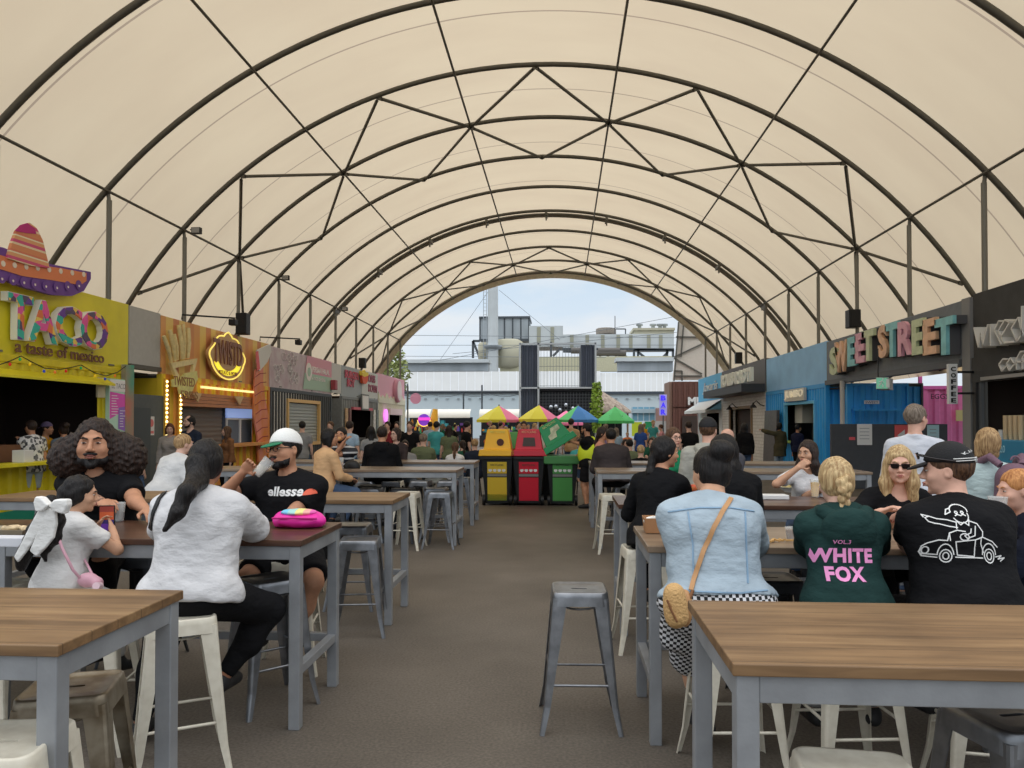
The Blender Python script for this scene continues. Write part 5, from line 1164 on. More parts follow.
# market umbrellas
def umbrella(px, py, Y, w, cols, lab, txt):
    p = atY(px, py, Y); r_ = empty('market_umbrella', (p.x, Y, 0), lab, 'umbrella', 'market umbrellas'); h = .82; hw = w / 2; z0 = p.z - h
    n = 8; ring = [Vector((p.x + hw * math.cos(2 * PI * (i + .5) / n), Y + hw * math.sin(2 * PI * (i + .5) / n), z0)) for i in range(n)]; top = Vector((p.x, Y, p.z))
    for i in range(n):
        a, b = ring[i], ring[(i + 1) % n]; mb = MB(); a2, b2 = a + Vector((0, 0, -.16)), b + Vector((0, 0, -.16)); m1 = (a + top) / 2 + Vector((0, 0, .03)); m2 = (b + top) / 2 + Vector((0, 0, .03))
        mb.add([a, b, m2, m1, top, a2, b2], [(0, 1, 2, 3), (3, 2, 4), (0, 5, 6, 1)]); mb.build('canopy_panel', cols[i % len(cols)], r_)
    mb = MB(); mb.tube([(p.x, Y, 0), (p.x, Y, p.z - .02)], .03, 8); mb.lathe((p.x, Y, p.z - .02), [(.05, 0), (.04, .06), (0, .1)], 8); mb.build('pole', m_roofsteel2, r_)
    mb = MB()
    for q in ring: mb.bar(Vector((p.x, Y, p.z - .5)), q * .6 + top * .4 + Vector((0, 0, -.03)), .02, .02)
    mb.build('ribs', m_roofsteel2, r_)
    mb = MB(); mb.box(p.x - .3, p.x + .3, Y - .3, Y + .3, 0, .06); mb.build('base', m_black, r_)
    o_ = Vector((p.x - .38, Y - hw * .70, z0 + .2)); text(txt, o_, (1, 0, 0), .76, .2, mat('umbrella_ink', (70, 74, 70)), r_, .004, up=(0, .84, .54), bold=.02)
UM = {k: mat('umbrella_' + k, c, rough=.7) for k, c in dict(yel=(240, 232, 70), pnk=(244, 130, 170), grn=(96, 214, 126), blu=(70, 140, 216), org=(238, 140, 70), tl=(120, 206, 160)).items()}
y_, g_, b_, k_, o_ = UM['yel'], UM['grn'], UM['blu'], UM['pnk'], UM['org']
umbrella(499, 405.5, 44, 2.7, [k_, k_, y_, y_, y_, y_, k_, k_], 'yellow and pink market umbrella, leftmost of the row', 'ZERO')
umbrella(539, 405.0, 44, 2.6, [o_, o_, y_, y_, y_, y_, k_, o_], 'yellow market umbrella with an orange edge, second in the row', 'ZERO')
umbrella(578, 405.5, 44, 2.5, [b_, g_, g_, UM['tl'], g_, b_, b_, b_], 'blue and green market umbrella, third in the row', 'ZERO')
umbrella(615, 406.5, 44, 2.3, [g_] * 8, 'plain green market umbrella, rightmost of the row', 'ZERO')
umbrella(566, 410.5, 50, 2.4, [k_, k_, g_, g_, k_, k_, k_, k_], 'pink market umbrella half hidden behind the blue one', 'ZERO')
# row of market stalls with barrel canopies
mcol = [(206, 60, 120), (60, 150, 90), (230, 150, 40), (60, 100, 180), (200, 60, 50), (120, 80, 160), (236, 220, 120), (70, 160, 170)]
for i, (a, c) in enumerate(((405, 430), (436, 470), (479, 519))):
    Y = 54; u, v = atY(a, 409, Y), atY(c, 417, Y); r_ = empty('market_stall', ((u.x + v.x) / 2, Y, 0), 'market stall with a white barrel canopy, %s of the three beyond the tent' % ('leftmost', 'middle', 'rightmost')[i], 'market stall', 'market stalls')
    mb = MB(); n = 10; P = [(Y + .9 - .9 * math.cos(PI * .5 * j / n), v.z + (u.z - v.z) * math.sin(PI * .5 * j / n)) for j in range(n + 1)]; V = [(x, y, z) for x in (u.x, v.x) for y, z in P]
    mb.add(V, [(j, j + 1, n + 2 + j, n + 1 + j) for j in range(n)], True); mb.box(u.x, v.x, Y - .01, Y + .02, v.z - .06, v.z + .03); mb.build('barrel_canopy', mat('canopy_cream', (228, 224, 214), rough=.7), r_)
    mb = MB(); mb.box(u.x, v.x, Y + 1.6, Y + 1.7, 0, v.z); mb.box(u.x, v.x, Y + .3, Y + .8, 0, .8); mb.build('stall_body', m_nvd, r_)
    q = random.Random(i + 3)
    for k in range(16):
        x = q.uniform(u.x + .1, v.x - .2); z = q.uniform(.9, v.z - .5); w = q.uniform(.1, .28); h = q.uniform(.15, .45); mb = MB()
        if k % 2: mb.box(x, x + w, Y + q.uniform(0, .6), Y + .8, z, z + h)
        else: mb.lathe((x, Y + .4, z), [(w * .3, 0), (w * .5, h * .3), (w * .3, h * .7), (0, h)], 8)
        mb.build('hanging_goods' if z > 1.5 else 'goods', mat('goods_%d' % (k % 8), mcol[k % 8], rough=.6), r_)
mb = MB(); p = atY(433.5, 409, 50); mb.tube([(p.x, 50, 0), (p.x - .05, 50, 1.2), (p.x + .05, 50, 2.0), (p.x + .12, 50, p.z)], [.25, .3, .26, .16], 12); tag(mb.build('banana_statue', mat('statue_amber', (238, 176, 50)), loc=(p.x, 50, 0)), 'amber yellow banana statue standing among the market stalls', 'column')  # yellow banana statue, simplified to a bent tapering tube
p = atY(424, 420, 49.5); rn = empty('bowl_sign', (p.x, 49.5, p.z), 'purple and pink neon bowl sign among the market stalls', 'sign')
mb = MB(); mb.lathe((p.x, 49.5, p.z), [(.4, 0), (.4, .05)], 20, 'y'); mb.build('disc', mat('bowl_violet', (120, 56, 190), emit=.5), rn)
mb = MB(); mb.tube([(p.x + .42 * math.cos(a), 49.46, p.z + .42 * math.sin(a)) for a in np.linspace(PI, 2 * PI, 16)], .03, 6); mb.build('ring', neon('amber', (246, 200, 70), 1.2), rn)
mb = MB(); mb.box(p.x - .38, p.x + .42, 49.44, 49.48, p.z - .02, p.z + .16); mb.build('pink_band', neon('magenta', (236, 70, 190), .9), rn)
mb = MB(); mb.tube([(p.x, 49.6, 0), (p.x, 49.6, p.z)], .03, 6); mb.build('pole', m_roofsteel, rn)
# pipe fence / gantry before the left shed
Y = 60; rg_ = empty('gantry', (atY(460, 423, Y).x, Y, 0), 'dark pipe gantry with posts in front of the left shed', 'gantry'); mb = MB(); mb.tube([atY(398, 391.8, Y), atY(519, 391.8, Y)], .08, 6)
mb.build('rail', m_fsteel, rg_)
for a, t_ in ((407.5, 384), (463.5, 391), (482, 385)): mb = MB(); p = atY(a, t_, Y); mb.tube([(p.x, Y, 0), (p.x, Y, p.z)], .07, 6); mb.build('post', m_fsteel, rg_)
mb = MB(); mb.tube([Vector((atY(400 + i * 10, 396, Y).x, Y, atY(460, 394 + (2.4 if i % 3 else 0), Y).z)) for i in range(13)], .02, 5); tag(mb.build('festoon_wire', mat('wire_grey', (110, 118, 126)), loc=(0, Y, 5)), 'thin string light wire drooping along the gantry', 'string lights')
# right side: second marquee end, brown container, BAR sign, banners
Y = 56; rm2 = empty('canvas_gable', (atY(690, 423, Y).x, Y, 0), 'beige canvas end of a neighbouring marquee with dark frame bars', 'marquee'); m_canv = mat('canvas_beige', (206, 196, 182), rough=.8, var=.05)
mb = MB(); P = [atY(*q, Y) for q in ((673, 380), (740, 380), (740, 300), (690, 296), (679, 322))]; mb.prism([(q.x, q.z) for q in P], ((0, Y + .3, 0), (1, 0, 0), (0, 0, 1)), .3); mb.build('canvas', m_canv, rm2)
mb = MB()
for a, b, c, d in ((678.6, 322, 674, 381), (674, 357, 702, 344), (674, 358, 702, 374), (676, 337, 700, 337), (684, 320, 681, 357), (674, 371, 682, 371), (682, 371, 682, 381), (674, 376, 702, 376)): mb.bar(atY(a, b, Y - .1), atY(c, d, Y - .1), .1, .1)
mb.build('frame_bars', m_roofsteel, rm2)
Y = 54; rbn2 = empty('brown_container', (atY(690, 423, Y).x, Y, 0), 'tall brown corrugated container with a white letter sign, right of the bar sign', 'container')
mb = MB(); a, b = atY(673, 381.5, Y), atY(712, 423, Y); corr(mb, 'y', Y, a.x, b.x, atY(0, 409, Y).z, a.z, -1, pitch=.36, dep=.08); corr(mb, 'y', Y, a.x, b.x, 0, atY(0, 408, Y).z, -1, pitch=.36, dep=.08); mb.box(a.x, b.x, Y + .1, Y + 3, 0, a.z); mb.build('corrugated_wall', mat('rust_brown', (104, 68, 58), rough=.6, var=.1), rbn2)
mb = MB(); mb.box(atY(668.5, 0, Y).x, a.x - .02, Y + .3, Y + 3, 0, a.z); mb.build('side_wall', mat('rust_pale', (140, 112, 98)), rbn2)
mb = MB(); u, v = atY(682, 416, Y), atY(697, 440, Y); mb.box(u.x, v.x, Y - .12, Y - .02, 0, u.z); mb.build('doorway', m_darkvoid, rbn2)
u, v = atY(688, 397, Y - .2), atY(702, 405, Y - .2); text('ME', (u.x, Y - .14, v.z), (1, 0, 0), v.x - u.x, u.z - v.z, m_white, rbn2, .08, bold=.05)
Y = 50; u, v = atY(659.5, 394.5, Y), atY(667, 415.5, Y); rbs = empty('bar_sign', (u.x, Y, v.z), 'narrow upright violet sign spelling bar in lit letters', 'sign'); mb = MB(); mb.box(u.x, v.x, Y, Y + .12, v.z, u.z); mb.build('board', mat('bar_board', (176, 170, 226), emit=.2), rbs)
for i, c in enumerate('BAR'): h = (u.z - v.z) / 3; text(c, (u.x + .08, Y - .03, u.z - h * (i + 1) + .06), (1, 0, 0), v.x - u.x - .16, h - .12, neon('bar_blue', (64, 50, 210), 1.0), rbs, .03, bold=.05)
mb = MB(); mb.bar(((u.x + v.x) / 2, Y + .06, 0), ((u.x + v.x) / 2, Y + .06, v.z), .08, .08); mb.build('pole', m_fsteel, rbs)
Y = 56
for nm_, a, b, c, d, col_, lab in (('banner', 632, 422, 642, 436, (196, 214, 50), 'lime yellow banner near the thatched hut'), ('banner', 645, 421.5, 652, 433, (40, 150, 96), 'green banner with white writing beside the lime one'), ('glass_front', 632, 407, 655, 421, (120, 170, 196), 'pale blue glazed shop front left of the bar sign'), ('brick_booth', 655, 408, 668.5, 421, (196, 160, 154), 'pinkish brick panel behind the bar sign'), ('white_booth', 652, 421, 668, 440, (206, 210, 210), 'plain white booth wall below the bar sign')):
    mb = MB(); bxp(mb, a, b, c, d, Y, .2); o = tag(mb.build(nm_, mat('far_' + nm_ + str(a), col_), loc=atY(a, d, Y)), lab, nm_.replace('_', ' '))
    if a == 645: text('BIO', (atY(646, 0, Y).x, Y - .02, atY(0, 430, Y).z), (1, 0, 0), .42, .2, m_white, o, .01)
    if nm_ == 'glass_front':
        mb = MB(); rep_lines(mb, 632, 655, 407, 421, Y - .02, 4, .08); mb.bar(atY(632, 411, Y - .05), atY(655, 411, Y - .05), .3, .3); mb.build('mullions', mat('mullion', (176, 200, 212)), o)
ALBK[0] = 1.4
# ================================================================== WHEELIE BINS
def bin_(px, y, lid, lidc2, lab, stick, tilt=False, sub=None):
    p = gnd(px, 505); x = p.x; r_ = empty('wheelie_bin', (x, y, 0), lab, 'bin', 'recycling bins'); w0, w1, d0, d1, H = .24, .33, .26, .36, 1.0
    mb = MB(); mb.hexa([(x - w0, y - d0, .04), (x + w0, y - d0, .04), (x + w0, y + d0, .04), (x - w0, y + d0, .04), (x - w1, y - d1, H), (x + w1, y - d1, H), (x + w1, y + d1, H), (x - w1, y + d1, H)])
    mb.box(x - w1 - .03, x + w1 + .03, y - d1 - .03, y + d1 + .03, H - .05, H + .01); mb.build('bin_body', mat('bin_black', (26, 28, 30), rough=.5), r_, bevel=.012)
    if tilt: mb = MB(); mb.box(x - w1 - .05, x + w1 + .05, y - d1 - .05, y + d1 + .05, H - .14, H + .03); mb.build('green_collar', mat('bin_green_rim', (62, 120, 66), rough=.5), r_, bevel=.02)
    for q in (-1, 1): mb = MB(); mb.lathe((x + q * .2 - .03 + (.08 * q), y - d0 + .05, .11), [(.11, 0), (.11, .06)], 16, 'x'); mb.build('wheel', m_black, r_)
    yf = y - d0 - .055
    def label_(z0, z1, c, nm, w=.2):
        t0 = (z0 - .04) / .96; t1 = (z1 - .04) / .96; y_0 = y - d0 - (d1 - d0) * t0 - .008; y_1 = y - d0 - (d1 - d0) * t1 - .008
        mb = MB(); mb.hexa([(x - w, y_0, z0), (x + w, y_0, z0), (x + w, y_0 + .004, z0), (x - w, y_0 + .004, z0), (x - w, y_1, z1), (x + w, y_1, z1), (x + w, y_1 + .004, z1), (x - w, y_1 + .004, z1)]); return mb.build(nm, c, r_), y_1
    c = mat('sticker_%d_%d_%d' % stick, stick, rough=.5); s1, yy = label_(.66, .90, c, 'top_sticker'); s2, y2 = label_(.10, .58, c, 'lower_sticker'); label_(.60, .65, mat('sticker_grey', (120, 120, 118)), 'grey_sticker')
    if sub: label_(.10, .23, mat('sticker_sub', sub), 'sticker_foot')
    mb = MB()
    for i in range(4): mb.lathe((x - .14 + i * .093, y - d0 - .082, .73), [(.036, 0), (.036, .004)], 14, 'y')
    mb.build('icons', m_white, s1)
    text({'Y': 'MIXED RECYCLING', 'R': 'LANDFILL WASTE', 'G': 'ORGANICS ONLY'}[lab[-1]] if False else 'RECYCLING', (x - .13, y - d0 - .095, .82), (1, 0, 0), .26, .035, mat('sticker_ink', (60, 60, 56)), s1, .004)
    lz = H + .02; A = lambda a, b, cc: Vector((a, b, cc))
    def lid_pts():
        return [(x - w1 - .05, y - d1 - .05, lz), (x + w1 + .05, y - d1 - .05, lz), (x + w1 + .05, y + d1 + .05, lz), (x - w1 - .05, y + d1 + .05, lz), (x - w1 - .03, y - d1 - .03, lz + .13), (x + w1 + .03, y - d1 - .03, lz + .13), (x + w1 + .03, y + d1 + .03, lz + .13), (x - w1 - .03, y + d1 + .03, lz + .13)]
    B1 = lid_pts(); B2 = [(x - .29, y - .28, lz + .12), (x + .29, y - .28, lz + .12), (x + .29, y + .28, lz + .12), (x - .29, y + .28, lz + .12), (x - .22, y - .16, lz + .55), (x + .22, y - .16, lz + .55), (x + .22, y + .2, lz + .55), (x - .22, y + .2, lz + .55)]
    def xf(p):
        if not tilt: return Vector(p)
        a = math.radians(32); q = Vector(p) - Vector((x, y, lz)); return Vector((x - .02 + q.x * math.cos(a) - q.z * math.sin(a), y + q.y, lz + .22 + q.x * math.sin(a) + q.z * math.cos(a)))
    m_lid = mat('lid_%d_%d_%d' % lid, lid, rough=.4)
    mb = MB(); mb.hexa([xf(p) for p in B1]); mb.hexa([xf(p) for p in B2]); L_ = mb.build('lid', m_lid, r_, bevel=.015)
    mb = MB()
    if tilt: pts = [(-.14, .2), (.02, .2), (.05, .3), (.16, .32), (.16, .42), (-.02, .42), (-.06, .32), (-.14, .3)]
    elif lab.startswith('red'): pts = [(-.13, .2), (.14, .2), (.12, .38), (-.11, .38)]
    else: pts = [(.06 + .075 * math.cos(a_), .28 + .075 * math.sin(a_)) for a_ in np.linspace(0, 2 * PI, 17)[:-1]]
    F_ = [xf((x + u_, y - .28 + (v_ - .12) * .28 - .012, lz + v_)) for u_, v_ in pts]; G_ = [xf((x + u_, y - .28 + (v_ - .12) * .28 + .05, lz + v_)) for u_, v_ in pts]
    k = len(pts); mb.add(F_ + G_, [tuple(range(k))] + [(i, (i + 1) % k, k + (i + 1) % k, k + i) for i in range(k)]); mb.build('chute_opening' if not tilt else 'chute_opening', mat('chute_dark', (60, 22, 14)) if lab.startswith('yel') else mat('chute_mixed', (60, 50, 48)) if not tilt else mat('chute_pale', (190, 196, 160), var=.4), L_)
    o_ = xf((x - .15, y - .17, lz + .47)); X_ = (xf((x + .15, y - .17, lz + .47)) - o_).normalized(); U_ = (xf((x - .15, y - .155, lz + .52)) - o_).normalized()
    text('RECYCLING', tuple(o_ + Vector((0, -.02, 0))), tuple(X_), .3, .05, mat('lid_ink_%d' % lid[1], lidc2), L_, .006, up=tuple(U_))
bin_(497.5, 15.95, (238, 170, 24), (206, 206, 90), 'yellow lidded black wheelie bin with a round hole, left of the three front ones', (214, 176, 50), sub=(120, 170, 70))
bin_(529, 15.95, (188, 26, 46), (226, 160, 120), 'red lidded black wheelie bin with a square opening, middle of the three', (200, 30, 50))
bin_(562.5, 15.95, (22, 128, 74), (190, 206, 120), 'black wheelie bin with its green lid tipped up at an angle', (70, 140, 70), tilt=True)
for i, (px, c, nm) in enumerate(((509, (60, 130, 60), 'green'), (541, (210, 210, 206), 'white'))):
    p = atY(px, 440, 16.9); mb = MB(); mb.hexa([(p.x - .2, 16.75, .02), (p.x + .2, 16.75, .02), (p.x + .2, 17.2, .02), (p.x - .2, 17.2, .02), (p.x - .28, 16.65, 1.05), (p.x + .28, 16.65, 1.05), (p.x + .28, 17.3, 1.05), (p.x - .28, 17.3, 1.05)])
    r_ = empty('wheelie_bin', (p.x, 17, 0), '%s lidded bin standing behind the front row of bins' % nm, 'bin', 'recycling bins'); mb.build('bin_body', mat('bin_black', (26, 28, 30)), r_, bevel=.01)
    mb = MB(); mb.hexa([(p.x - .3, 16.62, 1.05), (p.x + .3, 16.62, 1.05), (p.x + .3, 17.32, 1.05), (p.x - .3, 17.32, 1.05), (p.x - .2, 16.8, 1.5), (p.x + .2, 16.8, 1.5), (p.x + .2, 17.2, 1.5), (p.x - .2, 17.2, 1.5)]); mb.build('lid', mat('lid2_%s' % nm, c, rough=.4), r_, bevel=.02)
# ================================================================== PEOPLE: distance-field bodies meshed into one continuous surface
F32 = np.float32
def V3(*a): return np.array(a, dtype=np.float64)
def nrm(v): return v / (np.linalg.norm(v) + 1e-9)
def wob(P, f, ph=0.0):
    x, y, z = P[..., 0] * f, P[..., 1] * f, P[..., 2] * f
    return (np.sin(x + 1.7 * np.sin(y * .7 + ph) + ph) * np.sin(y * 1.3 + 1.3 * np.sin(z * .8 + ph) + 1 + ph) + .5 * np.sin(z * 1.9 + 2 * np.sin(x * .9) + 2.3 * ph)) / 1.5
class SDF:
    def __init__(s): s.p = []
    def ell(s, c, r, R=None, k=.02, op='u'):
        c = np.array(c, float); r = np.array(r, float); R = np.eye(3) if R is None else R
        def fn(P):
            q = ((P - c) @ R) / r; k0 = np.sqrt((q * q).sum(-1)); q2 = q / r; k1 = np.sqrt((q2 * q2).sum(-1)) + 1e-9
            return k0 * (k0 - 1) / k1
        m = max(r); s.p.append((op, k, fn, c - m, c + m)); return s
    def cone(s, a, b, ra, rb, k=.02, op='u', capb=False, capa=False):
        a = np.array(a, float); b = np.array(b, float); L = np.linalg.norm(b - a) + 1e-9; d = (b - a) / L
        def fn(P):
            w = P - a; t = np.clip((w @ d) / L, 0, 1); c_ = w - t[..., None] * (L * d)
            r_ = np.sqrt((c_ * c_).sum(-1)) - (ra + (rb - ra) * t)
            if capb: r_ = np.maximum(r_, (w @ d) - L)
            if capa: r_ = np.maximum(r_, -(w @ d))
            return r_
        m = max(ra, rb); s.p.append((op, k, fn, np.minimum(a, b) - m, np.maximum(a, b) + m)); return s
    def chain(s, pts, rr, k=.02, op='u'):
        for i in range(len(pts) - 1): s.cone(pts[i], pts[i + 1], rr[i], rr[i + 1], k, op)
        return s
    def cut(s, p0, n):
        p0 = np.array(p0, float); n = nrm(np.array(n, float)); s.p.append(('c', 0, lambda P: (P - p0) @ n, None, None)); return s
    def bump(s, amp, f, ph=0.0): s.p.append(('n', 0, lambda P: amp * wob(P, f, ph), None, None)); return s
    def build(s, h, fine=(), hf=None, pad=.03):
        lo = np.min([p[3] for p in s.p if p[0] == 'u'], 0) - pad; hi = np.max([p[4] for p in s.p if p[0] == 'u'], 0) + pad
        ax = []
        for i in range(3):
            c = [lo[i]]
            while c[-1] < hi[i]:
                x = c[-1]; st_ = h
                if hf:
                    for (a, b) in fine:
                        if a[i] - h <= x <= b[i]: st_ = hf
                c.append(x + st_)
            ax.append(np.array(c))
        X, Y, Z = ax; D = np.full((len(X), len(Y), len(Z)), .5, F32)
        for op, k, fn, a, b in s.p:
            if op in 'us':
                m_ = k + 2.5 * h
                I = [slice(max(0, np.searchsorted(ax[i], a[i] - m_) - 1), np.searchsorted(ax[i], b[i] + m_) + 1) for i in range(3)]
            else: I = [slice(None)] * 3
            xs, ys_, zs = X[I[0]], Y[I[1]], Z[I[2]]
            if not (len(xs) and len(ys_) and len(zs)): continue
            sub = D[I[0], I[1], I[2]]
            if op in 'cn':
                act = sub < .2
                P = np.stack(np.meshgrid(xs, ys_, zs, indexing='ij'), -1)[act]; v = fn(P)
                sub[act] = np.maximum(sub[act], v) if op == 'c' else sub[act] + v
                if op == 'c': pass
                continue
            P = np.stack(np.meshgrid(xs, ys_, zs, indexing='ij'), -1); v = fn(P).astype(F32)
            if op == 'u':
                hh = np.maximum(k - np.abs(sub - v), 0) / max(k, 1e-6); D[I[0], I[1], I[2]] = np.minimum(sub, v) - hh * hh * k * .25
            else:
                v = -v; hh = np.maximum(k - np.abs(sub - v), 0) / max(k, 1e-6); D[I[0], I[1], I[2]] = np.maximum(sub, v) + hh * hh * k * .25
        D[0], D[-1] = .1, .1; D[:, 0], D[:, -1] = .1, .1; D[:, :, 0], D[:, :, -1] = .1, .1
        return surfnet(D, X, Y, Z)
_CO = [(i, j, k) for i in (0, 1) for j in (0, 1) for k in (0, 1)]
_ED = [(a, b) for a in range(8) for b in range(a + 1, 8) if sum(abs(_CO[a][q] - _CO[b][q]) for q in range(3)) == 1]
def surfnet(D, X, Y, Z):
    S = D < 0; c = np.zeros(tuple(n - 1 for n in D.shape), np.int8)
    for (i, j, k) in _CO: c += S[i:D.shape[0] - 1 + i, j:D.shape[1] - 1 + j, k:D.shape[2] - 1 + k]
    A = (c > 0) & (c < 8); idx = np.argwhere(A); n = len(idx)
    if n == 0: return np.zeros((0, 3)), np.zeros((0, 4), int)
    vals = np.stack([D[idx[:, 0] + i, idx[:, 1] + j, idx[:, 2] + k] for (i, j, k) in _CO], 1)
    acc = np.zeros((n, 3)); cnt = np.zeros(n)
    for a, b in _ED:
        va, vb = vals[:, a], vals[:, b]; m_ = (va < 0) != (vb < 0); t_ = np.where(m_, va / np.where(m_, va - vb, 1), 0)
        pa, pb = np.array(_CO[a], float), np.array(_CO[b], float)
        acc += np.where(m_[:, None], pa + t_[:, None] * (pb - pa), 0); cnt += m_
    q = idx + acc / cnt[:, None]
    P = np.stack([np.interp(q[:, i], np.arange(len(a_)), a_) for i, a_ in enumerate((X, Y, Z))], 1)
    ID = np.full(A.shape, -1, np.int32); ID[A] = np.arange(n); out = []
    for ax in range(3):
        o1, o2 = [(1, 2), (2, 0), (0, 1)][ax]
        lo = [slice(1, -1)] * 3; s0 = list(lo); s1 = list(lo); s0[ax] = slice(0, -1); s1[ax] = slice(1, None)
        a_ = S[tuple(s0)]; b_ = S[tuple(s1)]; e = np.argwhere(a_ != b_); 
        if len(e) == 0: continue
        fl = a_[a_ != b_]; base = e.copy(); base[:, o1] += 1; base[:, o2] += 1
        def cell(d1, d2):
            w = base.copy(); w[:, o1] -= d1; w[:, o2] -= d2; return ID[w[:, 0], w[:, 1], w[:, 2]]
        qd = np.stack([cell(1, 1), cell(0, 1), cell(0, 0), cell(1, 0)], 1)
        qd[~fl] = qd[~fl][:, ::-1]; out.append(qd)
    Q = np.concatenate(out); return P, Q[(Q >= 0).all(1)]
def sdf_mesh(name, s, h, mat_, parent, fine=(), hf=None, M=None, relax=1):
    P, Q = s.build(h, fine, hf)
    if len(P) == 0: return None
    for _ in range(relax):
        acc = np.zeros_like(P); cn = np.zeros(len(P))
        for a, b in ((0, 1), (1, 2), (2, 3), (3, 0)):
            np.add.at(acc, Q[:, a], P[Q[:, b]]); np.add.at(acc, Q[:, b], P[Q[:, a]]); np.add.at(cn, Q[:, a], 1); np.add.at(cn, Q[:, b], 1)
        P = P * .5 + .5 * acc / np.maximum(cn, 1)[:, None]
    if M is not None: P = P @ M[0].T + M[1]
    return rawmesh(name, P, Q, mat_, parent)

def rotz(a): c, s = math.cos(a), math.sin(a); return np.array([[c, -s, 0], [s, c, 0], [0, 0, 1.]])
def rotx(a): c, s = math.cos(a), math.sin(a); return np.array([[1, 0, 0], [0, c, -s], [0, s, c.real]])
def roty(a): c, s = math.cos(a), math.sin(a); return np.array([[c, 0, s], [0, 1, 0], [-s, 0, c]])
D2 = math.radians
def ik(a, t, l1, l2, pole):
    """joint position between a and t"""
    d = t - a; L = np.linalg.norm(d)
    if L > (l1 + l2) * .995: t = a + d / L * (l1 + l2) * .995; d = t - a; L = np.linalg.norm(d)
    L = max(L, abs(l1 - l2) + .02); u = nrm(d); x = (l1 * l1 - l2 * l2 + L * L) / (2 * L); y = math.sqrt(max(0, l1 * l1 - x * x))
    p = np.array(pole, float); p = nrm(p - u * (p @ u)); return a + u * x + p * y, t

SK = {k: mat('skin_' + k, c, rough=.55, var=.10, vscale=18, spec=.3) for k, c in dict(light=(206, 160, 140), pink=(214, 160, 138), tan=(176, 124, 96), brown=(146, 98, 74), olive=(188, 140, 112), dark=(120, 80, 62)).items()}
def hairmat(name, c, c2, st=(90, 90, 8)):
    key = 'hair_' + name
    if key in _MC: return _MC[key]
    m = mat(key, c, rough=.5, spec=.35, col2=c2, vscale=1.0, bump=.6, bscale=1.0, stretch=st); return m
HM = dict(black=((26, 22, 22), (12, 10, 10)), dark=((52, 38, 32), (24, 18, 16)), brown=((98, 70, 50), (52, 36, 28)), blonde=((206, 176, 128), (140, 108, 72)), grey=((132, 118, 104), (88, 76, 66)), ginger=((206, 140, 84), (150, 92, 52)), sandy=((186, 150, 106), (122, 92, 62)), auburn=((96, 52, 38), (50, 28, 22)))
def HMAT(k): return hairmat(k, *HM[k])
m_eye = mat('eye_white', (186, 176, 168), rough=.3); m_iris = mat('eye_dark', (30, 20, 16), rough=.2)
m_lip = mat('lips', (164, 96, 88), rough=.5); m_lipd = mat('lips_dark', (120, 66, 60), rough=.5)


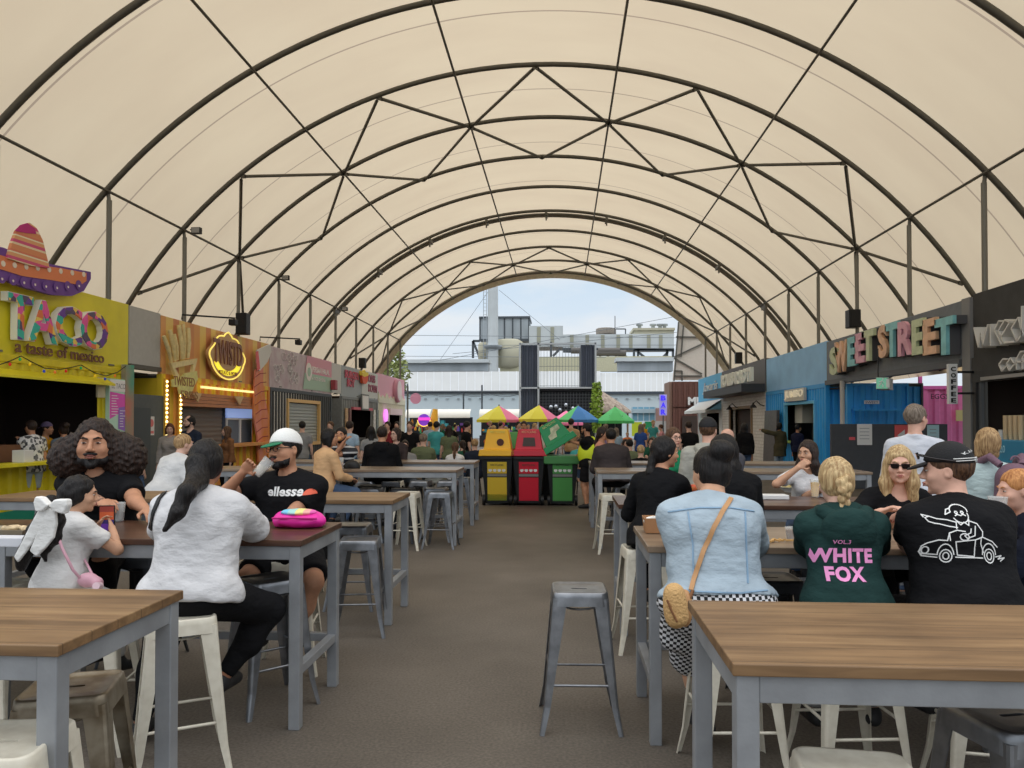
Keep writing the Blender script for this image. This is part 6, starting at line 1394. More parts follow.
def person(lab, x, y, face, pose='sit', seat=.76, s=1.0, b=1.0, lean=0, side=0, twist=0, head=(0, 0, 0), skin='light', hair='dark', style='short',
           top=('tee', 'black', (24, 24, 26)), leg=('trousers', 'black', (22, 22, 24)), shoes=(30, 30, 32), hands=None, feet=None, det=0, beard=None, glasses=None,
           cap=None, hs=1.0, group=None, elbows=None, lips=True, hairlen=None, curl=None, smile=0, hipz=None, hemz=None, palm=None, extra=None, female=False, knees=None, neck=None, headoff=(0, 0, 0)):
    """face: heading in degrees, 0 = looking away from the viewer (+Y), 90 = towards -X; det 0 far, 1 middle, 2 near"""
    h = (.034, .02, .014)[det]; hf = (None, .0085, .0056)[det]
    R = rotz(D2(face)); T = np.array([x, y, 0.0]); M = (R, T)
    L2W = lambda p: R @ np.array(p, float) + T
    W2L = lambda p: R.T @ (np.array(p, float) - T)
    hz = hipz if hipz is not None else ((seat + .08 * s) if pose == 'sit' else .93 * s)
    P0 = V3(0, 0, hz); TR = rotz(D2(twist)) @ roty(D2(side)) @ rotx(-D2(lean)); up = TR @ V3(0, 0, 1); rt = TR @ V3(1, 0, 0); fw = TR @ V3(0, 1, 0)
    tl = (.475 if pose == 'sit' else .50) * s; NB = P0 + up * tl; wf = (.90 if female else 1.0)
    SH = [NB + rt * (.178 * s * wf * (.75 + .25 * b) * q) - up * .055 * s for q in (-1, 1)]
    HR = rotz(D2(head[0])) @ rotx(D2(head[1])) @ roty(D2(head[2])); HC = NB + up * .082 * s + fw * .022 * s + HR @ V3(0, .018, .112) * s * hs + np.array(headoff)
    HJ = [P0 + V3(.09 * s * q * (.6 + .4 * b), 0, -.02 * s) for q in (-1, 1)]
    # hands: targets in world coordinates
    tgt = []
    for i, q in enumerate((-1, 1)):
        if hands and callable(hands[i]): tgt.append(W2L(hands[i](lambda *v: L2W(HC + HR @ (V3(*v) * s * hs)))))
        elif hands and hands[i] is not None: tgt.append(W2L(hands[i]))
        elif pose == 'sit': tgt.append(V3(.16 * q, .36, hz + .1))
        else: tgt.append(SH[i] + V3(.07 * q, .05, -.55 * s))
    la, lf = .285 * s, .255 * s; EL = []; WR = []
    for i, q in enumerate((-1, 1)):
        pole = elbows[i] if elbows and elbows[i] is not None else ((.5 * q, -.5, -.8) if pose == 'sit' else (.4 * q, -1, -.2))
        e, w = ik(SH[i], tgt[i], la, lf, pole); EL.append(e); WR.append(w)
    KN = []; AN = []
    for i, q in enumerate((-1, 1)):
        if feet and feet[i] is not None: t = W2L(feet[i]) + V3(0, 0, .075)
        elif pose == 'sit': t = V3(.13 * q, .25, .36)
        else: t = V3(.10 * q * (.7 + .3 * b), 0.02 * q, .075)
        pole = (knees[i] if knees and knees[i] is not None else ((.25 * q, 1, .5) if pose == 'sit' else (0, 1, 0)))
        k_, a_ = ik(HJ[i], t, .425 * s, .42 * s, pole); KN.append(k_); AN.append(a_)
    bb = .5 + .5 * b
    def torso(S, e, arm=True):
        S.ell(P0 + V3(0, -.01, .0), ((.165 + (.012 if female else 0)) * b * s + e, .12 * b * s + e, .13 * s + e), TR, .04)
        S.ell(P0 + up * .17 * s + fw * (.02 * (b - 1)), (.142 * b * s * (.93 if female else 1) + e, .105 * (b * 1.15 - .15) * s + e, .17 * s + e), TR, .05)
        S.ell(P0 + up * .34 * s, (.158 * b * s * wf + e, .108 * bb * b ** .5 * s + e, .17 * s + e), TR, .05)
        if female: 
            for q in (-1, 1): S.ell(P0 + up * .335 * s + rt * .07 * s * q + fw * .085 * s * bb, (.06 * s * bb + e * .8,) * 3, TR, .04)
        S.cone(SH[0] - rt * -.03, SH[1] - rt * .03, .055 * s * bb + e * .7, .055 * s * bb + e * .7, .05)
        for i in (0, 1): S.cone(NB + up * .02 * s, SH[i], .04 * s * bb + e * .5, .048 * s * bb + e * .5, .04)
        return S
    AW = (.5 * b + .5)
    B = SDF(); torso(B, 0)
    B.cone(NB - up * .05, HC - HR @ V3(0, .02, .05) * s, .056 * s * bb, .052 * s, .03)
    for i, q in enumerate((-1, 1)):
        B.cone(SH[i], EL[i], .05 * s * AW, .04 * s * AW, .025); B.cone(EL[i], WR[i], .041 * s * AW, .027 * s, .015)
        B.cone(HJ[i], KN[i], .085 * s * AW, .056 * s * AW, .02); B.cone(KN[i], AN[i], .055 * s * AW, .036 * s, .015)
        c_ = AN[i] + nrm(KN[i] - AN[i]) * .27 * s - nrm(np.cross(np.cross(KN[i] - AN[i], V3(0, 1, 0)), KN[i] - AN[i])) * .018; B.ell(c_, (.048 * s * AW, .048 * s * AW, .1 * s), None, .03)
        fd = rotz(D2(-8 * q)) @ V3(0, 1, 0); B.cone(AN[i] - V3(0, 0, .03), AN[i] + fd * .13 * s - V3(0, 0, .048), .036 * s, .028 * s, .02)
        # hand: palm, four fingers of different length, thumb from its side
        hd = nrm(WR[i] - EL[i]); pn = np.array(palm[i], float) if palm and palm[i] is not None else V3(0, 0, -1)
        pn = R.T @ pn if palm and palm[i] is not None else pn
        pn = nrm(pn - hd * (pn @ hd)) if abs(pn @ hd) < .95 else nrm(np.cross(hd, V3(1, 0, 0)))
        sd = np.cross(hd, pn) * 1.0
        if (np.cross(hd, pn) @ V3(-q, 0, 0)) < 0: sd = -sd   # thumb towards the body centre
        hk = s * (1.05 if not female else .95)
        RP = np.stack([sd, hd, pn], 1)
        B.ell(WR[i] + hd * .048 * hk, (.040 * hk, .055 * hk, .016 * hk), RP, .014)
        for j, (o_, ln) in enumerate(((.029, .062), (.010, .072), (-.010, .068), (-.028, .053))):
            p = WR[i] + hd * .085 * hk + sd * o_ * hk; p2 = p + nrm(hd + pn * .55) * ln * .55 * hk; p3 = p2 + nrm(hd * .5 + pn) * ln * .45 * hk
            B.cone(p, p2, .0092 * hk, .0085 * hk, .003); B.cone(p2, p3, .0085 * hk, .007 * hk, .003)
        p = WR[i] + hd * .028 * hk + sd * .028 * hk; p2 = p + nrm(hd * .6 + sd * .8 + pn * .4) * .042 * hk; p3 = p2 + nrm(hd + sd * .1 + pn * .4) * .032 * hk
        B.cone(p, p2, .013 * hk, .0105 * hk, .006); B.cone(p2, p3, .0105 * hk, .008 * hk, .003)
    hh = s * hs; HP = lambda *p: HC + HR @ (V3(*p) * hh); hr = lambda *r: tuple(v * hh for v in r)
    fatj = max(0, b - 1) * .03
    B.ell(HP(0, -.012, .028), hr(.076, .096, .092), HR, .02); B.ell(HP(0, .022, -.03), hr(.063 + fatj, .072, .082), HR, .03)
    B.ell(HP(0, .036, -.078), hr(.043 + fatj, .042, .032), HR, .025); B.ell(HP(0, .075, -.1), hr(.018, .016, .015), HR, .015)
    if det:
        B.cone(HP(-.03, .083, .024), HP(.03, .083, .024), .011 * hh, .011 * hh, .015)
        for q in (-1, 1):
            B.ell(HP(.031 * q, .1, .004), hr(.017, .013, .012), HR, .010, 's'); B.ell(HP(.04 * q, .062, -.03), hr(.024, .024, .022), HR, .02)
            B.ell(HP(.079 * q, -.004, -.008), hr(.010, .020, .031), HR, .006); B.ell(HP(.088 * q, .002, -.004), hr(.006, .010, .016), HR, .004, 's')
        B.cone(HP(0, .092, .012), HP(0, .112, -.028), .0075 * hh, .0125 * hh, .012)
        for q in (-1, 1): B.ell(HP(.013 * q, .1, -.034), hr(.009, .010, .008), HR, .006)
        B.ell(HP(0, .088, -.062), hr(.026, .015, .012), HR, .01)
        B.cone(HP(-.014, .101, -.0555), HP(.014, .101, -.0555), .005 * hh, .005 * hh, .004)
        B.cone(HP(-.012, .1, -.068), HP(.012, .1, -.068), .006 * hh, .006 * hh, .004)
        B.cone(HP(-.022, .106, -.0615), HP(.022, .106, -.0615), .0022 * hh, .0022 * hh, .003, 's')
    else:
        B.cone(HP(0, .09, .01), HP(0, .112, -.028), .009 * hh, .014 * hh, .012)
    fine = []
    if hf:
        r_ = .15 * hh; fine.append((HC - r_, HC + r_))
        for i in (0, 1): c_ = WR[i] + nrm(WR[i] - EL[i]) * .08; fine.append((c_ - .10, c_ + .10))
    body = sdf_mesh('person', B, h, SK[skin], None, fine, hf, M, relax=1)
    # pull origin to the ground point
    vs_ = np.empty(len(body.data.vertices) * 3, F32); body.data.vertices.foreach_get('co', vs_); vs_ = vs_.reshape(-1, 3) - T.astype(F32); body.data.vertices.foreach_set('co', vs_.ravel()); body.location = T
    tag(body, lab, 'person', group)
    # clothing
    kind, tn, tc_ = top[:3]; tm = cloth(tn, tc_) if not isinstance(tc_, bpy.types.Material) else tc_; tk = top[3] if len(top) > 3 else .016
    ch = max(h * .8, .012)
    if kind:
        C_ = SDF(); torso(C_, tk)
        lo_sl = {'tee': .62, 'tank': 0, 'long': 1, 'hoodie': 1, 'jacket': 1, 'dress': .3, 'blouse': 1, 'roll': 1}[kind]
        if kind in ('hoodie', 'jacket'): tk += .006
        for i, q in enumerate((-1, 1)):
            if kind == 'tank': continue
            ra = .05 * s * AW + tk * .8; re_ = .041 * s * AW + tk * .9
            if lo_sl < 1: e_ = SH[i] + (EL[i] - SH[i]) * lo_sl; C_.cone(SH[i], e_, ra, ra * .93 + .004, .02, capb=True)
            else:
                C_.cone(SH[i], EL[i], ra, re_, .02); e_ = EL[i] + (WR[i] - EL[i]) * (.55 if kind == 'roll' else .93); C_.cone(EL[i], e_, re_, (.034 if kind != 'roll' else .042) * s * AW + tk * .7, .012, capb=True)
        hem = {'tee': -.10, 'tank': -.06, 'long': -.08, 'hoodie': -.08, 'jacket': -.08, 'dress': -.45, 'blouse': -.13, 'roll': -.1}[kind] if hemz is None else hemz
        if hem < -.05 and kind != 'dress': C_.cone(P0, P0 + up * hem * 1.1, .155 * b * s + tk, .165 * b * s + tk + (.015 if kind == 'blouse' else 0), .05)
        if kind == 'dress': C_.cone(P0, P0 + V3(0, .12 if pose == 'sit' else 0, hem), .15 * b * s, .22 * b * s, .06)
        if kind == 'hoodie': C_.ell(NB - fw * .125 * s - up * .075 * s, (.135 * s, .075 * s, .12 * s), TR @ rotx(.25), .008); C_.ell(NB - fw * .12 * s - up * .0 * s, (.07 * s, .03 * s, .03 * s), TR, .006, 's'); C_.cone(NB + rt * .07 * s - fw * .01 + up * .03 * s, NB - rt * .07 * s - fw * .01 + up * .03 * s, .035 * s, .035 * s, .03)
        if kind in ('jacket', 'blouse', 'roll'): C_.cone(NB + up * .0, NB + up * .045 * s, .068 * s * bb, .06 * s * bb, .01, capb=True)
        if hem != 0: C_.cut(P0 + up * hem * s, -up if kind != 'dress' else (0, 0, -1))
        C_.cone(NB + up * .005 + fw * .03 * s, NB + up * .2 * s + fw * .03 * s, (.05 if neck is None else neck) * s * bb, .075 * s, .012, 's')
        if det: C_.bump(.0045 if kind != 'blouse' else .006, 24, face * .1); C_.bump(.002, 55, face * .2)
        o = sdf_mesh({'tee': 't_shirt', 'tank': 'tank_top', 'long': 'long_sleeve_top', 'hoodie': 'hooded_top', 'jacket': 'jacket', 'dress': 'dress', 'blouse': 'blouse', 'roll': 'shirt'}[kind], C_, ch, tm, body, M=M)
        body['_top'] = o.name
        if kind == 'hoodie':
            C_ = SDF(); pt = lambda a_, b_2, c_: NB + rt * a_ * s + fw * b_2 * s + up * c_ * s; e_ = (b - 1) * .05
            for P_2, r_2 in (([pt(-.10, .03, .03), pt(-.105, -.07, .015), pt(-.07, -.125 - e_, -.05), pt(0, -.14 - e_, -.09), pt(.07, -.125 - e_, -.05), pt(.105, -.07, .015), pt(.10, .03, .03)], .034), ([pt(-.075, -.10 - e_, -.01), pt(0, -.12 - e_, -.04), pt(.075, -.10 - e_, -.01)], .038)): C_.chain(P_2, [r_2 * s] * len(P_2), .03)
            C_.bump(.005, 26, 2); sdf_mesh('hood', C_, ch, tm, body, M=M)
    lk, ln_, lc = leg[:3]
    if lk:
        C_ = SDF(); e = .014
        C_.ell(P0 + V3(0, -.01, 0), (.167 * b * s + e, .122 * b * s + e, .13 * s + e), TR, .03)
        for i in (0, 1):
            fr = {'trousers': 1, 'shorts': -.15, 'jeans': 1, 'wide': 1}[lk]
            rk = .062 * s * AW + e; wd = .02 if lk == 'wide' else 0
            if fr > 0: C_.cone(HJ[i], KN[i], .088 * s * AW + e, rk + wd, .03); C_.cone(KN[i], KN[i] + (AN[i] - KN[i]) * .93, rk + wd, .046 * s + wd * 1.4, .015, capb=True); C_.ell(KN[i] + (AN[i] - KN[i]) * .36 - V3(0, .012, 0), (.062 * s * AW,) * 2 + (.12 * s,), None, .04)
            else: C_.cone(HJ[i], HJ[i] + (KN[i] - HJ[i]) * .86, .088 * s * AW + e, rk + .014, .03, capb=True)
        C_.cut(P0 + up * .08 * s, up)
        if det: C_.bump(.003, 20, 1)
        sdf_mesh('shorts' if lk == 'shorts' else 'trousers', C_, ch, cloth(ln_, lc) if not isinstance(lc, bpy.types.Material) else lc, body, M=M)
    if shoes and (det or pose == 'stand'):
        for i, q in enumerate((-1, 1)):
            fd = rotz(D2(-8 * q)) @ V3(0, 1, 0); a_ = AN[i] - V3(0, 0, .03)
            C_ = SDF(); C_.cone(a_ - fd * .035, a_ + fd * .15 * s - V3(0, 0, .015), .043 * s, .036 * s, .02); C_.ell(a_ + V3(0, 0, .02), (.044, .05, .05), None, .02)
            C_.cut(a_ - V3(0, 0, .045), (0, 0, -1)); C_.cut(AN[i] + V3(0, 0, .03), (0, 0, 1))
            sdf_mesh('shoe', C_, max(h * .6, .01), mat('shoe_%d_%d_%d' % tuple(shoes), shoes, rough=.6), body, M=M)
    # hair
    hm = HMAT(hair) if hair else None; hres = (.024, .0125, .0085)[det]
    if hair and style:
        C_ = SDF(); C_.ell(HP(0, -.016, .03), hr(.086, .106, .102), HR, .02)
        if style != 'short' and style != 'bald': C_.ell(HP(0, -.03, -.02), hr(.084, .085, .09), HR, .03)
        lw = hairlen or .3
        fr = 'short' if style in ('short',) else 'long'
        C_.ell(HP(0, .105, -.028), hr(.069, .075, .094), HR, .012, 's')
        if style == 'short':
            C_.cut(HP(0, 0, -.045), HR @ V3(0, .35, -1))
            for q in (-1, 1): C_.ell(HP(.09 * q, .01, -.02), hr(.03, .03, .034), HR, .008, 's')
        elif style == 'receding': C_.ell(HP(0, .06, .12), hr(.07, .07, .06), HR, .02, 's'); C_.cut(HP(0, 0, -.045), HR @ V3(0, .35, -1))
        else:
            C_.cut(HP(0, 0, -.06), HR @ V3(0, .8, -1))
        if style == 'long':
            dn = V3(0, 0, -1)
            for q in (-1, -.4, .4, 1):
                a_ = HP(.062 * q, -.035 if abs(q) < 1 else 0.0, 0); b_ = HP(.078 * q, -.06 if abs(q) < 1 else .005, -.12) ; c_ = NB + rt * .085 * q * s - fw * (.10 if abs(q) < 1 else .0) * s - up * (lw - .14) * s + (fw * .09 * s if abs(q) == 1 and lw < .34 else 0)
                C_.chain([a_, b_, c_], [.036 * hh, .040 * hh, .024 * hh], .03)
        if style == 'bob':
            for q in (-1, -.4, .4, 1): C_.cone(HP(.062 * q, -.02 * (1 - abs(q)) - .0, 0), HP(.072 * q, -.045 if abs(q) < 1 else .0, -.10), .034 * hh, .028 * hh, .03)
        if style in ('ponytail', 'lowpony'):
            a_ = HP(0, -.11, .02 if style == 'ponytail' else -.05); b_ = a_ - fw * .03 * s + V3(0, 0, -.12); c_ = b_ + V3(0, 0, -lw * .5) + fw * .015; d_ = c_ + V3(0, 0, -lw * .4)
            C_.chain([a_, b_, c_, d_], [.03 * hh, .036 * hh, .032 * hh, .012 * hh], .02)
        if style == 'bun': C_.ell(HP(.01, -.10, .085), hr(.07, .062, .06), HR, .015)
        if style == 'afro':
            for a in np.linspace(0, 2 * PI, 9)[:-1]: pass
            C_.ell(HP(0, -.05, -.025), hr(.15, .11, .105), HR, .05); C_.ell(HP(.12, -.05, -.07), hr(.10, .09, .11), HR, .05); C_.ell(HP(-.12, -.05, -.07), hr(.11, .09, .12), HR, .05); C_.bump(.006, 150, 4)
            C_.ell(HP(0, .115, -.03), hr(.074, .10, .10), HR, .012, 's')
        C_.bump(.003 if curl is None else curl[0], 55 if curl is None else curl[1], 2)
        sdf_mesh('hair', C_, hres, hm, body, M=M)
    if beard:
        C_ = SDF(); C_.ell(HP(0, .038, -.082), hr(.051 + fatj, .049, .036), HR, .02); C_.ell(HP(0, .078, -.104), hr(.026, .024, .022), HR, .02); C_.ell(HP(0, .1, -.052), hr(.034, .013, .010), HR, .012)
        for q in (-1, 1): C_.cone(HP(.066 * q, .01, -.02), HP(.05 * q, .05, -.085), .012 * hh, .018 * hh, .015)
        C_.ell(HP(0, .108, -.063), hr(.019, .012, .008), HR, .004, 's'); C_.cut(HP(0, 0, -.041), HR @ V3(0, .2, 1)) if False else None
        C_.ell(HP(0, .07, -.0), hr(.05, .06, .042), HR, .01, 's'); C_.bump(.002, 90, 1)
        sdf_mesh('beard', C_, hres * .8, HMAT(beard), body, M=M)
    if det:
        for q in (-1, 1):
            C_ = SDF(); C_.ell(HP(.031 * q, .0845, .003), hr(.0122, .0110, .0046), HR, .002); sdf_mesh('eye', C_, .0035, m_eye, body, M=M)
            C_ = SDF(); C_.ell(HP(.031 * q, .0932, .003), hr(.0072, .0040, .0050), HR, .002); sdf_mesh('iris', C_, .0028, m_iris, body, M=M)
            if hair: C_ = SDF(); C_.chain([HP(.014 * q, .099, .0215), HP(.032 * q, .0965, .029), HP(.049 * q, .085, .023)], [.0042 * hh, .0044 * hh, .0028 * hh], .003); sdf_mesh('eyebrow', C_, .004, hm if hair not in ('blonde',) else HMAT('sandy'), body, M=M)
        if lips:
            C_ = SDF(); w_ = .021 + .006 * smile
            C_.chain([HP(-w_, .0985, -.0615 + .004 * smile), HP(-.007, .107, -.0575), HP(.007, .107, -.0575), HP(w_, .0985, -.0615 + .004 * smile)], [.0022 * hh, .0042 * hh, .0042 * hh, .0022 * hh], .003)
            C_.chain([HP(-w_ * .9, .0985, -.064), HP(0, .1055, -.0695), HP(w_ * .9, .0985, -.064)], [.0022 * hh, .0048 * hh, .0022 * hh], .003)
            sdf_mesh('lips', C_, .003, m_lip if skin in ('light', 'pink', 'olive') else m_lipd, body, M=M)
    if glasses:
        g = MB(); gm = m_black
        for q in (-1, 1):
            if glasses == 'sun':
                pts = [(-.026, .014), (.026, .014), (.024, -.008), (.012, -.018), (-.012, -.018), (-.024, -.008)]
                o_ = HP(.032 * q, .104, .002); X_ = HR @ V3(1, -.12 * q, 0); Y_ = HR @ V3(0, 0, 1)
                g.prism([(u * hh, v * hh) for u, v in pts], (R @ o_ + T, R @ X_, R @ Y_), .004)
            else:
                P = [HP(.031 * q + .022 * math.cos(a), .106, .002 + .017 * math.sin(a)) for a in np.linspace(0, 2 * PI, 17)[:-1]]
                g.tube([R @ p + T for p in P], .0018 * hh, 6, closed=True)
            g.tube([R @ HP(.05 * q, .102, .008) + T, R @ HP(.078 * q, .03, .008) + T, R @ HP(.082 * q, -.01, .002) + T], .0025 * hh, 6)
        g.tube([R @ HP(-.012, .108, .006) + T, R @ HP(.012, .108, .006) + T], .0028 * hh, 6)
        g.build('sunglasses' if glasses == 'sun' else 'spectacles', mat('dark_lens', (26, 20, 20), rough=.12) if glasses == 'sun' else gm, body)
    if cap:
        cc, bc, back = cap; C_ = SDF(); cm = mat('cap_%d_%d_%d' % cc, cc, rough=.8, bump=.2, bscale=120)
        C_.ell(HP(0, -.012, .034), hr(.092, .112, .108), HR, .01); C_.cut(HP(0, 0, .038), HR @ V3(0, .08, -1)); hat = sdf_mesh('cap', C_, hres * .8, cm, body, M=M)
        C_ = SDF(); q = -1 if back else 1
        C_.ell(HP(0, .105 * q, .03), hr(.072, .074, .010), HR @ rotx(D2(-16 * q)), .004); C_.cut(HP(0, .08 * q, 0), HR @ V3(0, -q, 0)); sdf_mesh('brim', C_, hres * .6, mat('cap_%d_%d_%d' % bc, bc, rough=.8), hat, M=M)
    body_info = dict(HC=L2W(HC), HR=R @ HR, NB=L2W(NB), WR=[L2W(w) for w in WR], EL=[L2W(w) for w in EL], SH=[L2W(w) for w in SH], R=R, T=T, TR=R @ TR, P0=L2W(P0), o=body, hand=[L2W(WR[i] + nrm(WR[i] - EL[i]) * .07) for i in (0, 1)], hd=[R @ nrm(WR[i] - EL[i]) for i in (0, 1)], hh=hh, KN=[L2W(w) for w in KN], AN=[L2W(w) for w in AN])
    if '_top' in body: body_info['top'] = bpy.data.objects[body['_top']]; del body['_top']
    return body_info
# ================================================================== WHO IS THERE
ALBK[0] = 1.35
def wx(px, Y): return atY(px, 450, Y).x
def A3(px, py, Y): return np.array(atY(px, py, Y)[:])
W_ = (214, 214, 216)
BLK = ('trousers', 'black', (24, 24, 26)); JN = ('jeans', 'denim', (66, 84, 112)); JNL = ('jeans', 'denim_light', (140, 156, 172)); SHB = ('shorts', 'black_shorts', (26, 26, 28))
def tee(n, c, *a): return ('tee', n, c) + a

def world_bvh(o):
    M_ = wloc(o); me = o.data; return BVHTree.FromPolygons([v.co + M_ for v in me.vertices], [tuple(p.vertices) for p in me.polygons])
def decal(V, Fc, c, right, up, target, m_, name, parent, off=.004, thick=.002, maxe=.03):
    """lay a flat drawing (V in metres, x,y) onto a garment by projecting it along its own normal"""
    bm = bmesh.new(); vs_ = [bm.verts.new((float(p[0]), float(p[1]), 0)) for p in V]
    for f in Fc:
        try: bm.faces.new([vs_[i] for i in f])
        except ValueError: pass
    bmesh.ops.triangulate(bm, faces=bm.faces)
    for _ in range(3):
        es = [e for e in bm.edges if e.calc_length() > maxe]
        if not es: break
        bmesh.ops.subdivide_edges(bm, edges=es, cuts=1); bmesh.ops.triangulate(bm, faces=bm.faces)
    c = Vector(c); right = Vector(right).normalized(); up = Vector(up).normalized(); n = right.cross(up); bv = world_bvh(target); bm.verts.index_update()
    h0 = bv.ray_cast(CO, (c - CO).normalized(), 60); c = h0[0] if h0[0] is not None else c
    out = []
    for v in bm.verts:
        o = c + right * v.co.x + up * v.co.y + n * .45; h = bv.ray_cast(o, -n, 1.2)
        out.append((h[0] + n * off) if h[0] is not None else None)
    ok = [p for p in out if p is not None]; dflt = ok[0] if ok else c
    mb = MB(); mb.add([p if p is not None else dflt for p in out], [tuple(v.index for v in f.verts) for f in bm.faces if all(out[v.index] is not None for v in f.verts)], True); bm.free()
    return mb.build(name, m_, parent)
def decal_text(s, c, right, up, w, h, target, m_, name='print', parent=None, **k):
    V, Fc = text_mesh(s, depth=0.0, **k); lo = V.min(0); hi = V.max(0); V = (V - (lo + hi) / 2); V[:, 0] *= w / (hi[0] - lo[0]); V[:, 1] *= h / (hi[1] - lo[1]); return decal(V, Fc, c, right, up, target, m_, name, parent)
def stroke(lines, w):
    V = []; Fc = []
    for pts, closed in lines:
        P = [np.array(p, float) for p in pts]; 
        if closed: P.append(P[0])
        for a, b in zip(P[:-1], P[1:]):
            d = nrm(b - a); n = np.array([-d[1], d[0]]) * w / 2; e = d * w * .35; i = len(V); V += [a - n - e, b - n + e, b + n + e, a + n - e]; Fc.append((i, i + 1, i + 2, i + 3))
    return V, Fc
def strap(px, w, target, m_, name, parent, off=.007, n=10):
    """band lying on a garment along a seen path"""
    bv = world_bvh(target); path = []
    for (x0, y0), (x1, y1) in zip(px[:-1], px[1:]):
        for i in range(n):
            d = ray(x0 + (x1 - x0) * i / n, y0 + (y1 - y0) * i / n).normalized(); h = bv.ray_cast(CO, d, 30)
            if h[0] is not None: path.append((h[0] + h[1] * off, h[1]))
    mb = MB()
    for (a, na), (b, nb) in zip(path[:-1], path[1:]):
        if 1e-4 < (b - a).length < .12: mb.bar(a, b + (b - a).normalized() * .004, w, .006, up=tuple(na))
    return mb.build(name, m_, parent) if mb.v else None

# ---------------- left front table
Y = 5.3
p1 = person('large bearded man with huge frizzy dark hair and a black T-shirt', wx(104, Y), Y, 186, s=1.04, b=1.45, lean=15, side=-3, head=(14, 2, 0), hs=1.36, skin='tan', hair='dark', style='afro', beard='black', curl=(.010, 75),
    top=tee('black', (20, 20, 22), .03), leg=BLK, det=2, hands=(A3(152, 517, 4.7), A3(113, 509, 4.72)), elbows=((.6, -.2, -.6), (1.2, .1, -.4)), smile=1, palm=((0, 0, -1), (0, .4, -1)))
# tattooed forearm
C_ = SDF(); e_, w_ = p1['EL'][1], p1['WR'][1]; C_.cone(e_ + (w_ - e_) * .18, w_, .053, .034, .01); sdf_mesh('tattoo_sleeve', C_, .012, mat('tattoo_ink', (166, 122, 98), rough=.6, col2=(58, 46, 42), vscale=42), p1['o'])
C_ = SDF(); q = p1['HC'] + np.array([.0, .02, .155]); C_.ell(q, (.05, .03, .02)); C_.bump(.008, 120, 1); sdf_mesh('hair_tie', C_, .008, m_white, p1['o'])
Y = 3.76
p2 = person('woman seen from behind in a loose white blouse with a long dark ponytail', wx(193, Y), Y, 3, s=1.0, b=1.34, lean=13, head=(10, -8, 0), skin='brown', hair='black', style='updo', female=True,
    top=('blouse', 'white_crinkle', (202, 201, 203), .034), leg=('trousers', 'black', (20, 20, 22)), det=2, hands=(A3(170, 540, 4.3), A3(238, 528, 4.3)), elbows=((-.9, .1, -.5), (1.2, .1, -.5)), feet=(A3(140, 740, 3.95), A3(222, 692, 4.0)), knees=(None, (.8, 1, .4)), shoes=(24, 24, 26), hemz=-.05)
a = p2
strap([(180, 484), (169, 489), (160, 499), (154, 513), (151, 530)], .024, p2['top'], m_black, 'bag_strap', p2['o'])
C_ = SDF(); C_.chain([p2['HC'] + np.array(v) for v in ((0, -.09, .0), (.02, -.14, -.08))] + [A3(187, 492, 3.60), A3(178, 512, 3.56), A3(165, 530, 3.53)], [.065, .052, .042, .033, .012], .03); C_.bump(.003, 60, 1); sdf_mesh('ponytail', C_, .009, HMAT('black'), p2['o'])
Y = 3.98
p3 = person('little girl with a big white bow and wavy dark hair, holding a phone', wx(62, Y), Y, -22, s=.73, b=1.02, lean=9, head=(-42, -6, 0), hs=1.1, skin='olive', hair='black', style='ponytail', hairlen=.44, curl=(.006, 60), female=True,
    top=tee('girl_white', (202, 200, 198), .024), leg=('trousers', 'girl_white2', (196, 194, 190)), det=2, hands=(A3(98, 527, 4.22), A3(112, 528, 4.2)), elbows=((-.3, 0, -1), (.8, -.1, -.7)), palm=((1, 0, 0), (-1, 0, 0)), hemz=-.16)
# bow
m_bow = cloth('bow_white', (228, 227, 224)); hb = p3['HC'] + p3['HR'] @ np.array([-.01, -.115, .04])
hb = A3(48, 503, 3.82)
rb_ = empty('hair_bow', Vector(hb), 'large white ribbon bow tied in the little girl\'s hair', 'bow')
for nm_, pts, d_ in (('bow_loop', [(51, 505), (44, 497), (38, 496), (36, 502), (38, 511), (45, 511)], .05), ('bow_loop', [(51, 505), (57, 499), (69, 499), (70, 505), (66, 514), (56, 511)], .05), ('bow_tail', [(47, 508), (37, 511), (30, 524), (20, 544), (13, 557), (17, 563), (27, 550), (38, 533), (47, 518)], .02), ('bow_tail', [(47, 508), (55, 510), (56, 524), (53, 538), (45, 548), (36, 557), (29, 551), (38, 530)], .024)):
    mb = MB(); P = [A3(x_, y_, 3.74) for x_, y_ in pts]; mb.prism([(q_[0], q_[2]) for q_ in P], ((0, 3.74 + d_ / 2 + (.01 if nm_ == 'bow_tail' else 0), 0), (1, 0, 0), (0, 0, 1)), d_); mb.build(nm_, m_bow, rb_, bevel=.009, bseg=3)
C_ = SDF(); C_.ell(hb, (.02, .02, .02)); sdf_mesh('bow_knot', C_, .007, m_bow, rb_)
C_ = SDF(); 
for pts in ([(50, 500), (58, 520), (55, 540), (44, 552), (46, 562)], [(44, 512), (34, 530), (26, 552), (20, 562)], [(30, 540), (24, 556), (22, 566)]):
    P = [A3(x_, y_, 3.79) for x_, y_ in pts]; C_.chain(P, [.03, .034, .026, .018, .008][:len(P)], .02)
C_.bump(.006, 55, 1); sdf_mesh('loose_hair', C_, .010, HMAT('black'), p3['o'])
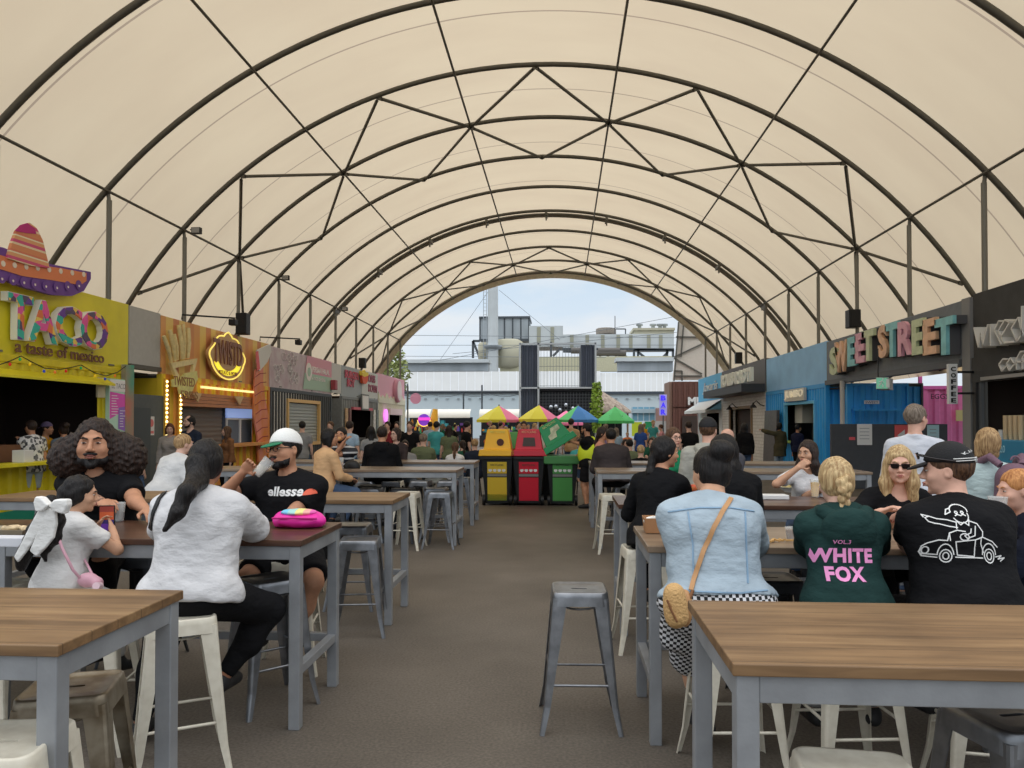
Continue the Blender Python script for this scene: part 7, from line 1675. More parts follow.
# little purse
m_pp = mat('purse_pink', (206, 150, 166), rough=.5)
pu = empty('small_purse', Vector(A3(88, 579, 3.9)), 'small dusky pink shoulder purse hanging at the girl\'s side', 'purse')
C_ = SDF(); C_.ell(A3(88, 580, 3.9), (.055, .04, .04), None, .01); C_.ell(A3(97, 583, 3.9), (.03, .035, .033), None, .01); sdf_mesh('purse_body', C_, .008, m_pp, pu)
mb = MB(); mb.tube([A3(100, 586, 3.87) , A3(96, 586, 3.83)], .02, 10); mb.build('purse_button', mat('purse_pale', (226, 190, 200)), pu)
mb = MB(); mb.tube([A3(56, 530, 3.80), A3(62, 548, 3.78), A3(73, 570, 3.78), A3(80, 578, 3.82)], .008, 6); mb.tube([A3(84, 558, 4.0), A3(89, 568, 3.95), A3(93, 576, 3.9)], .007, 6); mb.build('purse_strap', m_pp, pu)
Y = 5.3
p4 = person('man drinking from a plastic cup, white cap with green underbrim, black T-shirt', wx(293, Y), Y, 172, s=.99, b=1.45, lean=6, head=(-18, 4, 6), hs=1.12, skin='tan', hair='black', style='short', beard='black',
    top=tee('black', (20, 20, 22), .032), leg=('shorts', 'black_shorts', (24, 24, 26)), det=2, cap=((228, 228, 224), (30, 104, 72), False), glasses='specs', hands=(A3(300, 514, 4.85), lambda f: f(0, .13, -.07) + np.array([-.16, -.05, -.075])), elbows=((.8, 0, -.7), (1.4, .2, -.9)),
    palm=((0, 0, -1), (1, -.2, .3)), feet=(A3(293, 648, 5.0), A3(259, 648, 5.0)), shoes=(26, 26, 28), knees=((-1.0, 1, .4), (.1, 1, .3)))
o = p4['top']; tc_ = p4['NB'] * .70 + p4['P0'] * .30; fr = p4['TR'] @ np.array([-1, 0, 0]); upv = p4['TR'] @ np.array([0, 0, 1])
decal_text('ellesse', tuple(tc_ + upv * .05 - fr * .04), tuple(fr), tuple(upv), .25, .062, o, m_white, 'printed_word', o, bold=.03)
hc = tc_ + upv * .03 + fr * .145
decal([(.038 * math.cos(a_), .038 * math.sin(a_)) for a_ in np.linspace(0, PI, 14)], [tuple(range(14))], tuple(hc), tuple(fr), tuple(upv), o, mat('logo_coral', (232, 96, 70)), 'half_disc', o, maxe=.05)
# cup in his hand
cpos = Vector(p4['HC'] + p4['HR'] @ (np.array([0, .125, -.062]) * p4['hh'])); m_cup = mat('clear_plastic', (226, 230, 228), rough=.15, alpha=.3); 
def cup(c, d, r, h, lab, m_=m_cup, fill=None, fillc=None, name='plastic_cup', cat='cup'):
    c = Vector(c); d = Vector(d).normalized(); r_ = empty(name, c, lab, cat); q = d.to_track_quat('Z', 'Y')
    def lt(prof, nm_, mm_):
        mb = MB(); n = 18; rings = [[c + q @ Vector((rr * math.cos(2 * PI * k / n), rr * math.sin(2 * PI * k / n), hh_)) for k in range(n)] for rr, hh_ in prof]
        V = [p for rg in rings for p in rg]; mb.add(V, [(i * n + k, i * n + (k + 1) % n, (i + 1) * n + (k + 1) % n, (i + 1) * n + k) for i in range(len(prof) - 1) for k in range(n)], True); mb.add(rings[0], [tuple(range(n))]); return mb.build(nm_, mm_, r_)
    lt([(r * .72, 0), (r * .86, h * .5), (r, h), (r * 1.05, h + .003), (r * .95, h), (r * .82, h * .5), (r * .68, .004)], 'cup_wall', m_)
    if fill: lt([(r * .66, .005), (r * (.66 + .28 * fill), h * fill), (.001, h * fill)], 'drink', mat('drink_%d_%d_%d' % fillc, fillc, rough=.2))
    return r_
cup(cpos + Vector((-.085, -.03, -.105)), (.085, .03, .105), .042, .135, 'clear plastic cup tilted to the mouth of the man in the white cap', fill=.55, fillc=(206, 200, 184))
# things on the front left table (top 1.05)
g = gnd(119, 521, 1.052); cup((g.x, g.y, 1.052), (0, 0, 1), .04, .12, 'clear tumbler with a dark drink beside the tattooed arm', fill=.5, fillc=(36, 18, 20))
c_ = (A3(98, 527, 4.22) + A3(112, 528, 4.2)) / 2 + np.array([.0, .02, .05]); pe = empty('phone', Vector(c_), 'phone with orange and violet screen held by the little girl', 'phone')
q = Matrix.Rotation(math.radians(12), 3, 'Z')
def rot_box(c, w, d, h, m3, nm_, mt, par, bevel=0.0):
    P = [Vector(c) + m3 @ Vector((x_ * w / 2, y_ * d / 2, z_ * h / 2)) for z_ in (-1, 1) for x_, y_ in ((-1, -1), (1, -1), (1, 1), (-1, 1))]; mb = MB(); mb.hexa(P); return mb.build(nm_, mt, par, bevel=bevel)
rot_box(c_, .085, .01, .15, q, 'phone_body', m_black, pe, .003); rot_box(Vector(c_) + q @ Vector((0, -.007, 0)), .076, .002, .138, q, 'screen', band_mat('phone_screen', [(0, (110, 60, 190)), (.3, (60, 50, 120)), (.45, (206, 90, 50)), (.75, (150, 60, 50))], 'Z', .15, .075), pe)
def food_tray(px, py, z, lab, c=(176, 128, 84), w=.2, d=.14, h=.05, food=(214, 190, 130), seed=1, name='food_tray', rz=0.0):
    g = gnd(px, py, z); r_ = empty(name, (g.x, g.y, z), lab, 'food'); m3 = Matrix.Rotation(rz, 3, 'Z'); f = lambda x_, y_, z_: Vector((g.x, g.y, z)) + m3 @ Vector((x_, y_, z_)); mb = MB(); k = 1.15
    B = [(-w / 2, -d / 2), (w / 2, -d / 2), (w / 2, d / 2), (-w / 2, d / 2)]; mb.add([f(a, b, .002) for a, b in B] + [f(a * k, b * k, h) for a, b in B] + [f(a * k * .96, b * k * .94, h) for a, b in B] + [f(a * .96, b * .94, .006) for a, b in B], [(0, 3, 2, 1)] + [(i, (i + 1) % 4, 4 + (i + 1) % 4, 4 + i) for i in range(4)] + [(4 + i, 4 + (i + 1) % 4, 8 + (i + 1) % 4, 8 + i) for i in range(4)] + [(8 + i, 8 + (i + 1) % 4, 12 + (i + 1) % 4, 12 + i) for i in range(4)] + [(12, 13, 14, 15)])
    mb.build('tray', mat('tray_%d_%d_%d' % c, c, rough=.7), r_)
    q = random.Random(seed); C_ = SDF()
    for i in range(9): C_.ell(np.array(f(q.uniform(-w * .38, w * .38), q.uniform(-d * .35, d * .35), h * .8 + q.uniform(-.01, .012))), (q.uniform(.02, .035), .02, .016), None, .006)
    C_.bump(.003, 90, 1); sdf_mesh('food', C_, .009, mat('food_%d_%d_%d' % food, food, rough=.6, var=.35, vscale=30), r_); return r_
food_tray(10, 533, 1.052, 'flat tray of loaded food at the left edge of the dark table', (150, 140, 120), .26, .16, .03, (206, 180, 140), 2)
g = gnd(18, 545, 1.052); mb = MB(); mb.box(g.x - .12, g.x + .12, g.y - .07, g.y + .03, 1.052, 1.10); tag(mb.build('white_box', mat('card_white', (206, 208, 216)), loc=(g.x, g.y, 1.052), bevel=.004), 'low white cardboard box next to the girl, on the dark table', 'box')
food_tray(250, 531, 1.052, 'brown card food box with napkins between the white blouse and the pink bag', (168, 112, 66), .13, .12, .055, (228, 222, 206), 3, rz=.6)
mb = MB(); g = gnd(243, 528, 1.11)
for i, (dx, dy, a_) in enumerate(((0, 0, .3), (.05, .02, .9), (-.02, .03, 1.6))):
    r3 = Matrix.Rotation(a_, 3, 'Z') @ Matrix.Rotation(1.0, 3, 'X'); P = [Vector((g.x + dx, g.y + dy, 1.12)) + r3 @ Vector(v_) for v_ in ((-.05, -.04, 0), (.05, -.04, .0), (.05, .04, .01), (-.05, .04, 0))]
    mb.add(P + [p_ + Vector((0, 0, .003)) for p_ in P], [(0, 1, 2, 3), (4, 5, 6, 7)])
tag(mb.build('napkin', m_white, loc=(g.x, g.y, 1.1)), 'crumpled white napkins poking out of the brown food box', 'napkins')
# pink bag
g = gnd(299, 527, 1.052); rbg = empty('pink_bag', (g.x, g.y, 1.052), 'hot pink zip bag with a rainbow unicorn patch on the dark table', 'bag')
C_ = SDF(); gx, gy = g.x, g.y
C_.ell((gx, gy, 1.095), (.165, .10, .052), None, .02); C_.cone((gx - .10, gy, 1.085), (gx + .11, gy, 1.085), .045, .045, .04); C_.ell((gx, gy + .03, 1.12), (.13, .07, .04), None, .03); C_.bump(.005, 38, 1); C_.cut((0, 0, 1.054), (0, 0, -1))
sdf_mesh('bag_body', C_, .009, mat('bag_pink', (226, 40, 150), rough=.35), rbg)
C_ = SDF(); C_.ell((gx + .0, gy - .005, 1.145), (.115, .075, .022), None, .01); C_.bump(.002, 60, 1); sdf_mesh('rainbow_patch', C_, .008, band_mat('rainbow', [(0, (110, 190, 226)), (.3, (150, 206, 200)), (.5, (236, 220, 130)), (.7, (236, 160, 150)), (.85, (226, 90, 170))], 'X', .24, .12), rbg)
mb = MB(); mb.tube([(gx - .14, gy - .08, 1.115), (gx, gy - .108, 1.12), (gx + .14, gy - .08, 1.115)], .006, 6); mb.build('zip', mat('zip_magenta', (180, 20, 110)), rbg)
# ---------------- behind left
person('woman in a tan jacket and jeans turned away at the fourth left table', wx(322, 10.0), 10.0, -38, det=1, b=1.1, lean=8, head=(-35, 0, 0), female=True, skin='tan', hair='black', style='bob', top=('jacket', 'tan_jacket', (206, 160, 116)), leg=JN)
pb = person('man in a striped black T-shirt biting a burger with both hands', wx(344, 11.6), 11.6, 176, det=1, s=1.02, lean=10, head=(4, 2, 0), skin='tan', hair='black', style='short', beard='black', top=tee('striped', band_mat('tee_stripes', [(0, (24, 26, 34)), (.7, (190, 190, 190))], 'Z', .09)), leg=BLK, hands=(lambda f: f(0, .15, -.06) + np.array([.09, 0, -.05]), lambda f: f(0, .15, -.06) + np.array([-.09, 0, -.05])), elbows=((.9, 0, -.8), (.9, 0, -.8)), palm=((1, 0, 0), (-1, 0, 0)))
C_ = SDF(); C_.ell(pb['HC'] + pb['HR'] @ np.array([0, .15, -.06]), (.06, .05, .035)); tag(sdf_mesh('burger', C_, .012, mat('bun', (190, 140, 90)), None), 'burger held at the mouth of the man in stripes', 'food')
person('broad person in a black hooded top seen from behind at the last left table', wx(381, 12.25), 12.25, 5, det=1, s=1.03, b=1.5, lean=10, skin='tan', hair='dark', style='short', top=('hoodie', 'black', (22, 22, 24)), leg=BLK)
person('woman with round spectacles facing us past the black hooded person', wx(397, 13.7), 13.7, 165, det=1, female=True, s=.98, skin='light', hair='dark', style='bob', glasses='specs', head=(-15, 0, 0), top=('long', 'dark_brown', (52, 44, 44)), leg=BLK)
C_ = SDF(); c_ = A3(352, 467, 10.7); C_.ell(c_, (.12, .07, .10), None, .02); C_.cut(c_ - np.array([0, 0, .085]), (0, 0, -1)); tag(sdf_mesh('handbag', C_, .012, m_black, None), 'soft black handbag standing on the fourth left table', 'bag')
g = gnd(341, 469, 1.052); cup((g.x, g.y, 1.052), (0, 0, 1), .04, .16, 'tall iced drink standing before the man in stripes', fill=.6, fillc=(170, 120, 90))
person('person in a white shirt leaning forward, half hidden behind the blouse', wx(163, 8.6), 8.6, -25, det=1, lean=26, skin='light', hair='sandy', style='short', top=('long', 'white_soft', (204, 204, 204), .03), leg=JN, b=1.2, head=(-20, 0, 0))
person('child in a pale pink top looking right beside the charcoal door', wx(136, 14.6), 14.6, -95, pose='stand', det=1, s=.80, skin='light', hair='dark', style='short', top=tee('blush', (214, 176, 166)), leg=JN)
person('woman with auburn hair and a grey scarf by the bulb column', wx(170, 15.6), 15.6, 195, pose='stand', det=1, s=.97, female=True, skin='light', hair='auburn', style='bob', head=(10, -8, 0), top=('long', 'scarf_grey', (146, 140, 136), .03), leg=BLK)
person('balding man with dark beard, spectacles and a navy shirt by the orange stall', wx(191, 15.0), 15.0, 158, pose='stand', det=1, s=1.06, b=1.15, skin='light', hair='black', style='receding', beard='black', glasses='specs', head=(-12, 0, 0), top=('roll', 'navy', (36, 42, 56)), leg=BLK)
person('woman in a brown jacket over black with wavy brown hair, walking by the orange counter', wx(228, 17.0), 17.0, 140, pose='stand', det=1, s=.93, female=True, skin='light', hair='brown', style='long', head=(-25, 0, 0), top=('jacket', 'brown_jacket', (120, 82, 56)), leg=BLK)
m_leafy = cell_mat('leaf_print', [(206, 206, 206), (214, 214, 212), (90, 92, 96), (196, 196, 198), (50, 52, 58)], 26, stretch=(1, 1, .7))
person('man in a white leaf-print shirt and pale denim shorts ordering at the yellow counter', wx(32, 13.0), 13.0, 72, pose='stand', det=1, s=1.0, b=1.15, skin='tan', hair='dark', style='short', top=tee('leafprint', m_leafy, .03), leg=('shorts', 'denim_pale', (160, 172, 176)), shoes=(200, 190, 184), hands=(A3(20, 443, 12.95), None))
person('server in a mustard top and purple beanie behind the yellow counter', LX - .45, 13.9, -80, pose='stand', det=1, s=.98, skin='tan', hair='dark', style='short', top=tee('mustard', (214, 150, 32)), leg=BLK, cap=((92, 80, 112), (92, 80, 112), True))
pw = person('woman in a blue grey dress with a flower in her hair', wx(64, 13.9), 13.9, 55, pose='stand', det=1, s=.97, b=1.15, female=True, skin='tan', hair='dark', style='bun', top=('dress', 'bluegrey', (104, 120, 134)), leg=(None, '', None))
C_ = SDF(); C_.ell(pw['HC'] + np.array([.07, -.05, .02]), (.035, .03, .03)); C_.bump(.006, 90, 1); sdf_mesh('flower', C_, .01, mat('petal_pink', (232, 160, 160)), pw['o'])
person('dark haired person standing just behind the frizzy hair, in front of the menu board', wx(96, 14.9), 14.9, 20, pose='stand', det=1, s=1.0, skin='tan', hair='black', style='short', top=tee('char', (50, 50, 54)), leg=BLK)
person('second dark haired person by the menu board, a little shorter', wx(108, 14.4), 14.4, 60, pose='stand', det=1, s=.97, skin='brown', hair='dark', style='short', top=tee('darkred', (90, 50, 50)), leg=BLK)

# ---------------- right front tables
Y = 3.72
p20 = person('woman in a pale denim jacket and gingham skirt with a dark bun', wx(716, Y), Y, 4, s=.99, b=1.6, lean=17, head=(22, -14, 0), skin='olive', hair='black', style='bun', female=True, headoff=(.055, .02, -.01),
    top=('jacket', 'denim_sky', (154, 170, 182), .018), leg=(None, '', None), det=2, hands=(A3(690, 548, 4.35), A3(752, 560, 4.3)), elbows=((-1.5, .3, -.5), (1.3, -.4, -.9)), feet=(A3(705, 735, 4.1), A3(745, 735, 4.1)), shoes=(40, 40, 44), hemz=.02)
m_ging = bpy.data.materials.new('gingham'); m_ging.use_nodes = True; t = m_ging.node_tree; b_ = t.nodes['Principled BSDF']; b_.inputs['Roughness'].default_value = .9
tc = t.nodes.new('ShaderNodeTexCoord'); ck = t.nodes.new('ShaderNodeTexChecker'); ck.inputs['Scale'].default_value = 64; ck.inputs['Color1'].default_value = (.012, .012, .014, 1); ck.inputs['Color2'].default_value = (.62, .62, .64, 1)
sp_ = t.nodes.new('ShaderNodeSeparateXYZ'); cb_ = t.nodes.new('ShaderNodeCombineXYZ'); t.links.new(tc.outputs['Object'], sp_.inputs[0]); t.links.new(sp_.outputs['X'], cb_.inputs['X']); t.links.new(sp_.outputs['Z'], cb_.inputs['Y']); cb_.inputs['Z'].default_value = .01
t.links.new(cb_.outputs[0], ck.inputs['Vector']); t.links.new(ck.outputs['Color'], b_.inputs['Base Color'])
C_ = SDF(); P0_ = p20['P0']; C_.ell(P0_ + np.array([0, -.02, -.0]), (.285, .20, .15), None, .05); C_.cone(P0_ + np.array([-.1, 0, -.03]), p20['KN'][0] + np.array([0, 0, -.02]), .13, .11, .05); C_.cone(P0_ + np.array([.1, 0, -.03]), p20['KN'][1] + np.array([0, 0, -.02]), .13, .11, .05)
C_.cone(P0_ + np.array([.18, -.03, -.05]), P0_ + np.array([.24, .06, -.52]), .07, .09, .06); C_.cone(P0_ + np.array([-.2, .06, -.05]), P0_ + np.array([-.2, .1, -.2]), .05, .06, .06); C_.bump(.007, 22, 3); C_.cut(P0_ + np.array([0, 0, .11]), (0, 0, 1)); C_.cut(P0_ + np.array([0, 0, -.46]), (0, 0, -1))
sdf_mesh('gingham_skirt', C_, .014, m_ging, p20['o'])
m_tanl = mat('tan_leather', (176, 128, 84), rough=.5); m_straw = mat('woven_straw', (196, 152, 98), rough=.7, bump=.6, bscale=90)
j20 = p20['top']
strap([(731, 499), (723, 511), (714, 527), (704, 550), (697, 570), (691, 592)], .022, j20, m_tanl, 'bag_strap', p20['o'])
# seams of the jacket
sm_ = mat('denim_seam', (122, 150, 176), rough=.9)
for pts in (([(668, 512), (700, 508), (730, 508), (758, 512)]), ([(688, 512), (693, 545), (694, 590)]), ([(745, 512), (746, 545), (748, 590)]), ([(660, 588), (700, 592), (740, 593), (772, 590)])):
    strap(pts, .007, j20, sm_, 'seam', j20, off=.002, n=6)
rbag = empty('straw_bag', Vector(A3(676, 608, 3.42)), 'tan straw crossbody bag hanging at the denim jacket\'s hip', 'bag')
C_ = SDF(); c_ = A3(675, 606, 3.42); R_ = rotz(.5); C_.cone(c_ + np.array([-.005, 0, .055]), c_ + np.array([.01, 0, -.045]), .045, .050, .02); C_.ell(c_, (.05, .045, .095), None, .02); sdf_mesh('bag_body', C_, .008, m_straw, rbag)
C_ = SDF(); c_ = A3(685, 608, 3.46); C_.ell(c_, (.035, .045, .085), None, .02); sdf_mesh('bag_side', C_, .008, m_tanl, rbag)
mb = MB(); mb.tube([A3(667, 600, 3.37), A3(672, 612, 3.365), A3(677, 622, 3.37)], .005, 5); mb.tube([A3(690, 598, 3.44), A3(693, 590, 3.45)], .008, 6); mb.build('bag_trim', mat('dark_tan', (120, 80, 50)), rbag)
Y = 3.68
p30 = person('blonde girl in a dark green hooded top with pink lettering, seen from behind', wx(845, Y), Y, -2, s=.90, b=1.2, lean=9, head=(2, -14, 0), skin='light', hair='blonde', style='updo', female=True, det=2,
    top=('hoodie', 'forest', (30, 52, 50), .022), leg=('trousers', 'ash', (150, 150, 150)), hands=(A3(815, 560, 4.3), A3(868, 560, 4.3)), elbows=((-.9, 0, -.9), (.9, 0, -.9)), feet=(A3(815, 725, 4.0), A3(872, 725, 4.0)), hemz=-.16)
HCp = p30['HC']; C_ = SDF()
for i in range(5):
    z_ = -.02 - .038 * i; y_ = -.105 + .012 * max(0, i - 1) - .0 * i; r_2 = .03 - .003 * i
    for q in (-1, 1): C_.ell(HCp + p30['HR'] @ np.array([.014 * q, y_ - .004 * (i % 2), z_ + .01 * q]), (r_2 * .75, r_2 * .8, r_2 * .95), roty(.5 * q), .004)
C_.bump(.0015, 150, 1); sdf_mesh('braid', C_, .006, HMAT('blonde'), p30['o'])
m_pkp = mat('print_pink', (236, 140, 196), rough=.7); tp = p30['top']; R0 = (1, 0, 0); U0 = (0, -.1, 1)
U0 = tuple(p30['TR'] @ np.array([0, 0, 1])); 
for s_, px, py, w_, h_, bd in (('VOL.3', 842, 542, .073, .018, .02), ('WHITE', 843, 555.5, .265, .066, .045), ('FOX', 846, 574, .165, .068, .045)):
    decal_text(s_, tuple(A3(px, py, 3.5)), R0, U0, w_, h_, tp, m_pkp, 'printed_letters', tp, bold=bd, spacing=1.1)
Y = 3.6
p32 = person('big man in a black cap, white truck drawing on his black T-shirt', wx(967, Y), Y, 6, s=.98, b=1.42, lean=12, head=(58, -4, 0), hs=1.0, skin='pink', hair='brown', style='short', det=2, headoff=(.02, .0, 0),
    top=tee('black', (20, 20, 22), .03), leg=('trousers', 'black', (22, 22, 24)), cap=((22, 22, 24), (22, 22, 24), False), hands=(A3(905, 562, 4.3), A3(985, 560, 4.3)), elbows=((-1.1, -.5, -1), (1.2, -.2, -.8)), feet=(A3(925, 712, 3.85), A3(985, 730, 3.85)), shoes=(30, 30, 32))
# sunglasses pushed on the cap peak
g_ = MB(); hp = lambda *v: Vector(p32['HC'] + p32['HR'] @ (np.array(v) * p32['hh']))
for q in (-1, 1): g_.prism([(-.026, .014), (.026, .014), (.022, -.016), (-.022, -.016)], (tuple(hp(.032 * q, .125, .075)), tuple(p32['HR'] @ np.array([1, -.1 * q, 0])), tuple(p32['HR'] @ np.array([0, .25, 1]))), .006); g_.tube([hp(.06 * q, .12, .08), hp(.095 * q, .04, .06), hp(.10 * q, -.04, .045)], .004, 6)
sg_ = g_.build('sunglasses', mat('dark_lens', (26, 20, 20), rough=.12), loc=hp(0, .12, .08)); tag(sg_, 'dark sunglasses resting on the peak of the black cap', 'sunglasses')
hat = [c for c in p32['o'].children if c.name.startswith('cap')][0]
g_ = MB(); 
for dz in (.045, .056): g_.tube([hp(.096 * math.cos(a_), -.012 + .116 * math.sin(a_), dz) for a_ in np.linspace(-PI * .95, -PI * .02, 24)], .0024, 5)
g_.build('band_stripes', m_white, hat)
g_ = MB(); g_.hexa([tuple(hp(x_, y_, z_)) for z_ in (.034, .052) for x_, y_ in ((-.03, -.128), (.03, -.128), (.028, -.115), (-.028, -.115))]); g_.build('strap', mat('strap_grey', (170, 172, 172)), hat)
bvh_ = world_bvh(hat); cc_ = hp(.045, -.16, .085)
rt_, up_ = Vector(p32['HR'] @ np.array([.93, .36, 0])).normalized(), Vector(p32['HR'] @ np.array([0, .25, 1])); up_ = (up_ - rt_ * up_.dot(rt_)).normalized()
decal_text('OKANUI', tuple(hp(.03, -.10, .085)), tuple(rt_), tuple(up_), .075, .013, hat, m_white, 'cap_letters', hat, spacing=1.4)
# the line drawing: old pickup with a capped driver pointing left
def arc(cx, cy, rx, ry, a0, a1, n=10): return [(cx + rx * math.cos(math.radians(a0 + (a1 - a0) * i / n)), cy + ry * math.sin(math.radians(a0 + (a1 - a0) * i / n))) for i in range(n + 1)]
L_ = [([(0, 14), (2, 22), (8, 26), (22, 30), (34, 29), (38, 40), (50, 44), (62, 42)], 0), ([(0, 14), (3, 8), (14, 6), (20, 5)], 0), ([(44, 5), (86, 4)], 0), (arc(31, 9, 11, 15, 180, 0), 0), (arc(31, 7, 8, 9, 0, 360, 16), 1), (arc(31, 7, 4, 5, 0, 360, 10), 1), (arc(97, 9, 11, 16, 180, 0), 0), (arc(97, 7, 8, 10, 0, 360, 16), 1), (arc(97, 7, 4, 5.5, 0, 360, 10), 1),
      ([(46, 27), (47, 8), (72, 6), (76, 30), (46, 27)], 0), ([(38, 40), (38, 29)], 0), ([(76, 30), (88, 34), (104, 28), (112, 20)], 0), (arc(6, 16, 4, 5, 0, 360, 10), 1), ([(108, 6), (118, 8), (112, 3), (124, 5), (116, 0)], 0), ([(2, 11), (20, 9)], 0), ([(86, 34), (84, 24), (88, 12)], 0),
      (arc(62, 74, 13, 10, -10, 190, 12), 0), ([(49, 72), (40, 68), (44, 76), (50, 78)], 0), (arc(62, 66, 12, 11, -160, 20, 10), 0), ([(54, 66), (58, 68), (62, 66), (66, 68), (70, 66)], 0), ([(53, 58), (58, 52), (64, 56), (70, 51), (73, 60)], 0), (arc(57, 71, 2, 2, 0, 360, 6), 1), (arc(66, 71, 2, 2, 0, 360, 6), 1),
      ([(52, 56), (40, 60), (26, 62), (16, 66)], 0), ([(52, 48), (40, 50), (28, 54)], 0), ([(16, 66), (10, 64), (14, 58), (22, 55), (28, 54)], 0), ([(16, 66), (6, 69), (8, 65)], 0), ([(73, 58), (84, 54), (90, 42), (88, 34)], 0), ([(52, 56), (50, 46)], 0), ([(80, 50), (76, 36), (64, 32), (60, 36), (70, 40), (72, 46)], 0), (arc(60, 34, 7, 5, 0, 360, 10), 1)]
V, Fc = stroke(L_, 1.7); V = [((v_[0] - 62) * .00262, (v_[1] - 40) * .0030) for v_ in V]
decal(V, Fc, tuple(A3(965, 533, 3.45)), (1, 0, 0), tuple(p32['TR'] @ np.array([0, 0, 1])), p32['top'], m_white, 'line_drawing', p32['top'], maxe=.05, off=.006)
for k_ in (1,):
    V, Fc = stroke([([(0, 0), (8, -5), (22, 4)], 0), (arc(28, 2, 5, 4, 200, -120, 8), 0)], 3.0)
# blonde in sunglasses and the others beyond
Y = 5.1
p31 = person('blonde woman in dark sunglasses and a black V-neck, facing us', wx(889, Y), Y, 176, s=.95, b=1.05, lean=17, head=(-16, -4, 0), female=True, skin='pink', hair='blonde', style='long', hairlen=.33, glasses='sun', det=2, top=tee('black', (20, 20, 22)), neck=.072, leg=BLK, hands=(A3(905, 512, 4.75), A3(881, 512, 4.75)), elbows=((1, 0, -.8), (1, 0, -.8)))
g = gnd(878, 520, 1.052); rbt = empty('water_bottle', (g.x, g.y, 1.052), 'small blue and white bottle before the blonde in sunglasses', 'bottle'); mb = MB(); mb.lathe((g.x, g.y, 1.052), [(.03, 0), (.032, .02), (.032, .12), (.013, .16), (.013, .18)], 12); mb.build('bottle_body', mat('bottle_pale', (200, 220, 230), rough=.2), rbt); mb = MB(); mb.lathe((g.x, g.y, 1.232), [(.015, 0), (.015, .025)], 10); mb.build('cap', mat('cap_blue', (60, 150, 206)), rbt)
food_tray(893, 528, 1.052, 'paper tray of food in front of the blonde in sunglasses', (150, 110, 84), .2, .13, .04, (120, 60, 40), 4)
food_tray(810, 0, 1.052, 'x') if False else None
person('woman with long black hair and a black jacket just beyond the denim jacket', wx(737, 5.55), 5.55, 22, det=2, s=1.0, b=1.2, lean=10, head=(25, -12, 0), female=True, skin='tan', hair='black', style='long', hairlen=.42, top=('jacket', 'black', (22, 22, 24)), leg=BLK, hands=(A3(696, 492, 5.9), None))
C_ = SDF(); C_.ell(A3(693, 489, 5.85), (.05, .035, .035)); C_.bump(.005, 70, 1); tag(sdf_mesh('snack', C_, .01, mat('snack_red', (206, 70, 56), col2=(230, 130, 60), vscale=30), None), 'red and orange wrapped snack held beside the long black hair', 'food')
p22 = person('woman in a black jacket with a very long braid, facing right', wx(655, 5.8), 5.8, -28, det=2, s=.98, b=1.15, lean=13, head=(-42, -4, 0), female=True, skin='tan', hair='black', style='lowpony', hairlen=.62, top=('jacket', 'black', (22, 22, 24)), leg=BLK, hands=(A3(650, 505, 6.2), A3(690, 505, 6.2)))
Y = 7.25
p29 = person('dark haired woman in a white T-shirt eating with her hand at her mouth', wx(806, Y), Y, 172, det=2, s=.92, lean=14, head=(-38, -2, 0), female=True, skin='olive', hair='dark', style='long', hairlen=.34, top=tee('white', (224, 224, 226)), leg=JN, hands=(A3(826, 488, 6.9), lambda f: f(0, .12, -.07) + np.array([-.05, -.06, -.06])), elbows=((.9, 0, -.8), (1.3, .1, -1)), palm=(None, (.6, 0, .4)))
g = gnd(792, 492, 1.052); rbw = empty('food_bowl', (g.x, g.y, 1.052), 'wide white paper bowl in front of the woman eating in white', 'bowl'); mb = MB(); mb.lathe((g.x, g.y, 1.052), [(.07, 0), (.12, .05), (.125, .05), (.115, .045), (.065, .008)], 22); mb.build('bowl', m_white, rbw)
C_ = SDF(); C_.ell((g.x, g.y, 1.095), (.10, .10, .014)); C_.bump(.008, 60, 1); sdf_mesh('food', C_, .010, mat('salad', (196, 180, 120), var=.4, vscale=30), rbw)
g = gnd(815, 497, 1.052); cup((g.x, g.y, 1.052), (0, 0, 1), .042, .15, 'yellow juice in a clear cup beside the white bowl', fill=.85, fillc=(236, 176, 30))
g = gnd(773, 499, 1.052); mb = MB(); mb.box(g.x - .12, g.x + .12, g.y - .06, g.y + .08, 1.052, 1.09); tag(mb.build('takeaway_box', m_white, bevel=.006, loc=(g.x, g.y, 1.052)), 'flat white takeaway box left of the white bowl', 'box')
food_tray(656, 532, 1.052, 'brown paper food box at the aisle corner by the denim sleeve', (158, 112, 76), .13, .14, .09, (232, 228, 220), 5)
g = gnd(791, 540, 1.052); cup((g.x, g.y, 1.052), (0, 0, 1), .032, .07, 'small dark amber cup on the table between denim and green backs', fill=.8, fillc=(90, 44, 24))
g = gnd(778, 542, 1.052); mb = MB()
for i in range(7): a_ = rnd.uniform(0, 3); mb.bar((g.x - .05 + .02 * i, g.y + rnd.uniform(-.03, .03), 1.058), (g.x - .05 + .02 * i + .05 * math.cos(a_), g.y + .04 * math.sin(a_), 1.062), .01, .01)
tag(mb.build('chips', mat('chip_gold', (196, 150, 90)), loc=(g.x, g.y, 1.052)), 'scattered golden chips on the table between the denim and green backs', 'food', kind='stuff')
cup(A3(998, 523, 4.0), (0, 0, 1), .045, .13, 'clear plastic cup held by the boy at the right edge', fill=.3, fillc=(180, 180, 176))
p35 = person('ginger haired boy in dark navy at the right edge, facing left', wx(1036, 4.05), 4.05, 78, det=2, s=.80, b=1.0, lean=6, head=(10, -6, 0), hs=1.05, skin='pink', hair='ginger', style='short', top=('long', 'dark_navy', (28, 32, 44), .024), leg=BLK, hands=(A3(1002, 530, 4.0), None))
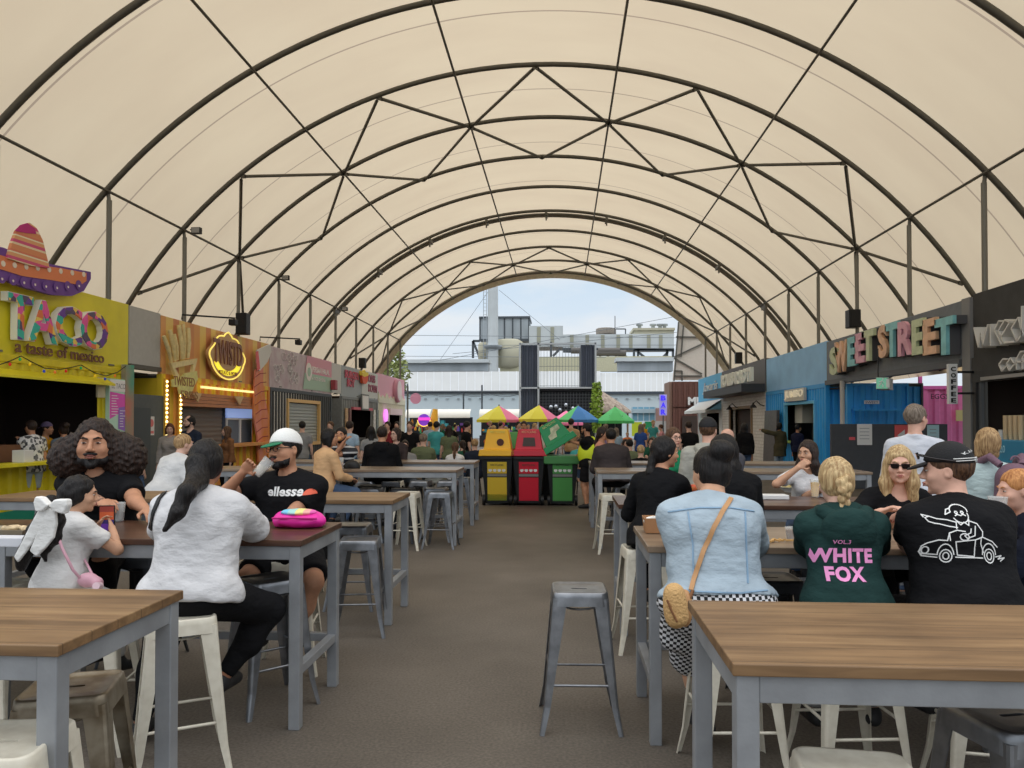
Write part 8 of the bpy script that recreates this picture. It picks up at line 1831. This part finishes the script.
p33 = person('tall grey haired man in a pale checked shirt, standing and looking right', wx(915, 7.5), 7.5, -24, pose='stand', det=2, s=1.075, b=1.1, head=(-36, 0, 0), skin='pink', hair='grey', style='short', top=('roll', 'pale_check', (196, 200, 210)), leg=JN)
strap([(892, 474), (912, 476), (932, 474)], .02, p33['top'], m_tanl, 'belt', p33['o'])
p34 = person('person with short blond hair, pale green shirt and a purple backpack, standing', wx(989, 6.2), 6.2, -12, pose='stand', det=2, s=.95, head=(15, 0, 0), skin='pink', hair='sandy', style='bob', top=('roll', 'mint_grey', (176, 196, 196)), leg=JN)
rbk = empty('backpack', Vector(p34['NB'] + np.array([.05, -.2, -.2])), 'dusty purple backpack on the back of the blond standing person', 'backpack'); m_bp = mat('backpack_plum', (104, 78, 92), rough=.7, var=.1, bump=.3, bscale=60); c_ = p34['NB'] + np.array([.07, -.20, -.22])
C_ = SDF(); C_.cone(c_ + np.array([0, 0, .14]), c_ + np.array([0, 0, -.13]), .12, .14, .03); C_.ell(c_ + np.array([0, -.09, -.07]), (.12, .06, .12), None, .03); C_.bump(.004, 25, 1); C_.cut(c_ + np.array([0, .13, 0]), (0, 1, 0)); sdf_mesh('pack_body', C_, .013, m_bp, rbk)
for q in (-1, 1): 
    mb = MB(); mb.tube([c_ + np.array([.08 * q, .03, .24]), c_ + np.array([.12 * q, .10, .30]), c_ + np.array([.14 * q, .20, .26]), c_ + np.array([.16 * q, .28, .12])], [.028, .032, .032, .028], 8); mb.build('shoulder_strap', m_bp, rbk)
mb = MB(); mb.tube([c_ + np.array([.03 * math.cos(a_), -.02, .28 + .03 * math.sin(a_)]) for a_ in np.linspace(0, PI, 9)], .008, 6); mb.build('grab_loop', m_bp, rbk)
mb = MB(); mb.tube([c_ + np.array([.11 * math.cos(a_), -.135, -.02 + .10 * math.sin(a_)]) for a_ in np.linspace(0, PI, 12)], .004, 5); mb.build('zip', m_black, rbk)
# standing middle distance right
person('man in a grey hooded top and black cap seen from behind, standing', wx(708, 7.9), 7.9, -8, pose='stand', det=2, s=1.0, b=1.22, head=(-20, 0, 0), skin='pink', hair='brown', style='short', top=('hoodie', 'heather', (160, 158, 148), .03), leg=JN, cap=((28, 28, 30), (28, 28, 30), False))
person('woman in a green T-shirt with spectacles and tied brown hair, standing', wx(669, 8.9), 8.9, 195, pose='stand', det=2, s=.95, lean=10, female=True, b=1.12, head=(8, 0, 0), skin='pink', hair='brown', style='lowpony', hairlen=.2, glasses='specs', top=tee('green', (34, 124, 84)), leg=('trousers', 'khaki', (130, 116, 90)), hands=(A3(702, 463, 8.3), None))
person('bald man in dark sunglasses beside the grey hood', wx(728, 9.6), 9.6, 130, det=1, s=1.0, skin='pink', hair=None, style=None, glasses='sun', top=tee('slate', (70, 70, 76)), leg=BLK, head=(0, 6, 0))
person('broad man in charcoal seen from behind at the last right table', wx(612, 11.95), 11.95, 3, det=1, s=1.0, b=1.45, lean=12, skin='tan', hair='black', style='short', top=('long', 'charcoal', (58, 52, 52), .03), leg=BLK)
person('woman with dark tied hair facing right beside the charcoal back', wx(601, 13.9), 13.9, -110, det=1, female=True, skin='tan', hair='dark', style='lowpony', hairlen=.2, top=tee('blush2', (190, 130, 110)), leg=BLK)
m_hv = mat('hi_vis', (206, 226, 40), rough=.6)
pv = person('worker in a black top and lime hi-vis vest tipping the green bin lid', wx(588, 15.3), 15.3, 62, pose='stand', det=1, s=.97, b=1.1, skin='tan', hair='black', style='short', beard='black', top=tee('black', (20, 20, 22)), leg=('shorts', 'black_shorts', (24, 24, 26)), hands=(A3(573, 442, 15.6), A3(574, 458, 15.6)), glasses='specs')
C_ = SDF(); C_.ell(pv['P0'] + np.array([0, 0, .17]), (.21, .18, .27), None, .03); C_.cone(pv['P0'] + np.array([0, 0, .3]), pv['SH'][1] + np.array([0, 0, .02]), .1, .08, .04); C_.cut(pv['P0'] + np.array([0, 0, -.1]), (0, 0, -1)); sdf_mesh('vest', C_, .02, m_hv, pv['o'])
person('man with dark hair standing just behind the wheelie bins, facing us', wx(524, 18.5), 18.5, 180, pose='stand', det=1, s=1.0, b=1.2, skin='tan', hair='dark', style='short', top=tee('flecked', (120, 116, 116)), leg=BLK)
person('person in an olive coat and jeans raising an arm to the dark menu panel', 7.05, 25.2, 25, pose='stand', det=1, s=.98, skin='tan', hair='black', style='bob', top=('jacket', 'olive_coat', (72, 68, 52), .03), leg=JNL, hands=(A3(762, 430, 25.4), None), hemz=-.3)
person('person with long black hair in a black puffer jacket near the white brick shop', wx(745, 21.5), 21.5, 12, pose='stand', det=1, s=.97, female=True, skin='tan', hair='black', style='long', hairlen=.4, top=('jacket', 'black', (22, 22, 24), .04), leg=JN)
person('person in navy leaning at the blue stall hatch', 7.25, 24.0, -60, pose='stand', det=1, s=.95, skin='tan', hair='black', style='short', top=('long', 'navy2', (26, 30, 52)), leg=BLK)

# ---------------- the crowd further back: a few figures, each copied and recoloured
def P_(**k): return person('x', 0, 0, 0, det=0, **k)['o']
PR = [P_(pose='stand', hair='dark', style='short', top=tee('c1', (90, 90, 90)), leg=JN), P_(pose='stand', female=True, hair='dark', style='long', top=tee('c1', (90, 90, 90)), leg=JN, s=.94),
      P_(pose='sit', seat=.46, hair='dark', style='short', top=tee('c1', (90, 90, 90)), leg=JN, b=1.2), P_(pose='sit', seat=.46, female=True, hair='dark', style='lowpony', hairlen=.2, top=('long', 'c1', (90, 90, 90)), leg=JN, s=.94)]
CW = [('teal', (70, 160, 165)), ('olive green', (96, 104, 78)), ('white', (206, 206, 204)), ('black', (24, 24, 26)), ('navy', (36, 44, 66)), ('dark red', (130, 44, 50)), ('grey', (130, 130, 130)), ('tan', (176, 140, 104)), ('pink', (206, 140, 146)), ('bottle green', (34, 80, 64)), ('royal blue', (50, 80, 150)), ('mustard', (190, 150, 60)), ('lilac', (150, 130, 170)), ('brown', (88, 64, 50)), ('pale blue', (150, 176, 200)), ('orange', (206, 110, 60))]
low = empty('low_stool')
mb = MB(); mb.lathe((0, 0, .42), [(.17, 0), (.18, .02), (.17, .04)], 14); mb.build('seat', m_black, low)
for q in range(4): a_ = PI / 4 + q * PI / 2; mb = MB(); mb.tube([(.13 * math.cos(a_), .13 * math.sin(a_), .42), (.19 * math.cos(a_), .19 * math.sin(a_), 0)], .015, 6); mb.build('leg', m_black, low)
HC_ = ['dark', 'black', 'brown', 'blonde', 'grey', 'sandy']
def crowd(px, Y, k, cw, hd, face, lab, s=1.0):
    o = place(PR[k], (wx(px, Y), Y, 0), D2(face), lab, 'crowd beyond the tables'); o.scale = (s, s, s); o.name = 'person'
    if k > 1: t_ = place(low, o.location, D2(face), 'low black stool beneath the ' + ' '.join(lab.split()[:11]), 'low stools of the far crowd'); t_.name = 'low_stool'; t_['category'] = 'stool'
    for c in o.children:
        n = c.name.split('.')[0]
        if n in ('t_shirt', 'long_sleeve_top') and cw is not None: c.material_slots[0].link = 'OBJECT'; c.material_slots[0].material = cloth(CW[cw][0].replace(' ', '_'), CW[cw][1])
        if n == 'hair' and hd: c.material_slots[0].link = 'OBJECT'; c.material_slots[0].material = HMAT(hd)
    return o
crowd(423, 17.0, 2, 1, 'grey', 0, 'seated man with grey hair in an olive green T-shirt, back to us', 1.1)
crowd(436, 20.5, 0, 0, 'black', -20, 'person in a teal T-shirt standing among the crowd')
crowd(449, 19.2, 1, 1, 'dark', 10, 'woman in olive with long dark hair standing right of the teal shirt')
crowd(455, 16.6, 3, 2, 'brown', 0, 'seated woman in a white patterned top, back to us, past the last left table')
crowd(475, 17.6, 2, 4, 'sandy', 15, 'seated boy in navy with sandy hair left of the yellow bin')
crowd(466, 20.0, 0, 3, 'black', -60, 'person in black standing behind the sandy haired boy')
crowd(463, 18.5, 3, 9, 'dark', 30, 'seated person in bottle green between the white top and the boy')
crowd(410, 19.0, 0, 3, 'brown', 180, 'person in black facing us left of the olive green T-shirt')
crowd(405, 16.4, 2, 6, 'dark', 190, 'seated person in grey beside the olive green T-shirt')
crowd(388, 21.0, 0, 5, 'dark', 170, 'person in dark red standing by the cream stall')
crowd(397, 23.0, 0, 3, 'black', 180, 'person in black standing before the cream stall hatch')
crowd(430, 25.0, 0, 14, 'dark', 0, 'person in pale blue standing beyond the teal shirt')
crowd(371, 15.5, 1, 6, 'black', 20, 'long haired person in grey left of the large black hood')
crowd(349, 16.5, 0, 14, 'dark', -15, 'person in pale blue with a strap behind the burger eater')
crowd(331, 19.5, 0, 4, 'brown', 170, 'person in navy standing by the orange framed shutter')
crowd(302, 18.0, 0, 6, 'black', 10, 'person in grey standing in front of the closed shutter')
crowd(553, 21.0, 0, 6, 'grey', 120, 'person in grey just above the tipped green lid')
crowd(571, 22.0, 0, 7, 'dark', -10, 'person in tan standing above the green bin, back to us', 1.05)
crowd(580, 18.5, 2, 0, 'black', 200, 'seated person in teal between the green bin and the worker')
crowd(641, 15.2, 2, 3, 'blonde', 0, 'seated blond child in black beyond the last right table', .95)
crowd(630, 17.5, 2, 1, 'black', 20, 'seated person in olive green left of the blond child')
crowd(625, 20.0, 3, 5, 'dark', 200, 'seated person in dark red facing us, right of the charcoal back')
crowd(651, 22.0, 3, 9, 'dark', 180, 'seated person in bottle green facing us beyond the blond child')
crowd(689, 19.0, 0, 3, 'dark', 10, 'person in black standing between green T-shirt and grey hood')
crowd(660, 24.0, 3, 5, 'brown', 150, 'seated person in dark red left of the woman in green')
crowd(715, 24.0, 0, 3, 'dark', 100, 'person in black near the white awning shop')
q_ = random.Random(11); used = set(); pos = ['under the yellow and pink umbrella', 'under the yellow umbrella', 'behind the bins', 'near the market stalls', 'left of the container tower', 'under the blue umbrella', 'under the green umbrella', 'near the violet bar sign', 'by the banana statue']
rng_ = [(486, 512), (528, 548), (505, 560), (440, 470), (490, 518), (566, 590), (604, 628), (640, 672), (425, 445)]
n_ = 0; tries = 0
while n_ < 42 and tries < 900:
    tries += 1; a_ = q_.randrange(9); c_ = q_.randrange(16); k_ = q_.randrange(4); hd = q_.choice(HC_); key = (a_, c_)
    if key in used: continue
    used.add(key); Yc = q_.uniform(24, 41); n_ += 1
    crowd(q_.uniform(*rng_[a_]), Yc, k_, c_, hd, q_.uniform(0, 360), '%s %s in %s with %s hair %s' % ('standing' if k_ < 2 else 'seated', 'woman' if k_ in (1, 3) else 'man', CW[c_][0], {'sandy': 'sandy', 'grey': 'grey'}.get(hd, hd), pos[a_]), q_.uniform(.92, 1.06))
for p_ in PR + [low]: kill(p_)
